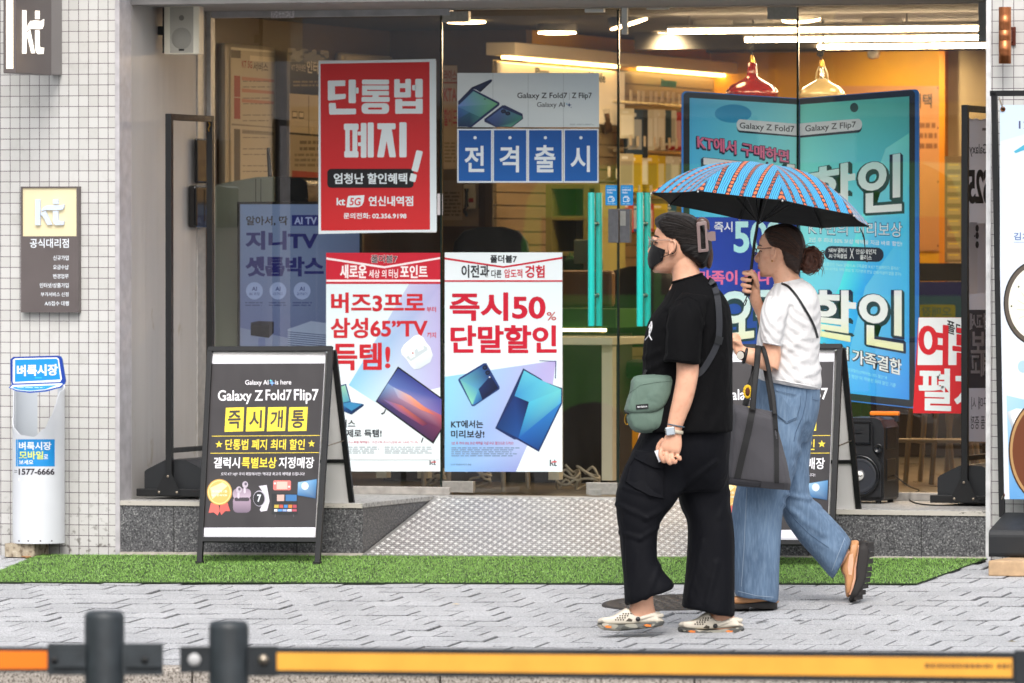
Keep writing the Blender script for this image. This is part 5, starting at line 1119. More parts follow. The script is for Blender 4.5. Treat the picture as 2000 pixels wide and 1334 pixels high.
# header board and its lip
hs = Sheet((0, cy - .125, 0), (.1, -1, 0))
hp = [(26, 697), (112, 694.5), (118, 696), (121, 701), (128, 744), (126, 750), (110, 757), (60, 754), (24, 752), (21, 744), (20.5, 702)]
m = MB(); m.prism([hs.pt(x, y) for x, y in hp], (-.002, .014, 0), '#1a56b0'); m.build('header_board', PRINT, t)
s = hs; s.poly(hp, '#1b3f9e', .3); s.poly([(29, 700), (111, 698), (115, 701), (121, 740), (118, 746), (26, 749), (25, 744), (25, 703)], '#eef2f6', 1); s.poly([(29.5, 702.5), (110, 700.5), (113, 703), (118, 741), (29, 746)], '#1e8fd8', 2)
s.text('벼룩시장', 33.7, 713, 113, 735, '#f0f4f8', 3, .035, sk=-2, rep=.4); s.rect(68, 736.5, 82, 739, '#39b6e0', 3, r=1)
lip = [(17, 757), (24, 750), (121, 746.5), (127, 748), (120, 757), (90, 765), (58, 767.5), (32, 764)]
s.poly(lip, '#1b4fae', 3); s.poly([(20, 757), (25, 752), (121, 748.5), (123, 750), (117, 755), (88, 762), (58, 764.5), (34, 762)], '#eef2f6', 4); s.poly([(24, 757.5), (30, 755.5), (112, 752), (88, 760.5), (58, 763), (36, 761)], '#2a9ede', 5); s.fine(34, 756, 96, 759, 1, '#bfe0f4', 6)
s.build('header_print', PRINT, t)
adopt(t)
c = onG(70, 1086); t = thing('concrete_block', 'rough beige concrete block under the flyer dispenser', 'block', c)
m = MB(); a = onG(24, 1086); b = onG(108, 1082); z0 = gz(a.x, -.1)
bm_ = MB()
pts = [V((a.x, -.20, z0)), V((b.x - .02, -.20, z0)), V((b.x - .02, -.02, z0)), V((a.x, -.02, z0))]
bm_.prism(pts, (0, 0, zb - z0 - .001)); o = bm_.build('block_body', speckle('rough_concrete', '#a89c88', '#6a5c4c', '#c2b8a4', 40, .95, .8), t, .012, 3); adopt(t)
t = thing('cardboard_scrap', 'flattened torn cardboard scrap poking out by the mat corner', 'cardboard', onG(40, 1090)); m = MB(); q = [onG(*p) for p in ((22, 1088), (62, 1085.5), (66, 1089), (52, 1093), (48, 1091))]; m.prism([p + V((0, 0, .006)) for p in q], (0, 0, .004)); m.build('scrap_sheet', mat('cardboard', '#a3744c', .85, noise_s=30), t); adopt(t)
# ================================================================ THINGS OUTSIDE THE SHOP
M_BLK = mat('black_powder_coat', '#0a0b0d', .5, noise_s=30, noise_a=.1)
M_BPL = mat('black_plastic_base', '#1d1f22', .5, noise_s=12, noise_a=.08, bump=.12, bs=200)
M_STEEL = mat('zinc_bolt', '#9a8f80', .35, .9)
# wall loudspeaker on the reveal
YS_ = .40
t = thing('wall_speaker', 'cream wall loudspeaker with round grille mounted high on the grey reveal', 'loudspeaker', onY(350, 106, YS_))
zt_, zb_ = onY(350, 12, YS_).z, onY(350, 105, YS_).z
xa, xb_, xc, xd = (onY(x, 50, YS_).x for x in (317, 331, 379, 386))
pl = [(xa, YS_ + .02), (xb_, YS_), (xc, YS_), (xd, YS_ + .02), (xd - .02, YS_ + .13), (xa + .01, YS_ + .13)]
M_SPW = mat('speaker_cream', '#ece7d4', .4); M_GRL = mat('speaker_grille', '#aeaa9e', .55, bump=.5, bs=700)
m = MB(); m.prism([V((x, y, zb_)) for x, y in pl], (0, 0, zt_ - zb_)); m.build('cabinet', M_SPW, t, .004)
m = MB(); m.box((xb_ + .003, YS_ - .003, zb_ + .004), (xc - .003, YS_ - .0005, zt_ - .004)); m.build('grille', M_GRL, t, .001)
cz = onY(355, 75, YS_).z; xm = (xb_ + xc) / 2; r_ = .049
m = MB(); m.lathe((xm, YS_ - .0035, cz), [(r_, 0), (r_ * .96, .0015), (r_ * .5, .003), (.001, .0035)], (0, -1, 0), 32); m.build('woofer_grille', mat('woofer_grille', '#9a978d', .6, bump=.6, bs=800), t)
m = MB(); m.lathe((xm, YS_ - .0035, onY(355, 35, YS_).z), [(.0125, 0), (.012, .002), (.008, .0022), (.004, .0005), (.001, .0005)], (0, -1, 0), 20); m.build('tweeter', mat('tweeter_grey', '#77746c', .5), t)
m = MB(); z_ = onY(355, 97.5, YS_).z; m.box((xm - .013, YS_ - .006, z_ - .004), (xm + .013, YS_ - .0037, z_ + .004)); m.build('badge', M_BLK, t)
m = MB(); m.box((xa - .012, YS_ + .03, zb_ + .004), (xa - .0005, YS_ + .12, zt_ - .004)); m.box((XL + .001, YS_ + .06, (zb_ + zt_) / 2 - .02), (xa - .0125, YS_ + .09, (zb_ + zt_) / 2 + .02)); each(m, 'wall_bracket', M_BLK, t, .003); adopt(t)

# fingerprint reader with flip cover
XA = XL + .0065; p0 = onX(366, 447, XA)
t = thing('entry_reader', 'black entry reader with its cover flipped up on the left window frame', 'entry reader', p0)
def yz(px, py, X=XA): q = onX(px, py, X); return q.y, q.z
ya, za = yz(366, 362); yb, zb2 = yz(403, 445)
m = MB(); m.box((XA + .0005, ya, zb2), (XA + .045, yb - .03, za)); m.build('reader_body', mat('gloss_black', '#0c0c0e', .15, coat=.5), t, .012, 3)
ya2, za2 = yz(374, 270); yb2, zb3 = yz(404, 358)
m = MB(); m.box((XA + .012, ya2, zb3), (XA + .03, yb2 - .03, za2)); m.build('flip_cover', MATS['gloss_black'], t, .008, 3)
m = MB(); m.box((XA + .0455, ya + .1, zb2 + .03), (XA + .047, ya + .16, za - .02)); m.build('reader_screen', mat('reader_glass', '#3a3226', .08), t); m = MB(); m.box((XA + .0475, ya + .115, zb2 + .06), (XA + .0482, ya + .14, zb2 + .085)); m.build('sensor_window', mat('sensor_blue', '#27406a', .2), t); adopt(t)

# banner stands -----------------------------------------------------------
def banner_stand(nm, label, X, Ya, Yb_, ztop, Z0, X2=None, lowbar=.16):
    """frame of square tube running back from the street, on a water filled base"""
    t = thing(nm, label, 'banner stand', (X, (Ya + Yb_) / 2, Z0)); wd = .029
    m = MB(); m.box((X - wd / 2, Ya - wd / 2, Z0 + .05), (X + wd / 2, Ya + wd / 2, ztop)); m.build('upright', M_BLK, t, .0015)
    m = MB(); m.box((X - wd / 2, Yb_ - wd / 2, Z0 + .05), (X + wd / 2, Yb_ + wd / 2, ztop)); m.build('upright', M_BLK, t, .0015)
    m = MB(); m.box((X - wd / 2 + .0005, Ya + wd / 2, ztop - wd), (X + wd / 2 - .0005, Yb_ - wd / 2, ztop - .0005)); m.build('top_bar', M_BLK, t, .0015)
    m = MB(); m.box((X - wd / 2 + .002, Ya + wd / 2, Z0 + lowbar), (X + wd / 2 - .002, Yb_ - wd / 2, Z0 + lowbar + .022)); m.build('lower_bar', M_BLK, t, .0015)
    m = MB(); hw = .15; ym = (Ya + Yb_) / 2
    pr = [(-hw, .045), (-hw, .125), (-hw + .012, .135), (-.05, .178), (.05, .178), (hw - .012, .135), (hw, .125), (hw, .045)]
    m.prism([V((X + .02 + a, Ya + .02, Z0 + b)) for a, b in pr], (0, Yb_ - Ya + .05, 0)); m.build('water_base', M_BPL, t, .014, 3)
    m = MB(); m.box((X - .155, Ya - .018, Z0 + .014), (X + .19, Ya + .016, Z0 + .048)); m.box((X - .155, Yb_ - .0, Z0 + .014), (X + .19, Yb_ + .03, Z0 + .048)); each(m, 'base_rail', M_BLK, t, .003)
    m = MB(); q = [(-.062, .02), (.062, .02), (.052, .05), (.018, .118), (-.018, .118), (-.052, .05)]
    m.prism([V((X + a, Ya - .0215, Z0 + b)) for a, b in q], (0, .003, 0)); m.build('gusset_plate', M_BLK, t)
    m = MB()
    for a, b in ((0, .105), (-.043, .033), (.043, .033)): m.lathe((X + a, Ya - .022, Z0 + b), [(.0065, 0), (.006, .003), (.001, .0035)], (0, -1, 0), 10)
    each(m, 'bolt', M_STEEL, t)
    m = MB()
    for yy in (Ya + .025, Yb_ - .02):
        for z_, s_ in ((ztop - wd, -1), (Z0 + lowbar + .022, 1)):
            m.tube([(X, yy, z_), (X + .004, yy + .003, z_ + s_ * .014), (X - .003, yy + .004, z_ + s_ * .03), (X + .003, yy - .004, z_ + s_ * .042)], .0028, 6, sub=3)
    each(m, 'spring_hook', MATS['brass'], t)
    return t
pA = onZ(334, 975.5, DZ)
Ya = max(.03, pA.y); XA_ = onY(331, 600, Ya).x; Yb_ = onX(411, 600, XA_).y
t = banner_stand('banner_stand', 'empty black banner stand frame on the left end of the granite step', XA_, Ya, Yb_, onY(331, 222, Ya).z, DZ, lowbar=.21); adopt(t)
pB = onZ(1887, 981, DZ); Yc = .5; XB_ = onY(1885, 600, Yc).x
t = banner_stand('banner_stand', 'black banner stand with a mirrored phone banner at the right end of the step', XB_, Yc, Yc + .545, onY(1885, 205, Yc).z, DZ, lowbar=.2)
s = Sheet((XB_ + .003, 0, 0), (1, 0, 0))
s.rect(1891, 233, 1960, 862, '#d4ced6', 0, sk=2)
def mt(tx, x0, y0, x1, y1, col, **k): s.text(tx, x0, y0, x1, y1, col, 1, mirror=True, **k)
mt('Galaxy', 1893, 281, 1928, 306, '#4a4850', b=.01); mt('S25', 1891, 331, 1934, 398, '#47474c', b=.03, rep=.6); s.rect(1918, 250, 1934, 255, '#6b6870', 1)
s.rect(1893, 434, 1909, 574, '#a6a2a6', 1, c2='#e4dcd8', r=3); s.rect(1909, 436, 1925, 572, '#bdb8bc', 1, c2='#dedade', r=3)
for y_ in (446, 460, 478): s.circ(1908, y_, 3.4, 7, '#38363c', 2)
s.circ(1903, 461, 1.2, 2, '#38363c', 2)
s.rect(1891, 605, 1932, 758, '#5a585e', 1); mt('창고세', 1894, 612, 1932, 644, '#dcd6dc', b=.03); mt('보', 1896, 648, 1924, 690, '#dcd6dc', b=.03); mt('체고', 1896, 690, 1932, 735, '#dcd6dc', b=.03); mt('구매 시', 1897, 775, 1930, 800, '#5c5a60', b=.01); mt('정품 증정', 1896, 812, 1932, 838, '#5c5a60', b=.01)
s.build('banner_fabric', PRINTC, t)
m = MB(); q = [onX(1891 + i * 8, 233 + (i * 3 % 5) - 2, XB_ + .004) for i in range(6)]; m.tube(q, .003, 6); m.build('banner_hem', mat('hem_cloth', '#d9d3d9', .7), t); adopt(t)

# food banner at the right edge, on a plank
Yd = -.14; x_post = onY(1946, 600, Yd).x; ztop = onY(1946, 177, Yd).z
gb = onG(1966, 1114); Zp = gz(gb.x + .3, -.25) + .035
t = thing('banner_stand', 'black stand with a pale blue food banner in front of the right tiled pillar', 'banner stand', (gb.x + .35, -.3, Zp))
zl = onY(1958, 1000, Yd).z
m = MB(); a = onY(1942, 180, Yd); b = onY(1957.5, 1010, Yd); m.bar(b, a, .024, .024, side=(0, 1, 0)); m.build('upright', M_BLK, t, .0015)
m = MB(); a2 = onY(1933, 180, Yd - .013); m.box((a2.x, Yd - .012, ztop - .024), (a2.x + .72, Yd + .012, ztop)); m.build('top_bar', M_BLK, t, .0015)
m = MB(); xr2 = a2.x + .68; m.bar((xr2 + .02, Yd, zl - .05), (xr2, Yd, ztop - .02), .024, .024, side=(0, 1, 0)); m.build('upright', M_BLK, t, .0015)
fx = onY(1931, 1090, -.42).x; zb_ = Zp + .006
m = MB(); D_ = .40; hgt = onY(1960, 1036, -.42).z - zb_; top = onY(1970, 1003, -.1).z - zb_
pr = [(-.42, 0), (-.42, hgt - .012), (-.408, hgt), (-.14, top + .005), (-.08, top + .005), (-.03, hgt), (-.03, 0)]
m.prism([V((fx, y, zb_ + z)) for y, z in pr], (.78, 0, 0)); m.build('water_base', M_BPL, t, .018, 3)
s = Sheet((0, Yd - .006, 0), NEG); s.rect(1953, 205, 2300, 975, '#cdd9ea', 0, c2='#dde2ec'); s.poly([(1953, 205), (2300, 205), (2300, 240), (2090, 235), (2000, 262), (1953, 276)], '#c2d4e6', 1)
s.text('12,000', 1990, 236, 2060, 254, '#4a4e74', 2, .01); s.poly([(1980, 296), (2000, 283), (2030, 278), (2030, 288), (2000, 293), (1984, 299)], '#4aa6c2', 2)
s.text('김치말이국수', 1980, 454, 2080, 469, '#4a6aa4', 2, .012); s.line(1980, 473, 2080, 473, .8, '#8a9cc4', 2)
s.circ(2027, 592, 67, 84, '#2a2826', 2, 48); s.circ(2027, 592, 64, 81, '#5a5148', 3, 48); s.circ(2027, 592, 57, 73, '#e6e2d4', 4, 48); s.circ(2022, 600, 40, 50, '#efe9d8', 5, 40)
for a_ in range(0, 360, 24): s.line(2022 + 8 * math.cos(R_(a_)), 600 + 10 * math.sin(R_(a_)), 2022 + 36 * math.cos(R_(a_ + 30)), 600 + 44 * math.sin(R_(a_ + 30)), 1.4, '#cfc7b0', 6 + (a_ % 3) * .3)
for x_, y_ in ((1982, 640), (1990, 560), (1976, 598)): s.circ(x_, y_, 1.6, 1.8, '#3c4a2c', 7)
s.poly([(1966, 772), (2040, 790), (2300, 800), (2300, 975), (1972, 975)], '#7fb2dc', 2, ['#a8cce6', '#8abce0', '#8abce0', '#9ac4e4', '#5f9ad0']); s.circ(1998, 716, 10, 12, '#a8c8e4', 1)
s.poly([(1966, 805), (1985, 798), (2015, 800), (2012, 838), (1978, 842)], '#d6dade', 3, ['#b8c0c8', '#eef2f4', '#c8d0d8', '#dfe4e8', '#9aa4ae']); s.poly([(1975, 812), (1990, 806), (1992, 822), (1980, 828)], '#f2f5f6', 4)
s.circ(2052, 880, 82, 108, '#4a3424', 5, 52); s.circ(2052, 880, 79, 105, '#b08a5c', 6, 52); s.circ(2052, 880, 74, 99, '#6a3a22', 7, 52); s.circ(2062, 885, 60, 80, '#8e4a2c', 8, 48); s.circ(2075, 880, 45, 62, '#7a3520', 9, 40)
s.build('banner_fabric', PRINT, t)
k0 = MB()
for px_, py_ in ((1959, 213), (1958, 967)):
    q = onY(px_, py_, Yd - .008); k0.lathe(q, [(.011, 0), (.011, .003), (.006, .003), (.006, 0)], (0, -1, 0), 18)
each(k0, 'eyelet', mat('brass_eyelet', '#7a4a2e', .3, .8), t)
k0 = MB(); k0.tube([onY(1951, 190, Yd - .008), onY(1954, 198, Yd - .01), onY(1957, 206, Yd - .01), onY(1959, 211, Yd - .01)], .003, 6, sub=3); k0.tube([onY(1956, 980, Yd - .008), onY(1957, 973, Yd - .01), onY(1958.5, 968, Yd - .01)], .003, 6); each(k0, 'spring_hook', M_STEEL, t); adopt(t)
t = thing('wooden_plank', 'worn pale wooden plank under the food banner base', 'plank', (fx + .3, -.4, Zp - .035)); m = MB(); q = onG(1930, 1126)
m.box((q.x, q.y, gz(q.x, q.y) + .002), (q.x + .9, -.12, Zp + .004)); m.build('plank_board', mat('raw_wood', '#b89a78', .8, noise_s=14, noise_a=.25, bump=.4, bs=60), t, .006); adopt(t)

# copper wall lamp
Yl = -.10; a = onY(1951, 14, Yl); b = onY(1974.5, 124, Yl)
t = thing('wall_lamp', 'brushed copper tube wall lamp on the right tiled pillar', 'wall lamp', ((a.x + b.x) / 2, 0, b.z)); r_ = (b.x - a.x) / 2; xm = (a.x + b.x) / 2; H = a.z - b.z
def copper():
    k = N('brushed_copper'); tc = k.n('TexCoord'); mp = k.n('Mapping'); k.l(tc.outputs['Object'], mp.inputs['Vector']); mp.inputs['Scale'].default_value = (60, 60, 4)
    nz = k.n('TexNoise', i_Scale=3.0, i_Detail=3.0); k.l(mp, nz.inputs['Vector']); k.col(k.mix(nz, '#a8603a', '#d08a5c')); k.b.inputs['Metallic'].default_value = .9; k.b.inputs['Roughness'].default_value = .36; return k.m
M_COP = copper()
m = MB(); m.lathe((xm, Yl, b.z), [(r_ - .003, .004), (r_, 0), (r_, H * .40), (r_ - .001, H * .402), (r_ - .001, H * .407), (r_, H * .409), (r_, H * .585), (r_ - .001, H * .587), (r_ - .001, H * .592), (r_, H * .594), (r_, H), (r_ - .003, H - .004)], n=36); m.build('lamp_tube', M_COP, t)
m = MB(); m.lathe((xm, Yl, b.z), [(r_ - .004, .005), (.001, .0055)], n=24); m.lathe((xm, Yl, a.z), [(r_ - .004, -.005), (.001, -.0055)], n=24); m.build('lamp_glow', mat('warm_lamp', '#ffffff', .4, emit='#ffd9a0', es=5), t)
m = MB(); m.box((xm - .014, Yl + r_ * .9, b.z + H * .40), (xm + .014, -.012, b.z + H * .60)); m.box((xm - .024, -.0118, b.z + H * .33), (xm + .024, -.0005, b.z + H * .66)); m.build('wall_bracket', mat('copper_dark', '#6a3a30', .4, .5), t, .002); adopt(t)

# sandwich boards -----------------------------------------------------------
gl_, gr_ = onG(390, 1104), onG(620, 1105); YT = -.20
TL, TR_ = onY(410.5, 684, YT), onY(646, 683, YT)
t = thing('sandwich_board', 'black sandwich board with a full dark phone advert on the grass mat', 'sandwich board', ((gl_.x + gr_.x) / 2, -.2, gz(gl_.x, -.2)), 'sandwich boards in front of the shop')
wd = .024
fn = (gr_ - gl_).cross(TL - gl_).normalized()
if fn.dot(FWD) > 0: fn = -fn
def bar2(nm, a, b, w1=wd, w2=.022, side=None, par=t, mt_=M_BLK, dz=0):
    m = MB(); m.bar(a, b, w1, w2, side=side or fn); return m.build(nm, mt_, par, .0015)
bar2('upright', gl_, TL); bar2('upright', gr_, TR_)
bar2('top_rail', TL + V((-.008, 0, .004)), TR_ + V((.008, 0, .004)), .022, .0225)
s0 = Sheet(gl_, fn); rl, rr = s0.pt(392, 1054), s0.pt(622, 1055)
bar2('bottom_rail', rl + V((.008, 0, 0)), rr - V((.008, 0, 0)), .022, .0205)
bl_, br_ = onG(480, 1083), onG(699, 1082)
RTL, RTR = TL + V((.004, .028, -.004)), TR_ + V((.004, .028, -.004))
rn = (br_ - bl_).cross(RTL - bl_).normalized()
bar2('rear_upright', bl_, RTL, side=rn); bar2('rear_upright', br_, RTR, side=rn)
def lp(a, b, f): return a + (b - a) * f
bar2('rear_rail', lp(bl_, RTL, .115), lp(br_, RTR, .115), .022, .0195, rn); bar2('rear_rail', lp(bl_, RTL, .46), lp(br_, RTR, .46), .016, .0195, rn)
m = MB(); q = [lp(bl_, RTL, .12), lp(br_, RTR, .12), lp(br_, RTR, .99), lp(bl_, RTL, .99)]; m.prism(q, rn * .003); m.build('rear_panel', mat('white_back_panel', '#d3d1cf', .5, noise_s=4, noise_a=.05), t)
sF = Sheet(gl_ - fn * .0065, fn); m = MB(); m.prism([sF.pt(x, y) for x, y in ((416, 688), (636, 687), (616, 1052), (395, 1052))], -fn * .003); m.build('front_panel', MATS['white_back_panel'], t)
m = MB(); m.tube([lp(gr_, TR_, .55) + V((0, .01, 0)), lp(br_, RTR, .56)], .003, 6); m.build('spreader_chain', M_STEEL, t)
for p, nn in ((gl_, fn), (gr_, fn), (bl_, rn), (br_, rn)):
    m = MB(); m.box(p + V((-.016, -.016, -.004)), p + V((.016, .016, .02))); m.build('foot_cap', mat('black_rubber', '#161616', .6), t, .003)
s = Sheet(gl_ - fn * .004, fn)
A_ = lambda pts: [(380 + x / 2.964, 660 + y / 2.964) for x, y in pts]
A4 = lambda a, b, c, d: (380 + a / 2.964, 660 + b / 2.964, 380 + c / 2.964, 660 + d / 2.964)
def AQ(a, b, c, d, skew=.055):        # upright of the leaning board: left edge drifts with height
    return tuple(A_([(a, b), (c, b), (c - (d - b) * skew, d), (a - (d - b) * skew, d)]))
s.poly(A_([(106, 82), (760, 80), (697, 1160), (43, 1160)]), '#c9c9cf', 0); s.poly(A_([(105, 105), (756, 100), (754, 143), (103, 147)]), '#eceaf2', .5); s.poly(A_([(50, 1099), (700, 1097), (697, 1142), (48, 1142)]), '#e9e6f2', .5)
s.poly(A_([(103, 150), (753, 148), (700, 1097), (50, 1099)]), '#2c282a', 1, ['#302c2e', '#2d292b', '#282426', '#2b2729'])
YEL = '#f2d63a'; WT = '#f0eef2'
s.text('Galaxy AI', *A4(294, 244, 428, 280), WT, 2, .006); s.poly(star(*A_([(449, 262)])[0], 6, .3, 4), '#7aa8ee', 2); s.poly(star(*A_([(441, 248)])[0], 3.4, .3, 4), '#64d0d8', 2); s.text('is here', *A4(467, 243, 560, 270), WT, 2, .004)
s.text('Galaxy Z', *A4(136, 303, 396, 383), WT, 2, .014); s.text('Fold7', *A4(412, 300, 562, 362), WT, 2, .014); s.text('Flip7', *A4(576, 297, 718, 382), WT, 2, .014)
for ch, q in (('즉', ((182, 405), (287, 402), (281, 541), (174, 544))), ('시', ((304, 403), (410, 401), (403, 539), (297, 542))), ('개', ((427, 402), (532, 400), (524, 538), (419, 541))), ('통', ((549, 402), (656, 400), (648, 538), (541, 541)))):
    Q4 = A_(q); s.poly(Q4, YEL, 2); cx_ = sum(p[0] for p in Q4) / 4; cy_ = sum(p[1] for p in Q4) / 4
    s.text(ch, 0, 0, 0, 0, '#37332f', 3, .025, quad=tuple((cx_ + (x - cx_) * .70, cy_ + (y - cy_) * .76) for x, y in Q4))
s.line(*A4(100, 569, 726, 565), 1.1, YEL, 2); s.line(*A4(93, 668, 721, 664), 1.1, YEL, 2)
s.text('단통법 폐지 최대 할인', 0, 0, 0, 0, YEL, 2, .014, quad=AQ(180, 586, 640, 648)); s.poly(star(*A_([(142, 617)])[0], 7.4), YEL, 2); s.poly(star(*A_([(678, 613)])[0], 7.4), YEL, 2)
s.text('갤럭시', 0, 0, 0, 0, WT, 2, .016, quad=AQ(113, 691, 264, 755)); s.text('특별보상', 0, 0, 0, 0, YEL, 2, .016, quad=AQ(276, 691, 477, 755)); s.text('지정매장', 0, 0, 0, 0, WT, 2, .016, quad=AQ(490, 690, 694, 755)); s.text('오직 KT HJY 우리 매장에서만! 역대급 최고의 혜택을 드립니다!', 0, 0, 0, 0, '#d8d4dc', 2, .008, quad=AQ(154, 778, 638, 800))
mx, my = A_([(145, 893)])[0]
s.poly(A_([(95, 955), (140, 970), (146, 1005), (133, 1028), (112, 1010), (82, 1013)]), '#d9635a', 2); s.poly(A_([(148, 970), (192, 955), (206, 1003), (178, 1003), (155, 1026), (146, 1000)]), '#cf5a52', 2.4)
s.circ(mx, my, 24.5, 25.5, '#c79a4c', 3, 36); s.circ(mx, my, 22.5, 23.5, '#ecd08a', 3.5, 36); s.circ(mx, my, 20.5, 21.5, '#d8ac5c', 4, 36); s.poly([(mx - 18, my - 8), (mx + 6, my - 19), (mx + 16, my - 12), (mx - 14, my + 14)], '#f2dca4', 4.5)
s.text('세대판매 1등', *A4(100, 882, 190, 896), '#fbf3de', 5, .01); s.text('HJY 전국대표', *A4(100, 906, 190, 919), '#fbf3de', 5, .01)
s.rect(*A4(223, 918, 326, 1012), '#a58fa2', 2, c2='#6f5f70', r=9); s.rect(*A4(222, 872, 327, 935), '#8a7a8a', 2.4, c2='#b9a6b8', r=9); s.rect(*A4(232, 924, 318, 945), '#3a323c', 3, r=3)
for x_, y_ in ((258, 880), (294, 850)): s.circ(*A_([(x_, y_)])[0], 5.6, 6.6, '#b6aab8', 4); s.circ(*A_([(x_ + 3, y_ - 4)])[0], 2.6, 3, '#5a5260', 4.5); s.rect(*A4(x_ - 9, y_ + 10, x_ + 3, y_ + 50), '#c6bac8', 3.6, r=2)
s.poly(A_([(372, 858), (418, 852), (428, 905), (434, 945), (420, 1000), (385, 1006), (378, 995), (405, 940), (395, 890)]), '#d6d0dc', 2); s.circ(*A_([(377, 930)])[0], 12.6, 15.6, '#b8b2c0', 3); s.circ(*A_([(374, 931)])[0], 11, 14, '#16161c', 3.5); s.text('7', *A4(364, 908, 386, 950), '#dfe2ea', 4, .03)
s.rect(*A4(456, 825, 558, 882), '#d9706a', 2, r=3); s.rect(*A4(476, 833, 538, 876), '#eeb0a4', 3); s.circ(*A_([(466, 843)])[0], 2, 2, '#f0d8d4', 3); s.circ(*A_([(548, 862)])[0], 2, 2, '#f0d8d4', 3)
s.poly(A_([(597, 832), (712, 812), (704, 934), (592, 915)]), '#1a2430', 2); s.poly(A_([(600, 836), (708, 818), (701, 929), (596, 911)]), '#3a6a94', 3, ['#8fb8d8', '#4a86b8', '#1f4a78', '#2a6aa0']); s.circ(*A_([(640, 858)])[0], 7, 7.5, '#cfe2ee', 4)
s.rect(*A4(447, 902, 597, 1022), '#121418', 2.5)
for i_, (x_, y_, x2, y2, c_) in enumerate(((478, 908, 520, 945, '#c9a49a'), (528, 908, 592, 945, '#2f6aa0'), (462, 966, 488, 985, '#b8a03a'), (492, 966, 514, 985, '#b84a3a'), (518, 966, 540, 985, '#3a7ab8'), (544, 966, 566, 985, '#c87a2a'), (570, 966, 592, 985, '#a83a4a'), (462, 992, 480, 1005, '#e8e8ee'), (484, 992, 506, 1005, '#4a8ad0'), (510, 992, 534, 1005, '#8aa0d8'), (538, 992, 562, 1005, '#e0d8e8'), (566, 992, 592, 1005, '#b04a5a'))): s.rect(*A4(x_, y_, x2, y2), c_, 3.2)
s.line(*A4(470, 1022, 466, 1038), .9, '#5a585c', 3); s.line(*A4(572, 1022, 576, 1036), .9, '#5a585c', 3)
s.build('advert_print', PRINTV, t)
m = MB(); rng = random.Random(8)
P = [[s.pt(417 + i * 10.9, 687.5 + j * 3.6, 2) + fn * .004 * rng.random() for i in range(21)] for j in range(3)]
for j in range(2):
    for i in range(20): m.face([P[j][i], P[j][i + 1], P[j + 1][i + 1], P[j + 1][i]], sm=True)
m.build('clear_film', MATS['clear_film'], t); adopt(t)
dx_ = onY(1641, 678, YT).x - TR_.x
copy_tree(t, (dx_, .0, GX * dx_), 'black sandwich board half hidden behind the woman in jeans')

# portable loudspeaker ------------------------------------------------------
pN = onZ(1682, 984, DZ); YN = pN.y; x0_, x1_ = onY(1636, 900, YN).x, onY(1724, 900, YN).x; zN = onY(1680, 816, YN).z; HN = zN - DZ; xm = (x0_ + x1_) / 2; DN = .25
t = thing('portable_loudspeaker', 'black portable loudspeaker with an orange carry handle on the right of the step', 'loudspeaker', (xm, YN + .12, DZ))
M_SP = mat('speaker_black', '#1a1b1e', .45, bump=.2, bs=300); M_SPG = mat('speaker_gloss', '#0f1013', .22); M_CONE = mat('speaker_cone', '#303238', .35)
m = MB(); q = [(-.5, .03), (-.5, .86), (-.42, .95), (-.3, 1.), (.3, 1.), (.42, .97), (.5, .88), (.5, .03), (.44, 0), (-.44, 0)]; Wn = x1_ - x0_
m.prism([V((xm + a * Wn, YN + .02, DZ + .012 + b * (HN - .012))) for a, b in q], (0, DN, 0)); m.build('cabinet', M_SP, t, .012, 3)
m = MB(); q2 = [(-.47, .05), (-.47, .84), (-.4, .92), (-.28, .965), (.2, .965), (.27, .9), (.27, .62), (.40, .52), (.47, .42), (.47, .05)]
m.prism([V((xm + a * Wn, YN + .002, DZ + .012 + b * (HN - .012))) for a, b in q2], (0, .018, 0)); m.build('front_baffle', M_SP, t, .006, 2)
cw = V((xm - .002, YN - .001, DZ + .125)); rW = .094
m = MB(); m.lathe(cw, [(rW, 0), (rW, .008), (rW * .9, .012), (rW * .84, .006), (rW * .8, .003)], (0, -1, 0), 40, caps=False); m.build('woofer_ring', M_SPG, t)
m = MB(); m.lathe(cw, [(rW * .82, .004), (rW * .72, .008), (rW * .66, .003), (rW * .3, -.012 + .014), (rW * .24, .008), (.001, .010)], (0, -1, 0), 40); m.build('woofer_cone', M_CONE, t)
m = MB(); m.lathe(cw, [(.021, .0105), (.021, .0125), (.001, .013)], (0, -1, 0), 24); o = m.build('badge', mat('badge_white', '#dcdcd8', .4), t)
s = Sheet(cw - V((0, .0137, 0)), NEG); q = cw - CAM; 
def w2p(p): d = p - CAM; z = d.dot(FWD); return 1000 + FPX * d.dot(RT) / z, 667 - FPX * d.dot(UP) / z
bx, by = w2p(cw - V((0, .0137, 0))); s.text('navi', bx - 7, by - 2.5, bx + 7, by + 2.5, '#2a2622', 0, .03); s.circ(bx - 4, by - 5, .9, .9, '#d8602a', 0); s.build('badge_print', PRINT, t)
hz = DZ + .315; m = MB()
for f, d_ in ((1., 0), (.72, .012)): pass
fr = [(-.078, .05), (.062, .05), (.062, -.05), (-.078, -.05)]; bk = [(-.035, .018), (.03, .018), (.03, -.022), (-.035, -.022)]
F_ = [V((xm - .012 + a, YN - .006, hz + b)) for a, b in fr]; K_ = [V((xm - .012 + a, YN + .022, hz + b)) for a, b in bk]
m.mesh(F_ + K_, ((0, 1, 5, 4), (1, 2, 6, 5), (2, 3, 7, 6), (3, 0, 4, 7), (4, 5, 6, 7))); m.build('horn', M_SPG, t)
m = MB()
for i in range(5): m.box((xm - .034, YN + .004 - i * .001, hz - .024 + i * .009), (xm + .008, YN + .012, hz - .0195 + i * .009))
m.build('horn_phase_plug', M_SP, t)
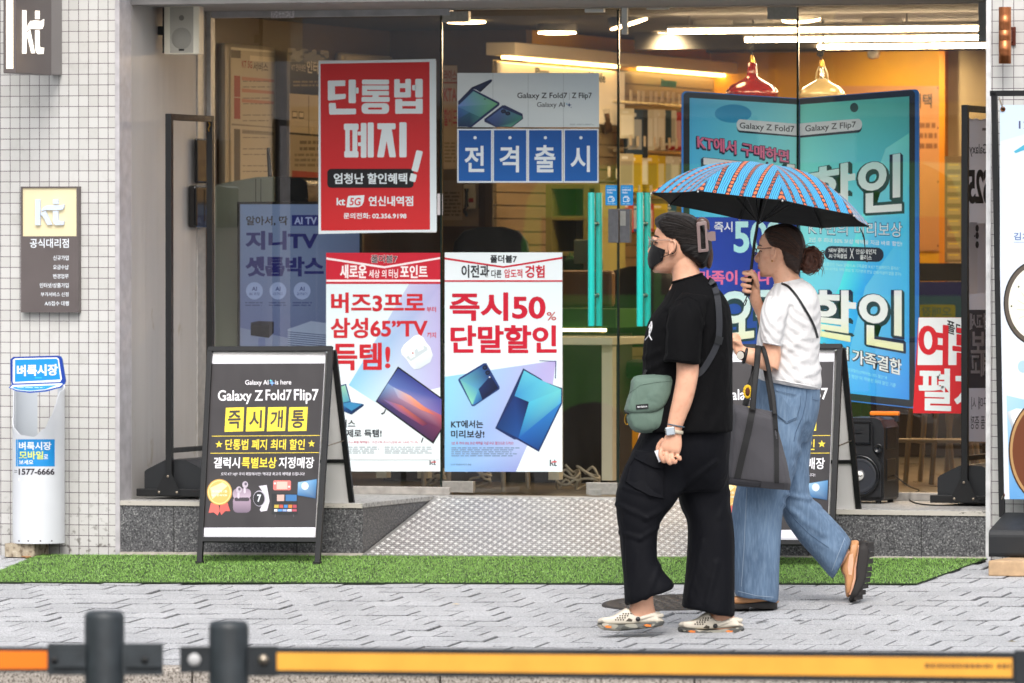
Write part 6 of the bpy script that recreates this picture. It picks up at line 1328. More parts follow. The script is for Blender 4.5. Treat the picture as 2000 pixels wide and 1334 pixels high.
m = MB(); pc = onY(1715, 876, YN - .001); m.lathe(pc, [(.022, 0), (.021, .006), (.015, .006), (.013, -.004 + .005), (.001, .001)], (0, -1, 0), 24); m.build('bass_port', M_SPG, t)
m = MB()
for z_ in (.10, .24): m.box((x1_ - .001, YN + .06, DZ + z_), (x1_ + .004, YN + .21, DZ + z_ + .1))
each(m, 'side_panel', M_SPG, t, .003)
m = MB(); ha, hb = onY(1700, 803, YN + .14), onY(1757, 812, YN + .14); m.box((ha.x, YN + .125, hb.z), (hb.x, YN + .155, ha.z)); m.build('carry_handle', mat('orange_plastic', '#ee7d1a', .4), t, .006, 3)
m = MB()
for xx in (ha.x + .012, hb.x - .012): m.box((xx - .01, YN + .128, zN - .02), (xx + .01, YN + .152, hb.z + .002))
each(m, 'handle_post', M_SP, t, .003)
m = MB()
for xx in (x0_ + .03, x1_ - .03):
    for yy in (YN + .04, YN + .24): m.lathe((xx, yy, DZ), [(.014, 0), (.012, .016)], n=10)
each(m, 'foot', MATS['black_rubber'], t); adopt(t)
t = thing('power_cable', 'thin black cable trailing from the portable loudspeaker towards the banner stand', 'cable', onZ(1800, 985, DZ))
m = MB(); P = [V((x1_ - .01, YN + .2, DZ + .13)), V((x1_ + .05, YN + .24, DZ + .075))] + [onZ(x, y, DZ + .004) for x, y in ((1795, 958), (1778, 966), (1776, 976), (1796, 984), (1840, 987), (1885, 984))] + [V((XB_ + .08, Yc - .03, DZ + .03)), V((XB_ + .16, Yc - .01, DZ + .1))]; m.tube(P, .0032, 7, sub=5); m.build('cable', M_CABLE, t); adopt(t)

# road barriers in the foreground ------------------------------------------
M_POST = mat('barrier_grey_plastic', '#2b3135', .5, noise_s=22, noise_a=.25, bump=.15, bs=60); M_RAIL = mat('barrier_black_rail', '#1b2024', .45, noise_s=16, noise_a=.3); M_OR = mat('orange_reflector', '#ee7a16', .4); M_YE = mat('amber_reflector', '#eba63a', .45, noise_s=9, noise_a=.08)
DB = 17.0
def bpost(px, top): 
    p = atD(px, top, DB); r_ = 39 / FPX * DB; m = MB(); h = p.z - zr
    m.lathe((p.x, p.y, zr), [(r_ * 1.5, 0), (r_ * 1.5, .02), (r_ * 1.02, .05), (r_, .08), (r_, h - .018), (r_ * .96, h - .006), (r_ * .8, h), (.001, h)], n=36); return p, r_, m
p, r_, m = bpost(204, 1193); t = thing('road_barrier', 'grey barrier post with an orange striped rail at the left edge of the road', 'barrier', (p.x, p.y, zr), 'low road barriers')
m.build('post', M_POST, t)
X1_ = RT; k_ = DB / FPX
def plate(x0, x1, y0, y1, d0=-.012, d1=.012, D=DB):
    a = [atD(x0, y0, D), atD(x1, y0, D), atD(x1, y1, D), atD(x0, y1, D)]; return [q + FWD * d0 for q in a], FWD * (d1 - d0)
for x0, x1 in ((94, 168), (240, 318)):
    m = MB(); q, e = plate(x0, x1, 1257, 1318, -.02, .02); m.prism(q, e); q, e = plate(x0 + 8, x1, 1274, 1302, -.03, -.0205); m.prism(q, e); m.build('rail_bracket', M_POST, t, .008, 3)
for x_ in (108, 284):
    m = MB(); m.lathe(atD(x_, 1288, DB) - FWD * .031, [(.009, 0), (.008, .004), (.001, .005)], -FWD, 12); m.build('bolt', M_BLK, t)
m = MB(); q, e = plate(-700, 95, 1264, 1312, -.012, .012); m.prism(q, e); m.build('rail', M_RAIL, t, .003)
m = MB(); q, e = plate(-700, 93, 1271, 1306, -.0145, -.0125); m.prism(q, e); m.build('reflective_strip', M_OR, t); adopt(t)
p, r_, m = bpost(447, 1213); t = thing('road_barrier', 'grey barrier post carrying the long amber rail across the foreground', 'barrier', (p.x, p.y, zr), 'low road barriers')
m.build('post', M_POST, t)
m = MB(); q, e = plate(352, 410, 1263, 1313, -.015, .015); m.prism(q, e); m.build('rail_bracket', M_RAIL, t, .006, 2)
m = MB(); m.lathe(atD(380, 1288, DB) - FWD * .016, [(.016, 0), (.015, .003), (.001, .003)], -FWD, 16); m.build('bracket_hole', mat('pale_hole', '#b9b9b9', .6), t)
m = MB(); q, e = plate(484, 541, 1262, 1320, -.022, .02); m.prism(q, e); m.build('rail_bracket', M_RAIL, t, .006, 2)
m = MB(); m.lathe(atD(515, 1288, DB) - FWD * .0225, [(.014, 0), (.012, .006), (.001, .008)], -FWD, 14); each(m, 'bolt', M_STEEL, t)
def strip(x0, x1, ya, yb_, ya1, yb1, d0, d1):
    a = [atD(x0, ya, DB), atD(x1, ya1, DB), atD(x1, yb1, DB), atD(x0, yb_, DB)]; m = MB(); m.prism([q + FWD * d0 for q in a], FWD * (d1 - d0)); return m
strip(538, 1984, 1264, 1318, 1274, 1334, -.014, .014).build('rail', M_RAIL, t, .004)
strip(538, 1976, 1274, 1308, 1285, 1322, -.0165, -.0145).build('reflective_strip', M_YE, t)
rng = random.Random(6); m = MB(); x = 1806
while x < 1974:
    w_ = rng.uniform(4, 9); y = 1299 + (x - 1800) * .007; a = [atD(x, y - 4, DB), atD(x + w_, y - 4, DB), atD(x + w_, y + 5, DB), atD(x, y + 5, DB)]; m.face([q - FWD * .0172 for q in a]); x += w_ + (9 if rng.random() < .2 else 2.5)
m.build('rail_print', mat('rail_print_brown', '#6a4a24', .6), t)
m = MB(); q, e = plate(1982, 2070, 1270, 1338, -.022, .02); m.prism(q, e); m.build('rail_bracket', M_RAIL, t, .006, 2); adopt(t)
# litter
for i, (px, py, l, w1, c_) in enumerate(((1488, 1158 + 58, .035, .012, '#3f3f40'), (1560, 1214, .03, .012, '#3a3a3c'), (1746, 1234, .028, .008, '#4a4640'), (745, 1175, .02, .008, '#4a4a4a'), (1976, 1255, .02, .006, '#7a6a2a'), (160, 1113, .016, .008, '#e8e4dc'), (890, 1182, .02, .01, '#c9b07a'))):
    q = onG(px, py); t = thing('litter_scrap', ['dark leaf scrap on the paving right of the clogs', 'dark flattened scrap on the paving by the tan shoe', 'grey leaf scrap near the missing paving block', 'tiny dark scrap on the paving below the sandwich board', 'yellowed leaf on the paving at the right edge', 'white petal on the grass mat', 'small yellow scrap on the paving near the middle'][i], 'litter', q)
    m = MB(); m.mesh([q + V((-l, 0, .004)), q + V((0, -w1, .006)), q + V((l, .004, .004)), q + V((0, w1, .007))], [(0, 1, 2, 3)]); m.build('scrap', mat('scrap_' + str(i), c_, .8), t); adopt(t)
# ================================================================ PEOPLE
from mathutils.bvhtree import BVHTree
FH = V((FWD.x, FWD.y, 0)).normalized(); ZU = V((0, 0, 1))
class Fig:
    """measures a figure standing at one distance: photo pixel plus metres towards (-) or away (+) from the viewer"""
    def __init__(s, D): s.D = D; s.k = D / FPX
    def P(s, x, y, w=0): return atD(x, y, s.D + w)
    def ring(s, xl, yl, xr, yr, w, dz, n=30, e=2.3):
        a, b = s.P(xl, yl, w), s.P(xr, yr, w); c = (a + b) / 2; h = (b - a) / 2; o = []
        for i in range(n):
            t = 2 * math.pi * i / n; ct, st = math.cos(t), math.sin(t)
            o.append(c + h * (abs(ct) ** (2 / e) * (1 if ct >= 0 else -1)) + FH * dz * (abs(st) ** (2 / e) * (1 if st >= 0 else -1)))
        return o
    def loft(s, m, rows, sub=4, **k):
        rs = [s.ring(*r, **k) for r in rows]; out = []
        for i in range(len(rs) - 1):
            p0, p1, p2, p3 = rs[max(0, i - 1)], rs[i], rs[i + 1], rs[min(len(rs) - 1, i + 2)]
            for q in range(sub):
                t = q / sub
                out.append([.5 * ((2 * b) + (c - a) * t + (2 * a - 5 * b + 4 * c - d) * t * t + (3 * b - a - 3 * c + d) * t ** 3) for a, b, c, d in zip(p0, p1, p2, p3)])
        out.append(rs[-1]); m.rings(out)
    def blob(s, m, pts, w, hd, e=3., nr=7, cx=None, cy=None, smooth=True, wslope=0):
        """closed padded shape with the given side outline and half depth hd"""
        if smooth:
            q = []
            n = len(pts)
            for i in range(n):
                p0, p1, p2, p3 = pts[i - 1], pts[i], pts[(i + 1) % n], pts[(i + 2) % n]
                for t in (0, .33, .67): q.append(tuple(.5 * ((2 * b) + (c - a) * t + (2 * a - 5 * b + 4 * c - d) * t * t + (3 * b - a - 3 * c + d) * t ** 3) for a, b, c, d in zip(p0, p1, p2, p3)))
            pts = q
        cx = cx if cx is not None else sum(p[0] for p in pts) / len(pts); cy = cy if cy is not None else sum(p[1] for p in pts) / len(pts)
        rs = []
        for sg, order in ((-1, range(nr)), (1, range(nr - 1, -1, -1))):
            for i in order:
                f = (i + .35) / (nr - .65) if i < nr - 1 else 1.0
                h = hd * (max(0, 1 - f ** e)) ** (1 / e)
                if f == 1.0 and sg == 1: continue
                rs.append([s.P(cx + (x - cx) * f, cy + (y - cy) * f, w + sg * h + wslope * (x - cx) * s.k) for x, y in pts])
        m.rings(rs)
def surf(objs):
    vs, fs = [], []
    for o in objs:
        b = len(vs); vs += [v.co.copy() for v in o.data.vertices]; fs += [tuple(i + b for i in p.vertices) for p in o.data.polygons]
    return BVHTree.FromPolygons(vs, fs)
def hit(bv, px, py, off=.002, fb=None):
    d = ray(px, py).normalized(); r = bv.ray_cast(CAM, d)
    if r[0] is None: return fb
    return r[0] - d * off
def ribbon(bv, path, wid, off=.003, sub=8, th=.002):
    """flat webbing laid on a surface along a photo path; wid in pixels"""
    m = MB(); pts = []
    for i in range(len(path) - 1):
        p0, p1, p2, p3 = path[max(0, i - 1)], path[i], path[i + 1], path[min(len(path) - 1, i + 2)]
        for q in range(sub):
            t = q / sub; pts.append(tuple(.5 * ((2 * b) + (c - a) * t + (2 * a - 5 * b + 4 * c - d) * t * t + (3 * b - a - 3 * c + d) * t ** 3) for a, b, c, d in zip(p0, p1, p2, p3)))
    pts.append(path[-1]); L, Rr = [], []; last = None
    for i, (x, y) in enumerate(pts):
        x2, y2 = pts[min(i + 1, len(pts) - 1)]; x1, y1 = pts[max(i - 1, 0)]; dx, dy = x2 - x1, y2 - y1; l = math.hypot(dx, dy) or 1
        a = hit(bv, x - dy / l * wid / 2, y + dx / l * wid / 2, off); b = hit(bv, x + dy / l * wid / 2, y - dx / l * wid / 2, off); c = hit(bv, x, y, off)
        ref = c or a or b
        if ref is None: continue
        D_ = dep(ref); a = a if a and abs(dep(a) - D_) < .03 else atD(x - dy / l * wid / 2, y + dx / l * wid / 2, D_); b = b if b and abs(dep(b) - D_) < .03 else atD(x + dy / l * wid / 2, y - dx / l * wid / 2, D_)
        L.append(a); Rr.append(b)
    for i in range(len(L) - 1):
        m.face([L[i], L[i + 1], Rr[i + 1], Rr[i]], sm=True)
        m.face([L[i] - FH * th, L[i] , L[i + 1], L[i + 1] - FH * th]); m.face([Rr[i], Rr[i] - FH * th, Rr[i + 1] - FH * th, Rr[i + 1]])
        m.face([L[i] - FH * th, L[i + 1] - FH * th, Rr[i + 1] - FH * th, Rr[i] - FH * th], sm=True)
    return m
def seam(bv, path, rad=.0012, off=.0008, sub=6):
    pts = []
    for i in range(len(path) - 1):
        for q in range(sub):
            t = q / sub; h = hit(bv, path[i][0] + (path[i + 1][0] - path[i][0]) * t, path[i][1] + (path[i + 1][1] - path[i][1]) * t, off)
            if h: pts.append(h)
    m = MB()
    if len(pts) > 1: m.tube(pts, rad, 5)
    return m
HEADT = ((-.116, .072, .022, .018), (-.108, .083, .004, .034), (-.094, .089, -.02, .045), (-.075, .089, -.045, .054), (-.052, .090, -.066, .061), (-.028, .088, -.080, .067), (-.004, .084, -.090, .071), (.022, .088, -.096, .074), (.048, .086, -.097, .0755), (.072, .075, -.090, .072), (.092, .054, -.074, .060), (.106, .026, -.048, .042), (.113, .0, -.022, .018))
class Head:
    def __init__(s, c, a, sc_=1., pitch=0, roll=0):
        s.c = c; s.s = sc_; s.f = -RT * math.cos(a) + FH * math.sin(a); s.l = -FH * math.cos(a) - RT * math.sin(a); s.u = V((0, 0, 1))
        if pitch: q = Matrix.Rotation(pitch, 3, s.l); s.f = q @ s.f; s.u = q @ s.u
    def L(s, x, y, z): return s.c + (s.f * x + s.l * y + s.u * z) * s.s
    def pt(s, z, t, off=0):
        for a, b in zip(HEADT, HEADT[1:]):
            if a[0] <= z <= b[0]: k = (z - a[0]) / (b[0] - a[0]); q = [a[i] + (b[i] - a[i]) * k for i in range(4)]; break
        else: q = HEADT[0] if z < HEADT[0][0] else HEADT[-1]
        cx, hx, hy = (q[1] + q[2]) / 2, (q[1] - q[2]) / 2, q[3]; c_, s_ = math.cos(t), math.sin(t); e = 2.25
        return s.L(cx + (hx + off) * abs(c_) ** (2 / e) * (1 if c_ >= 0 else -1), (hy + off) * abs(s_) ** (2 / e) * (1 if s_ >= 0 else -1), z)
    def skull(s, m, nose=True):
        zs = []
        for a, b in zip(HEADT, HEADT[1:]): zs += [a[0], (a[0] + b[0]) / 2]
        zs.append(HEADT[-1][0]); m.rings([[s.pt(z, 2 * math.pi * i / 28) for i in range(28)] for z in zs])
        if nose:
            m.tube([s.L(.078, 0, .012), s.L(.094, 0, -.012), s.L(.106, 0, -.032), s.L(.096, 0, -.042), s.L(.082, 0, -.044)], [.007, .009, .0115, .010, .007], 8, sub=3)
            for q in (-1, 1): m.ball(s.L(.094, q * .010, -.038), .0082 * s.s, n=8)
        m.tube([s.L(.084, -.016, -.064), s.L(.0935, -.006, -.061), s.L(.0945, 0, -.062), s.L(.0935, .006, -.061), s.L(.084, .016, -.064)], [.003, .0055, .0055, .0055, .003], 8, sub=2)
        m.tube([s.L(.084, -.014, -.073), s.L(.092, 0, -.074), s.L(.084, .014, -.073)], [.003, .0065, .003], 8, sub=3)
        m.ball(s.L(.080, 0, -.103), (.014 * s.s,) * 3, n=8)
        for q in (-1, 1):
            m.tube([s.L(.082, q * .016, .017), s.L(.084, q * .032, .020), s.L(.070, q * .052, .014)], [.006, .008, .006], 8, sub=2)
            M = Matrix((s.f, s.l, s.u)).transposed()
            m.ball(s.L(-.004, q * .073, -.014), (.018 * s.s, .009 * s.s, .031 * s.s), M, 10)
            m.tube([s.L(.006, q * .080, -.040), s.L(-.012, q * .084, -.024), s.L(-.020, q * .086, .0), s.L(-.012, q * .084, .014), s.L(.004, q * .079, .012)], [.004, .005, .005, .005, .004], 8, sub=3)
def skin_mat(nm, c):
    k = N(nm); b = k.b; tc = k.n('TexCoord'); nz = k.n('TexNoise', i_Scale=14.0, i_Detail=5.0); k.l(tc.outputs['Object'], nz.inputs['Vector'])
    n2 = k.n('TexNoise', i_Scale=45.0, i_Detail=4.0); k.l(tc.outputs['Object'], n2.inputs['Vector']); m1 = k.mix(k.ramp(nz, ((.35, 0.), (.7, 1.))), mul(c, .88), mul(c, 1.08)); k.col(k.mix(k.ramp(n2, ((.5, 0.), (.75, .35))), m1, '#c0795c')); n3 = k.n('TexNoise', i_Scale=420.0, i_Detail=2.0); k.l(tc.outputs['Object'], n3.inputs['Vector']); k.bump(n3, .2, .0012); b.inputs['Roughness'].default_value = .5
    b.inputs['Subsurface Weight'].default_value = .12; b.inputs['Subsurface Radius'].default_value = (.012, .005, .003); b.inputs['Subsurface Scale'].default_value = .6; return k.m
def cloth_mat(nm, c, rough=.85, bs=26, st=.5, var=.12, sheen=.15, weave=900, fold=None):
    k = N(nm); b = k.b; tc = k.n('TexCoord'); nz = k.n('TexNoise', i_Scale=6.0, i_Detail=6.0); k.l(tc.outputs['Object'], nz.inputs['Vector'])
    k.col(k.mix(k.ramp(nz, ((.3, 0.), (.7, 1.))), mul(c, 1 - var), mul(c, 1 + var))); b.inputs['Roughness'].default_value = rough; b.inputs['Specular IOR Level'].default_value = .15; b.inputs['Sheen Weight'].default_value = sheen; b.inputs['Sheen Roughness'].default_value = .5
    mp = k.n('Mapping'); k.l(tc.outputs['Object'], mp.inputs['Vector']); mp.inputs['Scale'].default_value = fold or (1, 1, .45); mp.inputs['Rotation'].default_value = (.0, .5, .3)
    f = k.n('TexNoise', i_Scale=bs * .35, i_Detail=3.0, i_Distortion=.8); k.l(mp, f.inputs['Vector']); bm = k.bump(f, st, .03)
    g = k.n('TexNoise', i_Scale=float(weave), i_Detail=2.0); k.l(tc.outputs['Object'], g.inputs['Vector']); b2 = k.n('Bump', i_Strength=.12, i_Distance=.001); k.l(g, b2.inputs['Height']); k.l(bm, b2.inputs['Normal']); k.l(b2, b.inputs['Normal'])
    return k.m
def hair_mat(nm, c, c2, ax=(6, 6, 60)):
    k = N(nm); tc = k.n('TexCoord'); mp = k.n('Mapping'); k.l(tc.outputs['Object'], mp.inputs['Vector']); mp.inputs['Scale'].default_value = ax; mp.inputs['Rotation'].default_value = (0, .35, 0)
    nz = k.n('TexNoise', i_Scale=6.0, i_Detail=4.0, i_Roughness=.7); k.l(mp, nz.inputs['Vector']); k.col(k.mix(k.ramp(nz, ((.3, 0.), (.75, 1.))), c, c2)); k.b.inputs['Roughness'].default_value = .45; k.b.inputs['Specular IOR Level'].default_value = .28
    k.bump(nz, .8, .004); return k.m
def fold_disp(seed, amp, sx=7., sz=3.5, diag=.6):
    def f(co):
        u = co.dot(RT); v = co.z
        n1 = noise.noise((u * sx + v * diag * sx, co.dot(FH) * 4, v * sz + seed)); n2 = noise.noise((u * sx * 2.3 - v * sx, co.dot(FH) * 6 + seed, v * sz * 2.2))
        return amp * (1 - 2 * abs(n1)) * .7 + amp * .45 * n2
    return f
SK1 = skin_mat('skin_warm', '#d9a588'); SK2 = skin_mat('skin_light', '#deaa8c')

# ---------------------------------------------------------------- woman in black
F1 = Fig(26.78)
g0 = onG(1345, 1238)
pb = thing('person', 'woman in black T-shirt, black mask and wide black trousers walking in pale clogs', 'person', g0, 'pedestrians walking past the shop')
M_BT = cloth_mat('black_cotton', '#060608', .85, 30, .45, .1, .0); M_BTR = cloth_mat('black_nylon', '#090a10', .75, 24, .5, .1, .0)
m = MB()
F1.loft(m, [(1256, 836, 1428, 838, .0, .165), (1244, 866, 1425, 868, 0, .165), (1232, 895, 1422, 895, 0, .155), (1240, 930, 1420, 930, .01, .13), (1290, 960, 1415, 955, .03, .10)])
F1.loft(m, [(1238, 880, 1345, 890, -.06, .10), (1217, 925, 1338, 945, -.07, .105), (1203, 973, 1316, 985, -.075, .102), (1206, 1012, 1291, 1020, -.075, .098), (1212, 1055, 1283, 1058, -.075, .095), (1216, 1095, 1285, 1094, -.075, .098), (1219, 1135, 1300, 1120, -.075, .104), (1221, 1174, 1316, 1140, -.075, .108), (1222, 1181, 1314, 1149, -.075, .104)])
F1.loft(m, [(1330, 895, 1421, 885, .05, .10), (1322, 945, 1423, 945, .065, .105), (1330, 990, 1426, 988, .07, .10), (1342, 1020, 1432, 1030, .07, .098), (1344, 1060, 1435, 1065, .07, .098), (1340, 1120, 1435, 1120, .07, .102), (1336, 1155, 1434, 1165, .07, .106), (1333, 1180, 1433.5, 1198, .07, .108), (1335, 1186, 1432, 1203, .07, .102)])
def crease1(co):
    x, y = w2p(co); a = fold_disp(3.1, .006, 6, 1.3, .25)(co)
    for (x0, y0, x1, y1, A, S) in ((1206, 985, 1262, 1012, .011, 5), (1262, 1012, 1288, 998, .010, 5), (1212, 1040, 1250, 1052, .008, 5), (1250, 1052, 1284, 1030, .008, 5), (1218, 952, 1290, 975, .008, 4), (1318, 962, 1398, 900, .010, 5), (1262, 1170, 1290, 1100, .008, 6), (1380, 1180, 1400, 1100, .008, 7), (1345, 1170, 1372, 1060, .006, 6), (1235, 1165, 1245, 1080, .006, 5), (1405, 1010, 1425, 960, .006, 6)):
        dx, dy = x1 - x0, y1 - y0; L = math.hypot(dx, dy); t = max(0, min(1, ((x - x0) * dx + (y - y0) * dy) / L / L)); d = math.hypot(x - x0 - dx * t, y - y0 - dy * t); a += A * math.exp(-(d / S) ** 2) - A * .5 * math.exp(-(d / (S * 2.2)) ** 2)
    return a
tr1 = solid(m, 'trousers', M_BTR, pb, .0075, 5, crease1); BT = surf([tr1])
m = MB()
q = [(1243, 890), (1266, 896), (1298, 910), (1297, 974), (1270, 968), (1240, 953), (1222, 940), (1230, 908)]
qs = [hit(BT, x, y, .009) or F1.P(x, y, -.18) for x, y in q]; qi = [hit(BT, x, y, .001) or F1.P(x, y, -.17) for x, y in q]
ctr = sum(qs, V()) / len(qs); m.mesh(qs + qi + [ctr - FH * .006], [(i, (i + 1) % 8, 8 + (i + 1) % 8, 8 + i) for i in range(8)] + [(i, (i + 1) % 8, 16) for i in range(8)], sm=False); m.build('cargo_pocket', M_BTR, pb, .004, 3)
m = MB(); fl = [(1243, 886), (1266, 891), (1300, 907), (1294, 916), (1278, 913), (1256, 903), (1240, 895)]; m.face([hit(BT, x, y, .014) or F1.P(x, y, -.19) for x, y in fl]); m.build('pocket_flap', M_BTR, pb)
# T-shirt
m = MB()
F1.loft(m, [(1314, 551, 1371, 535, 0, .068), (1309, 563, 1386, 549, 0, .11), (1298, 583, 1408, 570, 0, .15), (1284, 602, 1423, 594, 0, .18), (1271, 620, 1428, 616, 0, .192), (1263, 640, 1431, 641, 0, .196), (1257, 678, 1432, 682, 0, .196), (1254, 727, 1431, 730, 0, .19), (1252, 780, 1431, 782, 0, .192), (1251, 820, 1431, 820, 0, .198), (1252, 842, 1431, 842, 0, .198)])
F1.loft(m, [(1330, 572, 1388, 578, -.12, .06), (1310, 602, 1380, 606, -.165, .085), (1301, 640, 1374, 642, -.192, .088), (1298, 680, 1370, 684, -.205, .086), (1297, 704, 1367, 712, -.21, .084)])
F1.loft(m, [(1300, 575, 1360, 572, .12, .06), (1290, 605, 1362, 606, .165, .085), (1286, 650, 1360, 650, .19, .085), (1284, 700, 1356, 704, .2, .08)])
def crease2(co):
    x, y = w2p(co); a = fold_disp(7.7, .0035, 4.5, 2.5)(co)
    for (x0, y0, x1, y1, A, S) in ((1372, 640, 1352, 590, .008, 6), (1372, 700, 1376, 640, -.01, 5), (1300, 640, 1330, 600, .006, 7), (1262, 725, 1300, 705, .007, 6), (1258, 700, 1290, 685, .006, 6), (1380, 800, 1410, 700, .006, 9), (1300, 690, 1302, 610, -.008, 5), (1390, 840, 1425, 780, .005, 8), (1340, 575, 1400, 590, .004, 8)):
        dx, dy = x1 - x0, y1 - y0; L = math.hypot(dx, dy); t = max(0, min(1, ((x - x0) * dx + (y - y0) * dy) / L / L)); d = math.hypot(x - x0 - dx * t, y - y0 - dy * t); a += A * math.exp(-(d / S) ** 2) - A * .5 * math.exp(-(d / (S * 2.2)) ** 2)
    return a
sh1 = solid(m, 't_shirt', M_BT, pb, .0065, 4, crease2); BS = surf([sh1])
m = MB(); m.tube([p - FH * 0 for p in F1.ring(1313, 552, 1371, 535, 0, .070, 36)] + [F1.ring(1313, 552, 1371, 535, 0, .070, 36)[0]], .0055, 8); m.build('collar', M_BT, pb)
m = seam(BS, [(1302, 622), (1316, 590), (1345, 578), (1366, 590), (1374, 625), (1374, 690)], .0016); m.build('shoulder_seam', M_BT, pb)
m = seam(BS, [(1299, 700), (1330, 704), (1366, 706)], .0014); m.build('sleeve_hem', M_BT, pb)
m = MB(); pr = [(1260, 664), (1268, 654), (1273, 640), (1272, 628), (1267, 624), (1264, 634), (1268, 652), (1273, 664)]
pts = [hit(BS, x, y, .003) for x, y in pr]; pts = [p for p in pts if p]; m.tube(pts, .0026, 6, sub=4)
pts = [hit(BS, x, y, .003) for x, y in ((1259, 634), (1262, 626), (1266, 622))]; pts = [p for p in pts if p]
if len(pts) > 1: m.tube(pts, .0022, 6, sub=3)
pts = [hit(BS, x, y, .003) for x, y in ((1267, 640), (1269, 634), (1270.5, 641), (1268, 646))]; pts = [p for p in pts if p]
if len(pts) > 1: m.tube(pts, .0016, 6, sub=3)
m.build('chest_print', mat('white_print', '#d8d8dc', .6), pb)
# body: one continuous skin
H1 = Head(F1.P(1321, 477, .0), R_(17), 1.0, R_(-2))
m = MB(); H1.skull(m)
F1.loft(m, [(1306, 566, 1384, 556, 0, .085), (1313, 552, 1371, 540, 0, .062), (1313, 536, 1365, 522, 0, .056), (1311, 518, 1362, 500, 0, .056), (1312, 500, 1358, 485, 0, .055)])
F1.loft(m, [(1310, 560, 1395, 560, 0, .1), (1300, 600, 1405, 600, 0, .14), (1290, 700, 1405, 700, 0, .15), (1285, 800, 1410, 800, 0, .15), (1275, 880, 1410, 880, 0, .14), (1310, 930, 1400, 930, 0, .10)])
F1.loft(m, [(1326, 590, 1376, 590, -.15, .05), (1320, 640, 1366, 642, -.185, .052), (1320, 692, 1364, 696, -.205, .05), (1321, 716, 1365, 722, -.212, .048), (1320, 742, 1361, 750, -.218, .045), (1314, 776, 1352, 786, -.224, .04), (1307, 808, 1340, 816, -.228, .033), (1303, 832, 1332, 838, -.23, .027), (1301, 846, 1331, 851, -.23, .025), (1295, 859, 1332, 866, -.23, .024), (1290, 871, 1330, 880, -.23, .022), (1290, 878, 1327, 886, -.23, .018)])
def finger(m, F, pts, r0=.0092, r1=.0068): m.tube([F.P(*p) for p in pts], [r0, r0 * .98, r0 * .9, r1][:len(pts)] if len(pts) <= 4 else [r0] * (len(pts) - 1) + [r1], 10, sub=4)
finger(m, F1, [(1292, 874, -.232), (1290, 889, -.242), (1296, 901, -.236), (1303, 899, -.215)])
finger(m, F1, [(1302, 878, -.234), (1302, 894, -.246), (1308, 905, -.24), (1313, 901, -.218)])
finger(m, F1, [(1312, 882, -.234), (1313, 895, -.244), (1318, 903, -.238), (1321, 898, -.218)])
finger(m, F1, [(1322, 884, -.23), (1324, 892, -.238), (1328, 897, -.232), (1328, 891, -.214)], .0082, .006)
finger(m, F1, [(1297, 858, -.21), (1288, 868, -.202), (1285, 880, -.204), (1289, 891, -.212)], .0105, .0078)
F1.loft(m, [(1300, 590, 1352, 590, .15, .05), (1296, 650, 1344, 652, .185, .05), (1292, 700, 1340, 704, .2, .046), (1284, 740, 1326, 752, .2, .042), (1272, 780, 1306, 794, .19, .036), (1262, 806, 1290, 818, .18, .028), (1256, 822, 1284, 836, .175, .024), (1252, 836, 1280, 850, .172, .02)])
for i_, (x_, y_) in enumerate(((1254, 842), (1261, 846), (1269, 849), (1276, 850))): finger(m, F1, [(x_, y_, .172), (x_ - 4, y_ + 14, .168), (x_ - 2, y_ + 24, .165)])
finger(m, F1, [(1276, 838, .165), (1283, 850, .16), (1281, 862, .16)], .010, .0075)
F1.loft(m, [(1275, 900, 1330, 900, -.06, .075), (1232, 975, 1290, 985, -.075, .06), (1232, 1040, 1276, 1046, -.075, .055), (1230, 1110, 1276, 1116, -.075, .045), (1232, 1165, 1276, 1168, -.075, .036), (1231, 1182, 1278, 1186, -.075, .034), (1222, 1200, 1285, 1208, -.075, .036), (1190, 1215, 1286, 1222, -.075, .036)])
F1.loft(m, [(1345, 900, 1405, 900, .06, .075), (1350, 985, 1412, 985, .07, .06), (1365, 1050, 1418, 1050, .07, .055), (1375, 1130, 1424, 1134, .07, .045), (1388, 1185, 1430, 1190, .07, .036), (1386, 1200, 1436, 1208, .07, .036), (1370, 1212, 1438, 1222, .07, .036), (1345, 1224, 1440, 1232, .07, .035)])
bd1 = solid(m, 'body', SK1, pb, .0032, 3); BB = surf([bd1])
# mask
m = MB(); gr = []
zs = [-.106, -.096, -.08, -.06, -.04, -.022, -.008]
for iz, z in enumerate(zs):
    row = []
    for it in range(25):
        t = R_(-78 + 156 * it / 24); c_ = abs(it - 12) / 12
        zz = z + (.0 - z - .035) * c_ ** 2 * .55 + (.016 * (1 - c_) ** 2 if iz == len(zs) - 1 else 0)
        bulge = .006 + .020 * max(0, 1 - c_ * 1.25) * math.sin(math.pi * (iz + .6) / 7.2)
        row.append(H1.pt(zz, t, bulge))
    gr.append(row)
m.rings(gr, closed=False, caps=False); M_MASK = cloth_mat('black_mask_cloth', '#121214', .9, 40, .25, .08)
o = m.build('face_mask', M_MASK, pb, smooth_all=True); md = o.modifiers.new('thick', 'SOLIDIFY'); md.thickness = .002
for q_ in (1, -1):
    m = MB(); m.tube([H1.pt(-.04, q_ * R_(74), .007), H1.L(.02, q_ * .078, -.035), H1.L(-.012, q_ * .084, -.036), H1.L(-.024, q_ * .084, -.015), H1.L(-.02, q_ * .082, .008), H1.L(-.004, q_ * .08, .02)], .0017, 6, sub=4); m.tube([H1.pt(-.055, q_ * R_(72), .007), H1.L(.018, q_ * .076, -.045), H1.L(-.012, q_ * .084, -.034)], .0017, 6, sub=4); m.build('ear_loop', M_MASK, pb)
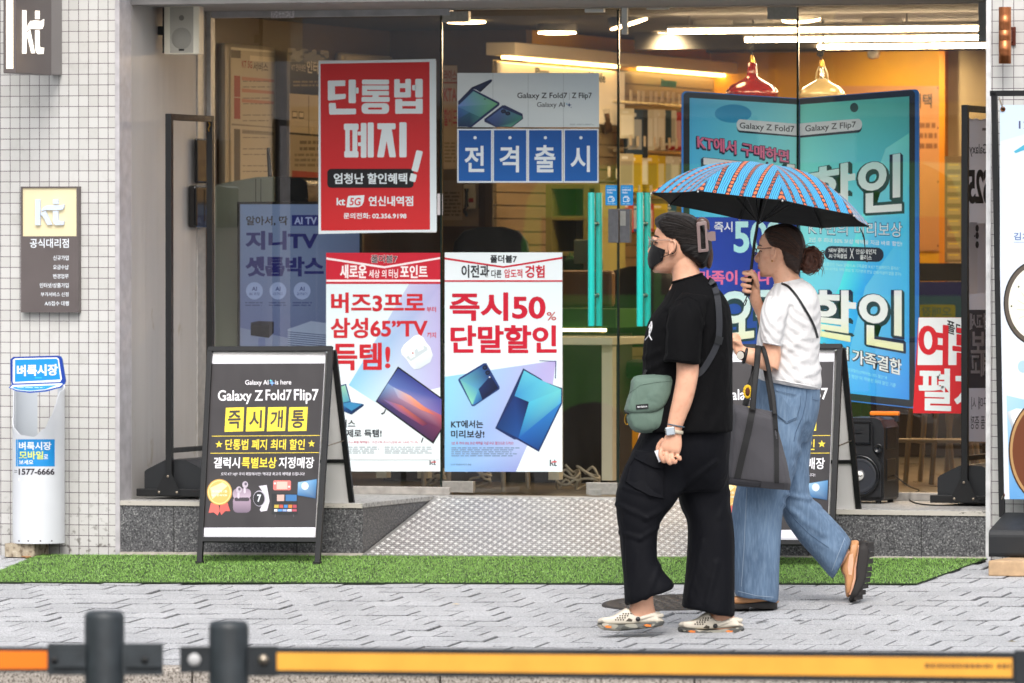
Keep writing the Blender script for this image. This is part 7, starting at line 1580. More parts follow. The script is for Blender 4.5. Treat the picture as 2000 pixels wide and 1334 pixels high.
# glasses
M_LENS = N('spectacle_lens'); M_LENS.b.inputs['Alpha'].default_value = .22; M_LENS.b.inputs['Roughness'].default_value = .05; M_LENS.b.inputs['Base Color'].default_value = (.75, .8, .85, 1); M_LENS.b.inputs['Specular IOR Level'].default_value = .9; M_LENS = M_LENS.m
def glasses(H, par, cf, rx=.024, rz=.022, zc=.004, xf=.107):
    M_RIM = mat('spectacle_rim_' + cf[1:], cf, .25, .7)
    m = MB(); l = MB()
    for q_ in (1, -1):
        c = [H.L(xf - .012 * abs(math.cos(a)) * (1 if math.cos(a) * q_ > 0 else 0), q_ * .031 + rx * math.cos(a), zc + rz * math.sin(a)) for a in (2 * math.pi * i / 28 for i in range(29))]
        m.tube(c, .0014, 6); l.face(c[:-1])
        m.tube([H.L(xf - .012, q_ * .056, zc + .008), H.L(.07, q_ * .072, zc + .010), H.L(.0, q_ * .079, zc + .012), H.L(-.02, q_ * .079, zc + .004)], .0013, 6, sub=3)
    m.tube([H.L(xf, -.008, zc + .004), H.L(xf + .002, 0, zc + .008), H.L(xf, .008, zc + .004)], .0013, 6, sub=3)
    m.build('glasses_frame', M_RIM, par); l.build('glasses_lens', M_LENS, par)
glasses(H1, pb, '#a9a6a4')
m = MB()
for q_ in (1, -1):
    m.tube([H1.pt(.003, q_ * R_(24), .0015), H1.pt(.006, q_ * R_(34), .002), H1.pt(.003, q_ * R_(48), .0015)], [.0015, .0024, .0012], 6, sub=3); m.tube([H1.pt(.026, q_ * R_(18), .001), H1.pt(.031, q_ * R_(34), .0015), H1.pt(.026, q_ * R_(54), .001)], [.002, .003, .0015], 6, sub=3)
m.build('eyes_and_brows', mat('dark_hair_line', '#1c1512', .6), pb)
# hair
HR1 = hair_mat('black_hair', '#080606', '#1c1614')
m = MB()
F1.blob(m, [(1278, 432), (1284, 423), (1297, 416), (1316, 413), (1338, 415.5), (1358, 423), (1375, 438), (1387, 460), (1391, 483), (1388, 504), (1378, 519), (1367, 521), (1352, 513), (1338, 504), (1326, 494), (1318, 480), (1312, 471), (1302, 467), (1293, 460), (1284, 448)], .008, .090, 4.0, 9, 1345, 462)
F1.blob(m, [(1352, 505), (1380, 500), (1384, 516), (1372, 525), (1358, 519)], .01, .06, 2.5)
hr1 = solid(m, 'hair', HR1, pb, .005, 3, lambda co: .0022 * noise.noise((w2p(co)[0] * .05, w2p(co)[1] * .22 + w2p(co)[0] * .10, co.dot(FH) * 4)))
BH = surf([hr1])
m = MB(); rng = random.Random(21)
for i in range(46):
    y0_ = rng.uniform(416, 476); x0_ = 1283 + abs(y0_ - 430) * .35 + rng.uniform(0, 10); P_h = []
    for j in range(8):
        t = j / 7; x = x0_ + (1366 - x0_) * t; y = y0_ + (462 + (y0_ - 446) * .5 - y0_) * t - math.sin(t * 3.14) * (8 - (y0_ - 416) * .12); h = hit(BH, x, y, .0012)
        if h: P_h.append(h)
    if len(P_h) > 3: m.tube(P_h, .0012, 4, sub=2)
m.build('hair_strand', hair_mat('hair_strand_brown', '#0e0a09', '#2a211d'), pb)
m = MB(); F1.blob(m, [(1374, 482), (1386, 476), (1392, 486), (1393, 505), (1388, 524), (1379, 522), (1374, 505)], .0, .03, 2.2); solid(m, 'hair_tail', hair_mat('brown_hair_ends', '#2c1c16', '#5e4236'), pb, .004, 2)
# claw clip
M_CLIP = mat('mauve_clip', '#7a6765', .3); C_ = lambda pts: [(1200 + x / 2.9, 400 + y / 2.9) for x, y in pts]
m = MB(); wc = -.094
out = C_([(464, 104), (470, 98), (516, 92), (523, 97), (535, 258), (530, 265), (480, 271), (474, 266)]); inn = C_([(485, 122), (488, 118), (508, 115), (511, 118), (518, 246), (516, 250), (494, 252), (491, 248)])
n8 = 8; A_1 = [F1.P(x, y, wc - .004 * math.sin((y - 430) / 64 * 3.1)) for x, y in out]; B_1 = [F1.P(x, y, wc - .004 * math.sin((y - 430) / 64 * 3.1)) for x, y in inn]
A2 = [p + FH * .014 for p in A_1]; B2 = [p + FH * .014 for p in B_1]
m.mesh(A_1 + B_1 + A2 + B2, [f for i in range(8) for f in ((i, (i + 1) % 8, 8 + (i + 1) % 8, 8 + i), (16 + i, 24 + i, 24 + (i + 1) % 8, 16 + (i + 1) % 8), (i, 16 + i, 16 + (i + 1) % 8, (i + 1) % 8), (8 + i, 8 + (i + 1) % 8, 24 + (i + 1) % 8, 24 + i))]); clip = m.build('hair_clip', M_CLIP, pb, .003, 2)
m = MB(); q = C_([(526, 158), (548, 150), (572, 152), (574, 203), (550, 206), (530, 200)]); m.prism([F1.P(x, y, wc + .002) for x, y in q], FH * .012); m.build('clip_handle', M_CLIP, clip, .003, 2)
m = MB(); F1.blob(m, C_([(462, 100), (470, 80), (490, 70), (515, 74), (535, 92), (541, 130), (533, 150), (525, 100), (500, 94), (480, 98)]), wc + .02, .02, 2.5); m.build('clip_back', mat('brown_clip', '#4a322a', .3), clip)
# watch and bracelet
m = MB(); r_ = F1.ring(1300.5, 839, 1333, 845, -.23, .030, 36); m.tube(r_ + [r_[0]], .0075, 8, flat=.5, ref=(0, 0, 1)); m.build('watch_strap', mat('watch_strap_beige', '#b5ab98', .6), pb)
m = MB(); c = F1.P(1309, 842, -.262); M = Matrix((RT, -FH, ZU)).transposed().to_4x4(); M.translation = c; M = M @ Matrix.Rotation(R_(-8), 4, 'Y'); m.box((-.019, -.006, -.017), (.019, .006, .017), M=M); o = m.build('watch_case', mat('watch_silver', '#bfc3c6', .25, .8), pb, .005, 3)
m = MB(); m.box((-.0145, .0062, -.013), (.0145, .0072, .013), M=M); m.build('watch_face', mat('watch_glass', '#aab4bc', .08), pb)
m = MB(); r_ = F1.ring(1304, 828, 1336, 834, -.229, .031, 36); m.tube(r_ + [r_[0]], .0028, 6); m.build('bracelet', mat('bracelet_blue', '#4a5a66', .4), pb)
# clogs
M_CR = mat('clog_foam', '#cfc6b6', .55, noise_s=20, noise_a=.05); M_HOLE = mat('clog_hole', '#4a4238', .8)
def camo():
    k = N('clog_camo_sole'); tc = k.n('TexCoord'); nz = k.n('TexVoronoi', i_Scale=26.0); mp = k.n('Mapping'); k.l(tc.outputs['Object'], mp.inputs['Vector']); mp.inputs['Scale'].default_value = (1, 1, 2.4); k.l(mp, nz.inputs['Vector'])
    sp = k.n('SeparateColor'); k.l(nz.outputs['Color'], sp.inputs[0]); r = k.ramp(sp.outputs[0], ((.0, '#5a5a56'), (.35, '#8f8c80'), (.6, '#44443f'), (.8, '#b8b0a0'))); r.color_ramp.interpolation = 'CONSTANT'; k.col(r); k.b.inputs['Roughness'].default_value = .6; return k.m
M_CAMO = camo()
C6 = lambda pts, dx=0, dy=0: [(1140 + (x + dx) / 3.032, 820 + (y + dy) / 3.032) for x, y in pts]
def clog(up, sole, w, holes, pivot, heel, nm_sh):
    m = MB(); F1.blob(m, up, w, .047, 4.0, 7); o = solid(m, 'clog', M_CR, pb, .0045, 2)
    m = MB(); F1.blob(m, sole, w, .050, 6.0, 6); s_ = m.build('clog_sole', M_CAMO, o, smooth_all=True)
    bv = surf([o]); m = MB()
    for x, y in holes:
        h = hit(bv, x, y, .0012)
        if h: m.lathe(h, [(.0034, 0), (.001, .0006)], -FWD, 8)
    a_ = pivot; pv = hit(bv, *pivot, .002) or F1.P(*pivot, w - .047)
    m.face([hit(bv, x, y, .0015) or F1.P(x, y, w - .048) for x, y in [(pivot[0] - 24, pivot[1] + 4), (pivot[0] - 18, pivot[1] - 2), (pivot[0] - 11, pivot[1] + 1), (pivot[0] - 12, pivot[1] + 5)]])
    m.build('vent_hole', M_HOLE, o)
    m = MB(); m.tube([pv, F1.P((pivot[0] + heel[0]) / 2, (pivot[1] + heel[1]) / 2 - 3, w - .046), F1.P(heel[0], heel[1], w - .02), F1.P(heel[0] + 2, heel[1], w)], .007, 8, sub=4, flat=.5, ref=(0, 0, 1)); m.build('heel_strap', M_CR, o)
    m = MB(); m.lathe(pv - FWD * .004, [(.0095, 0), (.009, .003), (.001, .004)], -FWD, 14); m.build('strap_rivet', mat('black_plastic', '#17171a', .4), o)
    m = MB()
    for x, y in nm_sh:
        m.face([F1.P(x + dx, y + dy, w - .0512) for dx, dy in ((-8, -1), (-2, -3), (3, -1.5), (7, -2), (5, 1), (8, 2.4), (-3, 2))])
    m.build('sole_patch', mat('orange_foam', '#d9762a', .6), o)
clog(C6([(82, 1196), (86, 1180), (104, 1172), (150, 1166), (190, 1150), (232, 1122), (262, 1112), (285, 1142), (318, 1162), (360, 1166), (410, 1152), (440, 1136), (455, 1140), (468, 1180), (466, 1200), (300, 1215), (120, 1218)]), C6([(80, 1202), (90, 1204), (200, 1212), (330, 1204), (469, 1188), (470, 1212), (456, 1224), (380, 1234), (220, 1250), (120, 1244), (86, 1226)]), -.075,
     C6([(x, y) for y, x0 in ((1148, 235), (1160, 215), (1172, 200), (1184, 190)) for x in range(x0, x0 + 50, 15)]), C6([(322, 1180)])[0], C6([(462, 1158)])[0], C6([(146, 1226), (380, 1218)]))
clog(C6([(560, 1222), (562, 1206), (580, 1196), (628, 1190), (668, 1174), (708, 1146), (738, 1136), (760, 1165), (796, 1188), (836, 1194), (886, 1180), (906, 1166), (920, 1172), (940, 1208), (940, 1226), (780, 1244), (600, 1244)]), C6([(557, 1226), (570, 1236), (680, 1244), (810, 1244), (942, 1226), (943, 1254), (925, 1268), (840, 1276), (700, 1277), (600, 1268), (562, 1252)]), .07,
     C6([(x, y) for y, x0 in ((1174, 708), (1186, 690), (1198, 672), (1210, 660)) for x in range(x0, x0 + 52, 15)]), C6([(780, 1221)])[0], C6([(930, 1186)])[0], C6([(642, 1254), (864, 1254)]))
adopt(pb)
t = thing('payment_card', 'small white card held in the hand of the woman in black', 'card', F1.P(1285, 890, -.22)); m = MB(); q = [(1278, 881), (1286, 878.5), (1294, 900), (1287, 903)]; m.prism([F1.P(x, y, -.222) for x, y in q], FH * .0012); m.build('card_sheet', mat('card_white', '#dcdfe4', .4), t); adopt(t)
# green shoulder bag
t = thing('shoulder_bag', 'sage green flap shoulder bag worn by the woman in black', 'bag', F1.P(1268, 845, -.12))
M_GB = cloth_mat('green_nylon', '#61756a', .6, 40, .35, .06, .05); M_BIND = mat('black_binding', '#15171a', .6)
m = MB(); F1.blob(m, [(1234, 770), (1316, 742), (1320, 790), (1314, 820), (1296, 838), (1262, 846), (1238, 842), (1226, 825), (1224, 805)], -.125, .052, 3.2); bag = solid(m, 'bag_body', M_GB, t, .005, 2, fold_disp(1.5, .0025, 9, 8))
m = MB(); F1.blob(m, [(1238, 736), (1280, 731), (1318, 729), (1318, 760), (1312, 778), (1300, 798), (1280, 808), (1250, 812), (1226, 809), (1219, 803), (1222, 790), (1230, 764)], -.135, .055, 4.0, wslope=-.05); flap = solid(m, 'bag_flap', M_GB, t, .005, 2, fold_disp(2.5, .002, 8, 8)); BF = surf([flap])
m = MB(); F_ = [(1219.5, 803), (1226, 808.5), (1250, 811.5), (1280, 807.5), (1300, 797.5), (1311.5, 778)]; pts = [F1.P(x, y, -.186 if 3 else 0) for x, y in F_]; pts = [(hit(BF, x + .8, y - 1.2, .002) or F1.P(x, y, -.17)) for x, y in F_]; m.tube(pts, .0045, 8, sub=4); m.build('flap_binding', M_BIND, t)
m = MB(); q = [(1242, 790.5), (1266, 788.5), (1266.5, 798), (1242.5, 800)]; qq = [hit(BF, x, y, .003) or F1.P(x, y, -.19) for x, y in q]; m.prism(qq, FH * .002); m.build('brand_patch', M_BIND, t, .001)
nf = (qq[1] - qq[0]).cross(qq[2] - qq[0]).normalized(); nf = nf if nf.dot(FWD) < 0 else -nf; s = Sheet(qq[0] + nf * .0012, nf); s.text('new balance', 1244.5, 792.5, 1264, 796.5, '#e2e4e6', 0, .02, sk=-1.2); s.build('patch_lettering', PRINT, t)
m = seam(BF, [(1229, 768), (1250, 752), (1284, 746), (1316, 744)], .0016); m.build('flap_seam', M_GB, t)
m = MB(); r_ = [F1.P(1224.5 + 4 * math.cos(a), 819 + 10 * math.sin(a), -.12 + .006 * math.sin(a)) for a in (2 * math.pi * i / 16 for i in range(17))]; m.tube(r_, .0028, 8); m.build('gold_ring', mat('gold_plate', '#c99a3a', .25, 1), t)
m = ribbon(BS, [(1383, 546), (1394, 556), (1402, 585), (1405, 625), (1404, 655), (1399, 676), (1386, 702), (1368, 727), (1345, 738), (1328, 738)], 12, .004); m.build('strap', mat('strap_webbing', '#24262c', .55, bump=.3, bs=600), t)
m = ribbon(BS, [(1406, 657), (1402, 672)], 15, .008, 4, .004); m.build('strap_buckle', M_BIND, t)
m = ribbon(BS, [(1262, 722), (1258, 730), (1255, 738)], 5, .004, 4); m.build('strap_end', M_BIND, t); adopt(t)

# ---------------------------------------------------------------- woman in jeans
F2 = Fig(27.68)
g0 = onG(1475, 1188)
pj = thing('person', 'woman in white knit top and wide blue jeans with a brown hair bun, mid stride', 'person', g0, 'pedestrians walking past the shop')
def denim():
    k = N('blue_denim'); tc = k.n('TexCoord'); nz = k.n('TexNoise', i_Scale=5.0, i_Detail=7.0, i_Roughness=.6); mp = k.n('Mapping'); k.l(tc.outputs['Object'], mp.inputs['Vector']); mp.inputs['Scale'].default_value = (1.6, 1.6, .5); k.l(mp, nz.inputs['Vector'])
    f = k.n('TexNoise', i_Scale=120.0, i_Detail=3.0); m2 = k.n('Mapping'); k.l(tc.outputs['Object'], m2.inputs['Vector']); m2.inputs['Scale'].default_value = (1, 1, .16); k.l(m2, f.inputs['Vector'])
    c = k.mix(k.ramp(nz, ((.3, 0.), (.72, 1.))), '#445a74', '#6a839e'); c2 = k.mix(k.ramp(f, ((.42, 0.), (.7, .25))), c, '#8fa5bc'); k.col(c2); k.b.inputs['Roughness'].default_value = .85
    bm = k.bump(nz, .35, .02); b2 = k.n('Bump', i_Strength=.2, i_Distance=.001); k.l(f, b2.inputs['Height']); k.l(bm, b2.inputs['Normal']); k.l(b2, k.b.inputs['Normal']); return k.m
M_DEN = denim(); M_STI = mat('denim_stitch', '#8595a8', .8); M_STD = mat('denim_seam_dark', '#4a5f7a', .8)
m = MB()
F2.loft(m, [(1476, 736, 1600, 758, 0, .15), (1473, 762, 1601, 780, 0, .155), (1470, 800, 1598, 806, 0, .155), (1466, 838, 1590, 838, 0, .14), (1490, 866, 1580, 862, .02, .11)])
F2.loft(m, [(1468, 822, 1572, 830, -.05, .105), (1456, 880, 1560, 888, -.065, .105), (1442, 940, 1543, 950, -.07, .10), (1431, 1000, 1529, 1004, -.07, .098), (1429, 1060, 1525, 1062, -.07, .098), (1432, 1110, 1521, 1114, -.07, .102), (1434, 1145, 1519, 1156, -.07, .106), (1435, 1160, 1518, 1173, -.07, .108), (1437, 1164, 1516, 1176, -.07, .10)])
F2.loft(m, [(1506, 822, 1591, 820, .05, .10), (1508, 885, 1584, 885, .07, .098), (1516, 935, 1578, 942, .08, .095), (1522, 978, 1586, 972, .085, .09), (1532, 1018, 1606, 992, .09, .088), (1562, 1060, 1630, 1018, .095, .086), (1596, 1098, 1649, 1040, .10, .085), (1621, 1124, 1657, 1052, .10, .084), (1626, 1129, 1660, 1057, .10, .076)])
def crease3(co):
    x, y = w2p(co); a = fold_disp(5.3, .007, 6, 1.5, .3)(co)
    for (x0, y0, x1, y1, A, S) in ((1535, 965, 1580, 975, .012, 5), (1580, 975, 1600, 990, .009, 5), (1528, 985, 1560, 1005, .009, 5), (1545, 1000, 1610, 1045, .008, 7), (1555, 870, 1580, 940, .007, 6), (1490, 830, 1530, 870, .006, 8), (1455, 1150, 1462, 980, .006, 7), (1490, 1160, 1500, 1000, .007, 8), (1575, 830, 1560, 870, -.008, 6), (1470, 790, 1500, 810, .005, 7), (1600, 1060, 1640, 1080, .005, 8), (1548, 905, 1560, 960, .007, 5)):
        dx, dy = x1 - x0, y1 - y0; L = math.hypot(dx, dy); t = max(0, min(1, ((x - x0) * dx + (y - y0) * dy) / L / L)); d = math.hypot(x - x0 - dx * t, y - y0 - dy * t); a += A * math.exp(-(d / S) ** 2) - A * .5 * math.exp(-(d / (S * 2.2)) ** 2)
    return a
je = solid(m, 'jeans', M_DEN, pj, .0075, 5, crease3); BJ = surf([je])
Z8 = lambda pts: [(1400 + x / 2.3, 640 + y / 2.3) for x, y in pts]
m = MB(); q = Z8([(262, 270), (380, 295), (378, 345), (362, 408), (312, 430), (268, 395)]); a_ = [hit(BJ, x, y, .005) or F2.P(x, y, -.15) for x, y in q]; b_ = [hit(BJ, x, y, .0005) or F2.P(x, y, -.14) for x, y in q]; cc = sum((hit(BJ, sum(p[0] for p in q) / 6, sum(p[1] for p in q) / 6, .006),), V())
m.mesh(a_ + b_ + [cc], [(i, (i + 1) % 6, 6 + (i + 1) % 6, 6 + i) for i in range(6)] + [(i, (i + 1) % 6, 12) for i in range(6)], sm=False); m.build('back_pocket', M_DEN, pj)
m = MB(); q = Z8([(430, 308), (462, 318), (455, 400), (432, 440)]); a_ = [hit(BJ, x, y, .004) for x, y in q]; a_ = [p for p in a_ if p]; 
if len(a_) > 2: m.face(a_)
m.build('back_pocket', M_DEN, pj)
for pth in ([(262, 282), (378, 307)], [(266, 300), (272, 392), (312, 424), (360, 402), (376, 345), (378, 300)], [(432, 322), (460, 330)]):
    m = seam(BJ, Z8(pth), .0011, .0062); m.build('pocket_stitching', M_STD, pj)
m = seam(BJ, Z8([(248, 232), (330, 246), (400, 262), (458, 282)]), .0014); m.build('waistband_seam', M_STD, pj)
m = seam(BJ, Z8([(405, 282), (400, 340), (385, 400), (355, 470), (345, 520)]), .0016); m.build('back_seam', M_STD, pj)
m = seam(BJ, Z8([(135, 720), (128, 850), (122, 1000), (108, 1195)]), .0016); m.build('side_seam', M_STI, pj)
m = seam(BJ, Z8([(296, 790), (350, 860), (420, 930), (520, 1000)]), .0016); m.build('side_seam', M_STD, pj)
m = seam(BJ, Z8([(82, 1180), (180, 1205), (268, 1212)]), .0016); m.build('hem_stitching', M_STI, pj); m = seam(BJ, Z8([(575, 945), (545, 1020), (512, 1105)]), .0016); m.build('hem_stitching', M_STI, pj)
def knit():
    k = N('white_knit'); tc = k.n('TexCoord'); k.b.inputs['Base Color'].default_value = (*lin('#d4d3d3'), 1); k.b.inputs['Roughness'].default_value = .9; k.b.inputs['Sheen Weight'].default_value = .2
    mp = k.n('Mapping'); k.l(tc.outputs['Object'], mp.inputs['Vector']); mp.inputs['Rotation'].default_value = (0, R_(40), R_(18)); wv = k.n('TexWave', i_Scale=11.0, i_Distortion=1.5, i_Detail=2.0); k.l(mp, wv.inputs['Vector'])
    nz = k.n('TexNoise', i_Scale=9.0, i_Detail=4.0, i_Distortion=.6); k.l(tc.outputs['Object'], nz.inputs['Vector']); vo = k.n('TexVoronoi', i_Scale=240.0); k.l(tc.outputs['Object'], vo.inputs['Vector'])
    b1 = k.n('Bump', i_Strength=.7, i_Distance=.022); k.l(nz, b1.inputs['Height']); b2 = k.n('Bump', i_Strength=.5, i_Distance=.007); k.l(wv, b2.inputs['Height']); k.l(b1, b2.inputs['Normal']); b3 = k.n('Bump', i_Strength=.25, i_Distance=.002); k.l(vo.outputs[0], b3.inputs['Height']); k.l(b2, b3.inputs['Normal']); k.l(b3, k.b.inputs['Normal']); return k.m
M_KN = knit()
m = MB()
F2.loft(m, [(1514, 556, 1566, 546, 0, .066), (1507, 565, 1580, 553, 0, .11), (1497, 579, 1592, 566, 0, .148), (1490, 598, 1599, 586, 0, .172), (1486, 622, 1602, 614, 0, .178), (1481, 652, 1601, 655, 0, .176), (1477, 690, 1600, 695, 0, .172), (1475, 718, 1603, 730, 0, .176), (1475, 734, 1604, 750, 0, .178), (1478, 741, 1601, 762, 0, .168)])
F2.loft(m, [(1498, 578, 1550, 584, -.115, .06), (1488, 604, 1540, 610, -.15, .08), (1485, 635, 1534, 640, -.17, .08), (1487, 660, 1529, 668, -.176, .074), (1488, 669, 1527, 677, -.177, .07)])
F2.loft(m, [(1500, 575, 1550, 578, .11, .06), (1488, 600, 1534, 606, .145, .075), (1484, 630, 1526, 640, .16, .07)])
def crease4(co):
    x, y = w2p(co); a = fold_disp(9.1, .004, 5, 3)(co)
    for (x0, y0, x1, y1, A, S) in ((1530, 665, 1545, 600, -.010, 5), (1480, 720, 1520, 735, .006, 6), (1560, 740, 1600, 720, .007, 6), (1540, 720, 1590, 690, .006, 7), (1530, 690, 1580, 650, .006, 7), (1500, 640, 1525, 610, .005, 6), (1478, 700, 1510, 712, .006, 5)):
        dx, dy = x1 - x0, y1 - y0; L = math.hypot(dx, dy); t = max(0, min(1, ((x - x0) * dx + (y - y0) * dy) / L / L)); d = math.hypot(x - x0 - dx * t, y - y0 - dy * t); a += A * math.exp(-(d / S) ** 2) - A * .5 * math.exp(-(d / (S * 2.2)) ** 2)
    return a
kt_ = solid(m, 'knit_top', M_KN, pj, .0065, 4, crease4); BK = surf([kt_])
r_ = F2.ring(1513, 557, 1566, 546, 0, .068, 36); m = MB(); m.tube(r_ + [r_[0]], .006, 8); m.build('collar', M_KN, pj)
m = seam(BK, [(1489, 668), (1508, 671), (1527, 675)], .003, .0); m.build('sleeve_cuff', M_KN, pj)
m = seam(BK, [(1477, 737), (1520, 742), (1560, 750), (1601, 758)], .004, -.001, 10); m.build('top_hem', M_KN, pj)
m = ribbon(BK, [(1526, 553), (1540, 560), (1556, 578), (1570, 600), (1583, 622), (1592, 642), (1597, 660)], 4.6, .003); m.build('crossbody_strap', M_BIND, pj)
H2 = Head(F2.P(1520, 490.5, 0), R_(22), .89, R_(2))
m = MB(); H2.skull(m)
F2.loft(m, [(1506, 572, 1576, 562, 0, .085), (1512, 558, 1566, 548, 0, .062), (1510, 545, 1558, 534, 0, .054), (1506, 532, 1552, 515, 0, .054), (1510, 515, 1550, 500, 0, .055)])
F2.loft(m, [(1510, 570, 1575, 565, 0, .1), (1502, 600, 1585, 600, 0, .13), (1495, 680, 1585, 680, 0, .13), (1490, 760, 1590, 765, 0, .13), (1490, 830, 1580, 830, 0, .12), (1500, 860, 1570, 860, 0, .09)])
F2.loft(m, [(1500, 596, 1540, 598, -.13, .048), (1494, 640, 1530, 645, -.168, .048), (1490, 668, 1525, 676, -.178, .046), (1489, 692, 1525, 700, -.184, .044), (1490, 706, 1520, 724, -.188, .042)])
F2.loft(m, [(1510, 690, 1508, 727, -.188, .040), (1492, 683, 1494, 724, -.192, .040), (1472, 680, 1472, 715, -.198, .034), (1458, 678, 1454, 708, -.204, .028), (1451, 674, 1443, 700, -.208, .024), (1448, 666, 1435, 690, -.21, .022), (1444, 660, 1432, 678, -.21, .018)])
finger(m, F2, [(1444, 664, -.212), (1439, 655, -.222), (1432, 655, -.226), (1428, 663, -.214)]); finger(m, F2, [(1441, 668, -.214), (1435, 660, -.226), (1428, 661, -.228), (1425, 669, -.214)]); finger(m, F2, [(1438, 674, -.214), (1431, 667, -.226), (1424, 669, -.226), (1423, 676, -.212)]); finger(m, F2, [(1436, 681, -.212), (1429, 675, -.222), (1423, 677, -.222), (1424, 682, -.21)], .008, .006); finger(m, F2, [(1447, 676, -.222), (1440, 668, -.236), (1433, 664, -.238)], .0098, .0075)
F2.loft(m, [(1505, 590, 1545, 592, .13, .046), (1498, 630, 1532, 636, .158, .046), (1492, 656, 1522, 664, .15, .044), (1484, 640, 1512, 648, .12, .04), (1478, 618, 1497, 610, .09, .032), (1468, 596, 1489, 588, .06, .026), (1464, 582, 1485, 577, .045, .023), (1465, 566, 1484, 562, .035, .022), (1466, 550, 1482, 547, .03, .02), (1468, 536, 1479, 535, .03, .016)])
for i_, (y_, xl_) in enumerate(((533, 1453), (545, 1450), (556.5, 1450), (567, 1453))):
    finger(m, F2, [(1474, y_ + 2, .025), (1466, y_ - 1, .050), (1458, y_ - 1, .040), (xl_, y_, .012), (1458, y_ + 2, -.016), (1468, y_ + 3, -.018)], .0088, .0066)
finger(m, F2, [(1480, 560, .012), (1476, 546, -.012), (1470, 535, -.014), (1467, 527, -.008)], .0105, .0078)
F2.loft(m, [(1480, 850, 1540, 850, -.05, .07), (1462, 950, 1520, 955, -.07, .06), (1455, 1050, 1500, 1050, -.07, .05), (1456, 1130, 1492, 1130, -.07, .038), (1458, 1160, 1492, 1164, -.07, .034), (1440, 1172, 1505, 1176, -.07, .036), (1400, 1178, 1506, 1184, -.07, .034)])
F2.loft(m, [(1525, 850, 1575, 850, .06, .07), (1532, 950, 1572, 950, .08, .055), (1545, 1005, 1590, 985, .09, .05), (1590, 1062, 1622, 1030, .10, .042), (1628, 1096, 1650, 1068, .10, .034), (1642, 1108, 1664, 1074, .10, .033)])
F2.loft(m, [(1640, 1085, 1685, 1060, .10, .034), (1646, 1110, 1682, 1100, .10, .035), (1652, 1140, 1676, 1140, .10, .036), (1654, 1160, 1668, 1164, .10, .03)])
bd2 = solid(m, 'body', SK2, pj, .0032, 3); BB2 = surf([bd2])
glasses(H2, pj, '#4a4440', .025, .022, .003, .106)
m = MB()
for q_ in (1, -1):
    m.tube([H2.pt(.001, q_ * R_(24), .001), H2.pt(.005, q_ * R_(34), .002), H2.pt(.001, q_ * R_(48), .001)], [.0013, .0024, .0012], 6, sub=3); m.tube([H2.pt(.026, q_ * R_(18), .001), H2.pt(.030, q_ * R_(34), .0012), H2.pt(.026, q_ * R_(52), .001)], [.0015, .0022, .001], 6, sub=3)
m.build('eyes_and_brows', MATS['dark_hair_line'], pj)
m = MB(); m.tube([H2.L(.0855, -.015, -.065), H2.L(.0975, 0, -.063), H2.L(.0855, .015, -.065)], [.002, .0042, .002], 6, sub=3); m.tube([H2.L(.0855, -.013, -.073), H2.L(.0965, 0, -.0735), H2.L(.0855, .013, -.073)], [.002, .005, .002], 6, sub=3); m.build('lips', mat('lip_pink', '#b5655c', .45), pj)
m = MB(); m.ball(H2.L(.0, .087, -.045), .0035, n=8); m.build('earring', MATS['gold_plate'], pj)
HR2 = hair_mat('dark_brown_hair', '#16100e', '#3f2c24')
m = MB(); F2.blob(m, [(1491, 459), (1494, 450), (1502, 443), (1516, 438), (1534, 436), (1550, 440), (1563, 450), (1571, 466), (1574, 484), (1572, 505), (1566, 524), (1558, 538), (1548, 531), (1537, 525), (1531, 514), (1528, 500), (1522, 488), (1513, 484), (1504, 481), (1497, 474)], .006, .086, 5.0, 9, 1537, 478)
F2.blob(m, [(1560, 490), (1580, 488), (1582, 522), (1560, 522)], .0, .04, 2.5)
hr2 = solid(m, 'hair', HR2, pj, .005, 3, lambda co: .002 * noise.noise((w2p(co)[0] * .05, w2p(co)[1] * .22 - w2p(co)[0] * .10, co.dot(FH) * 4))); BH2 = surf([hr2])
m = MB(); rng = random.Random(31)
for i in range(40):
    y0_ = rng.uniform(440, 482); x0_ = 1494 + abs(y0_ - 455) * .5 + rng.uniform(0, 8); P_h = []
    for j in range(8):
        t = j / 7; x = x0_ + (1568 - x0_) * t; y = y0_ + (500 + (y0_ - 460) * .5 - y0_) * t - math.sin(t * 3.14) * (14 - (y0_ - 440) * .25); h = hit(BH2, x, y, .0012)
        if h: P_h.append(h)
    if len(P_h) > 3: m.tube(P_h, .0011, 4, sub=2)
m.build('hair_strand', hair_mat('strand_dark_brown', '#241814', '#5a4034'), pj)
m = MB(); F2.blob(m, [(1566, 500), (1572, 486), (1584, 480), (1597, 484), (1604, 498), (1603, 514), (1594, 530), (1580, 536), (1567, 531), (1563, 516)], .0, .052, 2.3)
bun = solid(m, 'hair_bun', hair_mat('bun_brown', '#2a1812', '#6a4436', (40, 40, 12)), pj, .004, 2, lambda co: .006 * noise.noise((w2p(co)[0] * .12, w2p(co)[1] * .10, co.dot(FH) * 14)))
m = MB(); rng = random.Random(33)
for i in range(60):
    a0 = rng.uniform(0, 6.28); r0_ = rng.uniform(8, 24); cx_, cy_ = 1583, 508; L_ = rng.uniform(1.0, 2.2); w0 = rng.uniform(-.05, .03); P_h = []
    for j in range(6):
        a = a0 + L_ * j / 5; rr = r0_ + j * rng.uniform(.0, 1.6); P_h.append(F2.P(cx_ + rr * math.cos(a), cy_ + rr * 1.1 * math.sin(a), w0 - .02 * math.sin(j)))
    m.tube(P_h, [.0022, .002, .0018, .0016, .0012, .0006], 5, sub=2)
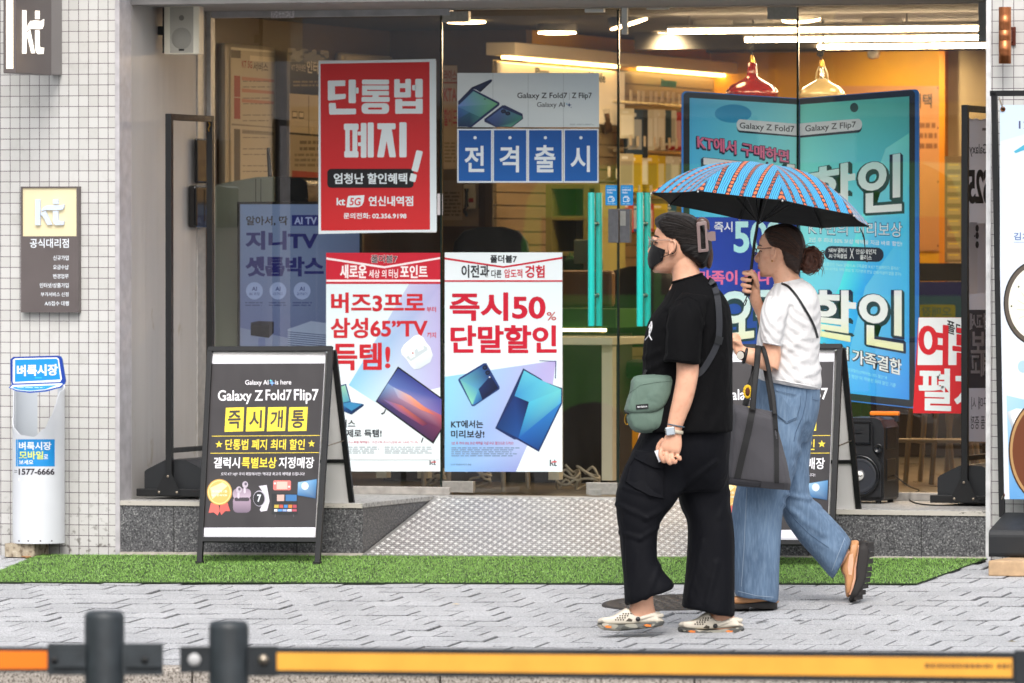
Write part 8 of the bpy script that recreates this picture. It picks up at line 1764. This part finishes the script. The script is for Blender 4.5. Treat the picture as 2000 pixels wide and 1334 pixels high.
for i in range(14):
    x0_, y0_ = rng.uniform(1590, 1602), rng.uniform(490, 525); m.tube([F2.P(x0_, y0_, -.02), F2.P(x0_ + rng.uniform(4, 10), y0_ + rng.uniform(-12, 8), -.02), F2.P(x0_ + rng.uniform(6, 14), y0_ + rng.uniform(-16, 20), -.01)], [.0022, .0016, .0005], 5, sub=3)
m.build('loose_hair', hair_mat('loose_brown', '#3a2018', '#7a5242'), pj)
# watch
m = MB(); r_ = F2.ring(1459, 680, 1452, 709, -.204, .031, 32); m.tube(r_ + [r_[0]], .0065, 8, flat=.5, ref=tuple(RT)); m.build('watch_strap', M_BIND, pj)
m = MB(); c = F2.P(1448, 694, -.232); m.lathe(c, [(.019, 0), (.019, .006), (.017, .008)], -FH - RT * .6, 20); m.build('watch_case', mat('watch_dark', '#2a2826', .25, .6), pj); m = MB(); m.lathe(c - (FH + RT * .6).normalized() * .0085, [(.0165, 0), (.001, .0006)], -FH - RT * .6, 20); m.build('watch_face', mat('watch_dial', '#c9c4ba', .2), pj)
# shoes
M_TAN = mat('tan_leather', '#b98458', .45, noise_s=14, noise_a=.08); M_SOLE = mat('black_lug_sole', '#211d1c', .7)
m = MB(); F2.blob(m, Z8([(606, 956), (640, 960), (634, 1020), (624, 1075), (622, 1130), (606, 1190), (594, 1212), (580, 1206), (576, 1165), (572, 1120), (560, 1100), (556, 1076), (566, 1050), (580, 1020), (598, 985)]), .10, .044, 3.2); sh_ = solid(m, 'shoe', M_TAN, pj, .004, 2); BX = surf([sh_])
m = MB(); F2.blob(m, Z8([(640, 958), (668, 956), (684, 962), (690, 985), (686, 1040), (678, 1076), (672, 1130), (654, 1186), (624, 1230), (600, 1234), (591, 1222), (606, 1190), (622, 1130), (624, 1075), (632, 1020)]), .10, .049, 6.0, smooth=False); s_ = m.build('shoe_sole', M_SOLE, sh_)
m = MB()
for x, y in ((688, 975), (691, 995), (690, 1020), (684, 1050), (680, 1085), (677, 1110), (672, 1135), (664, 1162), (652, 1190), (638, 1212)):
    p = F2.P(*Z8([(x, y)])[0], .10); m.box(p - V((.006, .047, .009)), p + V((.0035, .047, .009)))
m.build('sole_lug', M_SOLE, sh_)
m = MB(); q = Z8([(596, 1020), (612, 1015), (614, 1060), (606, 1112), (592, 1108), (588, 1070)]); m.face([hit(BX, x, y, .0018) or F2.P(x, y, .055) for x, y in q]); m.build('side_opening', SK2, sh_)
m = MB(); F2.blob(m, Z8([(40, 1222), (90, 1206), (170, 1204), (238, 1206), (262, 1214), (266, 1240), (40, 1244)]), -.07, .044, 4.); sh_ = solid(m, 'shoe', M_TAN, pj, .004, 2); 
m = MB(); F2.blob(m, Z8([(20, 1240), (100, 1238), (268, 1222), (272, 1240), (272, 1264), (190, 1266), (182, 1256), (150, 1256), (140, 1266), (30, 1268)]), -.07, .049, 6., smooth=False, cx=1465, cy=1186); m.build('shoe_sole', M_SOLE, sh_)
adopt(pj)
# tote bag
t = thing('tote_bag', 'dark grey tote bag with black straps hanging from the forearm of the woman in jeans', 'bag', F2.P(1480, 955, -.25))
M_TOTE = cloth_mat('grey_tote_cloth', '#4b4a4e', .75, 22, .5, .06, .05); WT_ = -.27
m = MB(); F2.blob(m, [(1432, 789), (1470, 795), (1512, 804), (1522, 850), (1536, 905), (1545, 948), (1541, 956), (1500, 954), (1450, 950), (1420, 946), (1418, 930), (1424, 870)], WT_, .045, 5.0, 7, smooth=False); tb = solid(m, 'bag_body', M_TOTE, t, .006, 3, fold_disp(4.4, .005, 5, 4)); BTo = surf([tb])
m = ribbon(BTo, [(1419, 938), (1460, 943), (1500, 948), (1543, 951)], 13, .003, 6, .001); m.build('base_panel', mat('tote_base', '#343337', .7, bump=.3, bs=300), t)
M_WEB = mat('black_webbing', '#121214', .7, bump=.3, bs=500)
m = ribbon(BTo, [(1470, 797), (1462, 840), (1450, 890), (1440, 934)], 13, .004); m.build('strap', M_WEB, t)
m = ribbon(BTo, [(1513, 806), (1516, 850), (1517, 900), (1517, 944)], 9, .004); m.build('strap', M_WEB, t)
def handle(pts, wd=.012): m = MB(); m.tube([F2.P(*p) for p in pts], wd, 8, sub=5, flat=.22, ref=tuple(RT)); return m
handle([(1470, 800, WT_ - .046), (1473, 760, WT_ - .03), (1478, 715, -.262), (1480, 690, -.252), (1481, 679, -.235), (1481, 676, -.198), (1478, 690, -.165), (1470, 740, -.19), (1455, 792, WT_ + .03)]).build('handle', M_WEB, t)
handle([(1513, 808, WT_ - .045), (1510, 775, WT_ - .02), (1505, 745, -.262), (1500, 715, -.25), (1494, 690, -.245), (1490, 680, -.225), (1488, 678, -.195), (1490, 700, -.16), (1500, 750, -.19), (1508, 802, WT_ + .03)], .009).build('handle', M_WEB, t)
kc = F2.P(1460, 765, -.29); m = MB(); M_PET = mat('sunflower_yellow', '#e0b51e', .7, bump=.4, bs=200)
for i in range(12):
    a = 2 * math.pi * i / 12; d = RT * math.cos(a) * .55 + ZU * math.sin(a); m.ball(kc + d * .021, (.008, .005, .008), n=6)
o = m.build('sunflower_charm', M_PET, t); m = MB(); m.ball(kc - FH * .004, (.010, .008, .017), n=10); m.build('charm_centre', mat('brown_felt', '#5a3018', .9, bump=.5, bs=260), o)
m = MB(); m.tube([kc + ZU * .03, F2.P(1466, 735, -.28), F2.P(1474, 722, -.27)], .0022, 6); m.build('charm_cord', M_WEB, o); adopt(t)

# umbrella
t = thing('umbrella', 'open blue umbrella with orange bead stripes and black lining held over two women', 'umbrella', F2.P(1460, 590, .02))
WU = .02
C0 = F2.P(1486, 409, WU); dep_n = .10
n_ = (ZU * 1.0 + RT * .138 + FH * dep_n).normalized(); ux = (RT - n_ * RT.dot(n_)).normalized(); uy = n_.cross(ux)
RU = 217 / FPX * F2.D / ux.dot(RT); HU = .185; NG = 8; NA = 10; NR = 14; A0 = R_(9)
def canopy(ang, rho, lift=0):
    g = (ang - A0) / (2 * math.pi / NG); d = (g - math.floor(g) - .5) * (2 * math.pi / NG)
    edge = math.cos(math.pi / NG) / math.cos(d); edge *= 1 - .035 * math.cos(d / (math.pi / NG) * math.pi / 2)
    r = RU * rho * (edge * rho ** .5 + (1 - rho ** .5) * 1.0)
    z = HU * (1 - rho ** 2.5) - .012 * math.sin(math.pi * rho) * math.cos(d / (math.pi / NG) * math.pi / 2) + lift
    return C0 + ux * r * math.cos(ang) + uy * r * math.sin(ang) + n_ * z, (r * math.cos(d), r * math.sin(d))
me_v, me_f, uvs = [], [], []
for g in range(NG):
    for i in range(NA):
        for j in range(NR):
            q = []
            for (ii, jj) in ((i, j), (i + 1, j), (i + 1, j + 1), (i, j + 1)):
                ang = A0 + (g + (ii / NA) * .9998 + .0001) * 2 * math.pi / NG; p, uv = canopy(ang, max(.012, jj / NR)); q.append((p, uv))
            b = len(me_v); me_v += [p for p, _ in q]; me_f.append((b, b + 1, b + 2, b + 3)); uvs += [u for _, u in q]
def umat():
    k = N('umbrella_print'); uv = k.n('UVMap'); sp = k.n('SeparateXYZ'); k.l(uv, sp.inputs[0]); u, v = sp.outputs[0], sp.outputs[1]
    vv = k.math('ADD', v, 1.0)
    per = .054
    fr = k.math('FRACT', k.math('DIVIDE', vv, per)); cell = k.math('FLOOR', k.math('DIVIDE', vv, per)); odd = k.math('FRACT', k.math('MULTIPLY', cell, .5))
    cd_ = k.math('MULTIPLY', k.math('SUBTRACT', fr, .5), per)                # metres from the stripe axis
    sz = k.math('ADD', .0062, k.math('MULTIPLY', odd, .003))
    band = k.math('LESS_THAN', k.math('ABSOLUTE', cd_), k.math('ADD', sz, .0026))
    uu = k.math('MULTIPLY', k.math('SUBTRACT', k.math('FRACT', k.math('DIVIDE', u, .019)), .5), .019)
    d2 = k.math('SQRT', k.math('ADD', k.math('POWER', cd_, 2.0), k.math('POWER', k.math('MULTIPLY', uu, 1.05), 2.0)))
    dot = k.math('LESS_THAN', d2, k.math('ADD', .0060, k.math('MULTIPLY', odd, .0022))); ringy = k.math('MULTIPLY', dot, k.math('GREATER_THAN', k.math('ADD', d2, k.math('MULTIPLY', odd, .01)), .0036))
    wob = k.n('TexNoise', i_Scale=14.0); k.l(uv, wob.inputs['Vector'])
    ln = k.math('FRACT', k.math('ADD', k.math('DIVIDE', vv, .0085), k.math('MULTIPLY', wob, 2.2))); line = k.math('LESS_THAN', ln, .28)
    base = k.mix(line, '#3a9fd0', '#0f2c44'); c1 = k.mix(band, base, '#2a2030'); c2 = k.mix(ringy, c1, '#d96a3a'); k.col(c2); k.b.inputs['Roughness'].default_value = .55; k.b.inputs['Sheen Weight'].default_value = .1
    nz = k.n('TexNoise', i_Scale=16.0, i_Detail=3.0); k.l(uv, nz.inputs['Vector']); k.bump(nz, .3, .01); return k.m
mesh = bpy.data.meshes.new('canopy'); mesh.from_pydata([tuple(p) for p in me_v], [], me_f); ul = mesh.uv_layers.new(name='UVMap'); ul.data.foreach_set('uv', [c for q in uvs for c in q]); mesh.materials.append(umat()); mesh.polygons.foreach_set('use_smooth', [True] * len(me_f))
o = bpy.data.objects.new('canopy', mesh); COL.objects.link(o); o.parent = t
m = MB()
for g in range(NG):
    for i in range(NA):
        for j in range(NR):
            m.face([canopy(A0 + (g + ii / NA) * 2 * math.pi / NG, max(.012, jj / NR), -.0025)[0] for ii, jj in ((i, j), (i, j + 1), (i + 1, j + 1), (i + 1, j))], sm=True)
m.build('lining', mat('black_lining', '#0b0b0d', .7), t)
M_RIB = mat('umbrella_steel', '#2a2a2c', .35, .6); base_pt = C0 - n_ * .06
for g in range(NG):
    a = A0 + g * 2 * math.pi / NG; m = MB(); pts = [canopy(a, max(.02, j / 8), -.007)[0] for j in range(9)]; m.tube(pts, .0022, 6); r_o = m.build('rib', M_RIB, t)
    m = MB(); m.tube([base_pt, canopy(a, .52, -.010)[0]], .0018, 6); m.build('stretcher', M_RIB, r_o)
    m = MB(); e = canopy(a, 1.0, -.004)[0]; m.ball(e, .0042, n=8); m.build('rib_tip', mat('rib_tip_metal', '#c9c6c0', .3, .8), r_o)
top_ = C0 + n_ * HU; m = MB(); m.lathe(top_ - n_ * .004, [(.014, 0), (.012, .004), (.006, .006), (.005, .014), (.001, .016)], n_, 14); m.build('ferrule', mat('ferrule_dark', '#1c2026', .4), t)
hd_t, hd_b = F2.P(1464.5, 548, .008), F2.P(1459, 578, .008)
m = MB(); m.tube([top_, F2.P(1487, 395, WU), F2.P(1474, 470, .014), hd_t], [.004, .0055, .0065, .0065], 10); m.build('shaft', mat('black_gloss_shaft', '#0e0e10', .25, .3), t)
m = MB(); m.tube([F2.P(1466, 540, .008), hd_t, hd_b], [.011, .013, .013], 12); m.build('grip', M_BLK, t)
m = MB(); m.tube([hd_b, F2.P(1456, 586, .008), F2.P(1452, 594, .008), F2.P(1455, 596, .008), F2.P(1459, 585, .008)], .0022, 6, sub=4); m.build('wrist_loop', M_WEB, t)
m = MB(); e = F2.P(1684, 448, .0); m.tube([F2.P(1680, 446, 0), F2.P(1687, 462, 0), F2.P(1689, 480, 0), F2.P(1693, 508, 0)], [.002, .0035, .002, .0015], 6, sub=3); m.ball(F2.P(1693.5, 510, 0), .005, n=8); m.build('closing_strap', M_BIND, t)
adopt(t)
# ================================================================ ACROSS THE ROAD: what the shop glass mirrors
bx0, bx1 = -34.0, 16.0; BYo = -46.0
t = thing('street_building', 'beige shop row across the road, seen mirrored in the shop glass', 'building', (-9, BYo, zr))
M_OPP = mat('opposite_render', '#c8c0b2', .8, noise_s=.6, noise_a=.15); M_OW = mat('opposite_window', '#2b333b', .1)
m = MB(); m.box((bx0, BYo - 8, zr), (bx1, BYo, 11.5)); m.build('wall', M_OPP, t)
for r in range(3):
    for i in range(14):
        x = bx0 + 1.2 + i * 3.55; m = MB(); m.box((x, BYo, 4.6 + r * 2.4), (x + 2.3, BYo + .05, 6.1 + r * 2.4)); m.build('window', M_OW, t)
SG = ['#d8d4ca', '#c9b24a', '#b8bcc0', '#4a6aa0', '#c8c4bc', '#b0503c', '#d4ccb4']
for i in range(7):
    x = bx0 + .6 + i * 7.1; m = MB(); m.box((x, BYo, 3.1), (x + 6.3, BYo + .25, 4.2)); m.build('shop_fascia', mat('fascia_%d' % i, SG[i], .5), t)
    m = MB(); m.box((x + .2, BYo, zr + .4), (x + 6.1, BYo + .04, 2.95)); m.build('shop_window', M_OW, t)
adopt(t)
YV = -17.0; va, vb = onY(1010, 400, 2 * G - YV).x, onY(2000, 400, 2 * G - YV).x; zg = zr
t = thing('delivery_van', 'bright green van parked across the road, mirrored in the shop glass', 'van', ((va + vb) / 2, YV - .9, zg))
M_VAN = mat('van_green_paint', '#58c83c', .3, coat=.6); M_VW = mat('van_window', '#14181a', .05)
def xz(u, z): return V((va + (vb - va) * u, YV, z))
pr = [xz(0, zg + .35), xz(0, 1.1), xz(.02, 1.75), xz(.06, 2.0), xz(.80, 2.02), xz(.86, 1.9), xz(.94, 1.15), xz(1, .95), xz(1, zg + .35)]
m = MB(); m.prism(pr, (0, -1.8, 0)); m.build('body', M_VAN, t, .05, 3)
for a, b in ((.05, .26), (.29, .52), (.55, .76)):
    m = MB(); m.prism([xz(a, 1.05), xz(b, 1.05), xz(b, 1.62), xz(a, 1.62)], (0, .012, 0)); m.build('window', M_VW, t, .01)
m = MB(); m.prism([xz(.79, 1.05), xz(.915, 1.05), xz(.85, 1.62), xz(.79, 1.62)], (0, .012, 0)); m.build('window', M_VW, t, .01)
for u in (.16, .84):
    c = xz(u, zg + .32); m = MB(); m.lathe(c - V((0, .02, 0)), [(.20, .0), (.32, .0), (.32, .2), (.20, .2)], (0, 1, 0), 28); w_ = m.build('wheel', MATS['black_rubber'], t); m = MB(); m.lathe(c, [(.20, .12), (.14, .15), (.001, .15)], (0, 1, 0), 20); m.build('rim', M_ALU, w_)
m = MB(); m.box((xz(.3, 0).x, YV + .001, .35), (xz(.7, 0).x, YV + .006, .62)); m.build('side_stripe', mat('stripe_white', '#d8d8d4', .4), t)
for u in (.27, .535, .775):
    m = MB(); m.prism([xz(u, zg + .5), xz(u + .004, zg + .5), xz(u + .004, 1.85), xz(u, 1.85)], (0, .004, 0)); m.build('door_gap', M_BLK, t)
adopt(t)
bpy.data.objects.remove(_TO); bpy.data.curves.remove(_TC); bpy.data.scenes.remove(TSC)
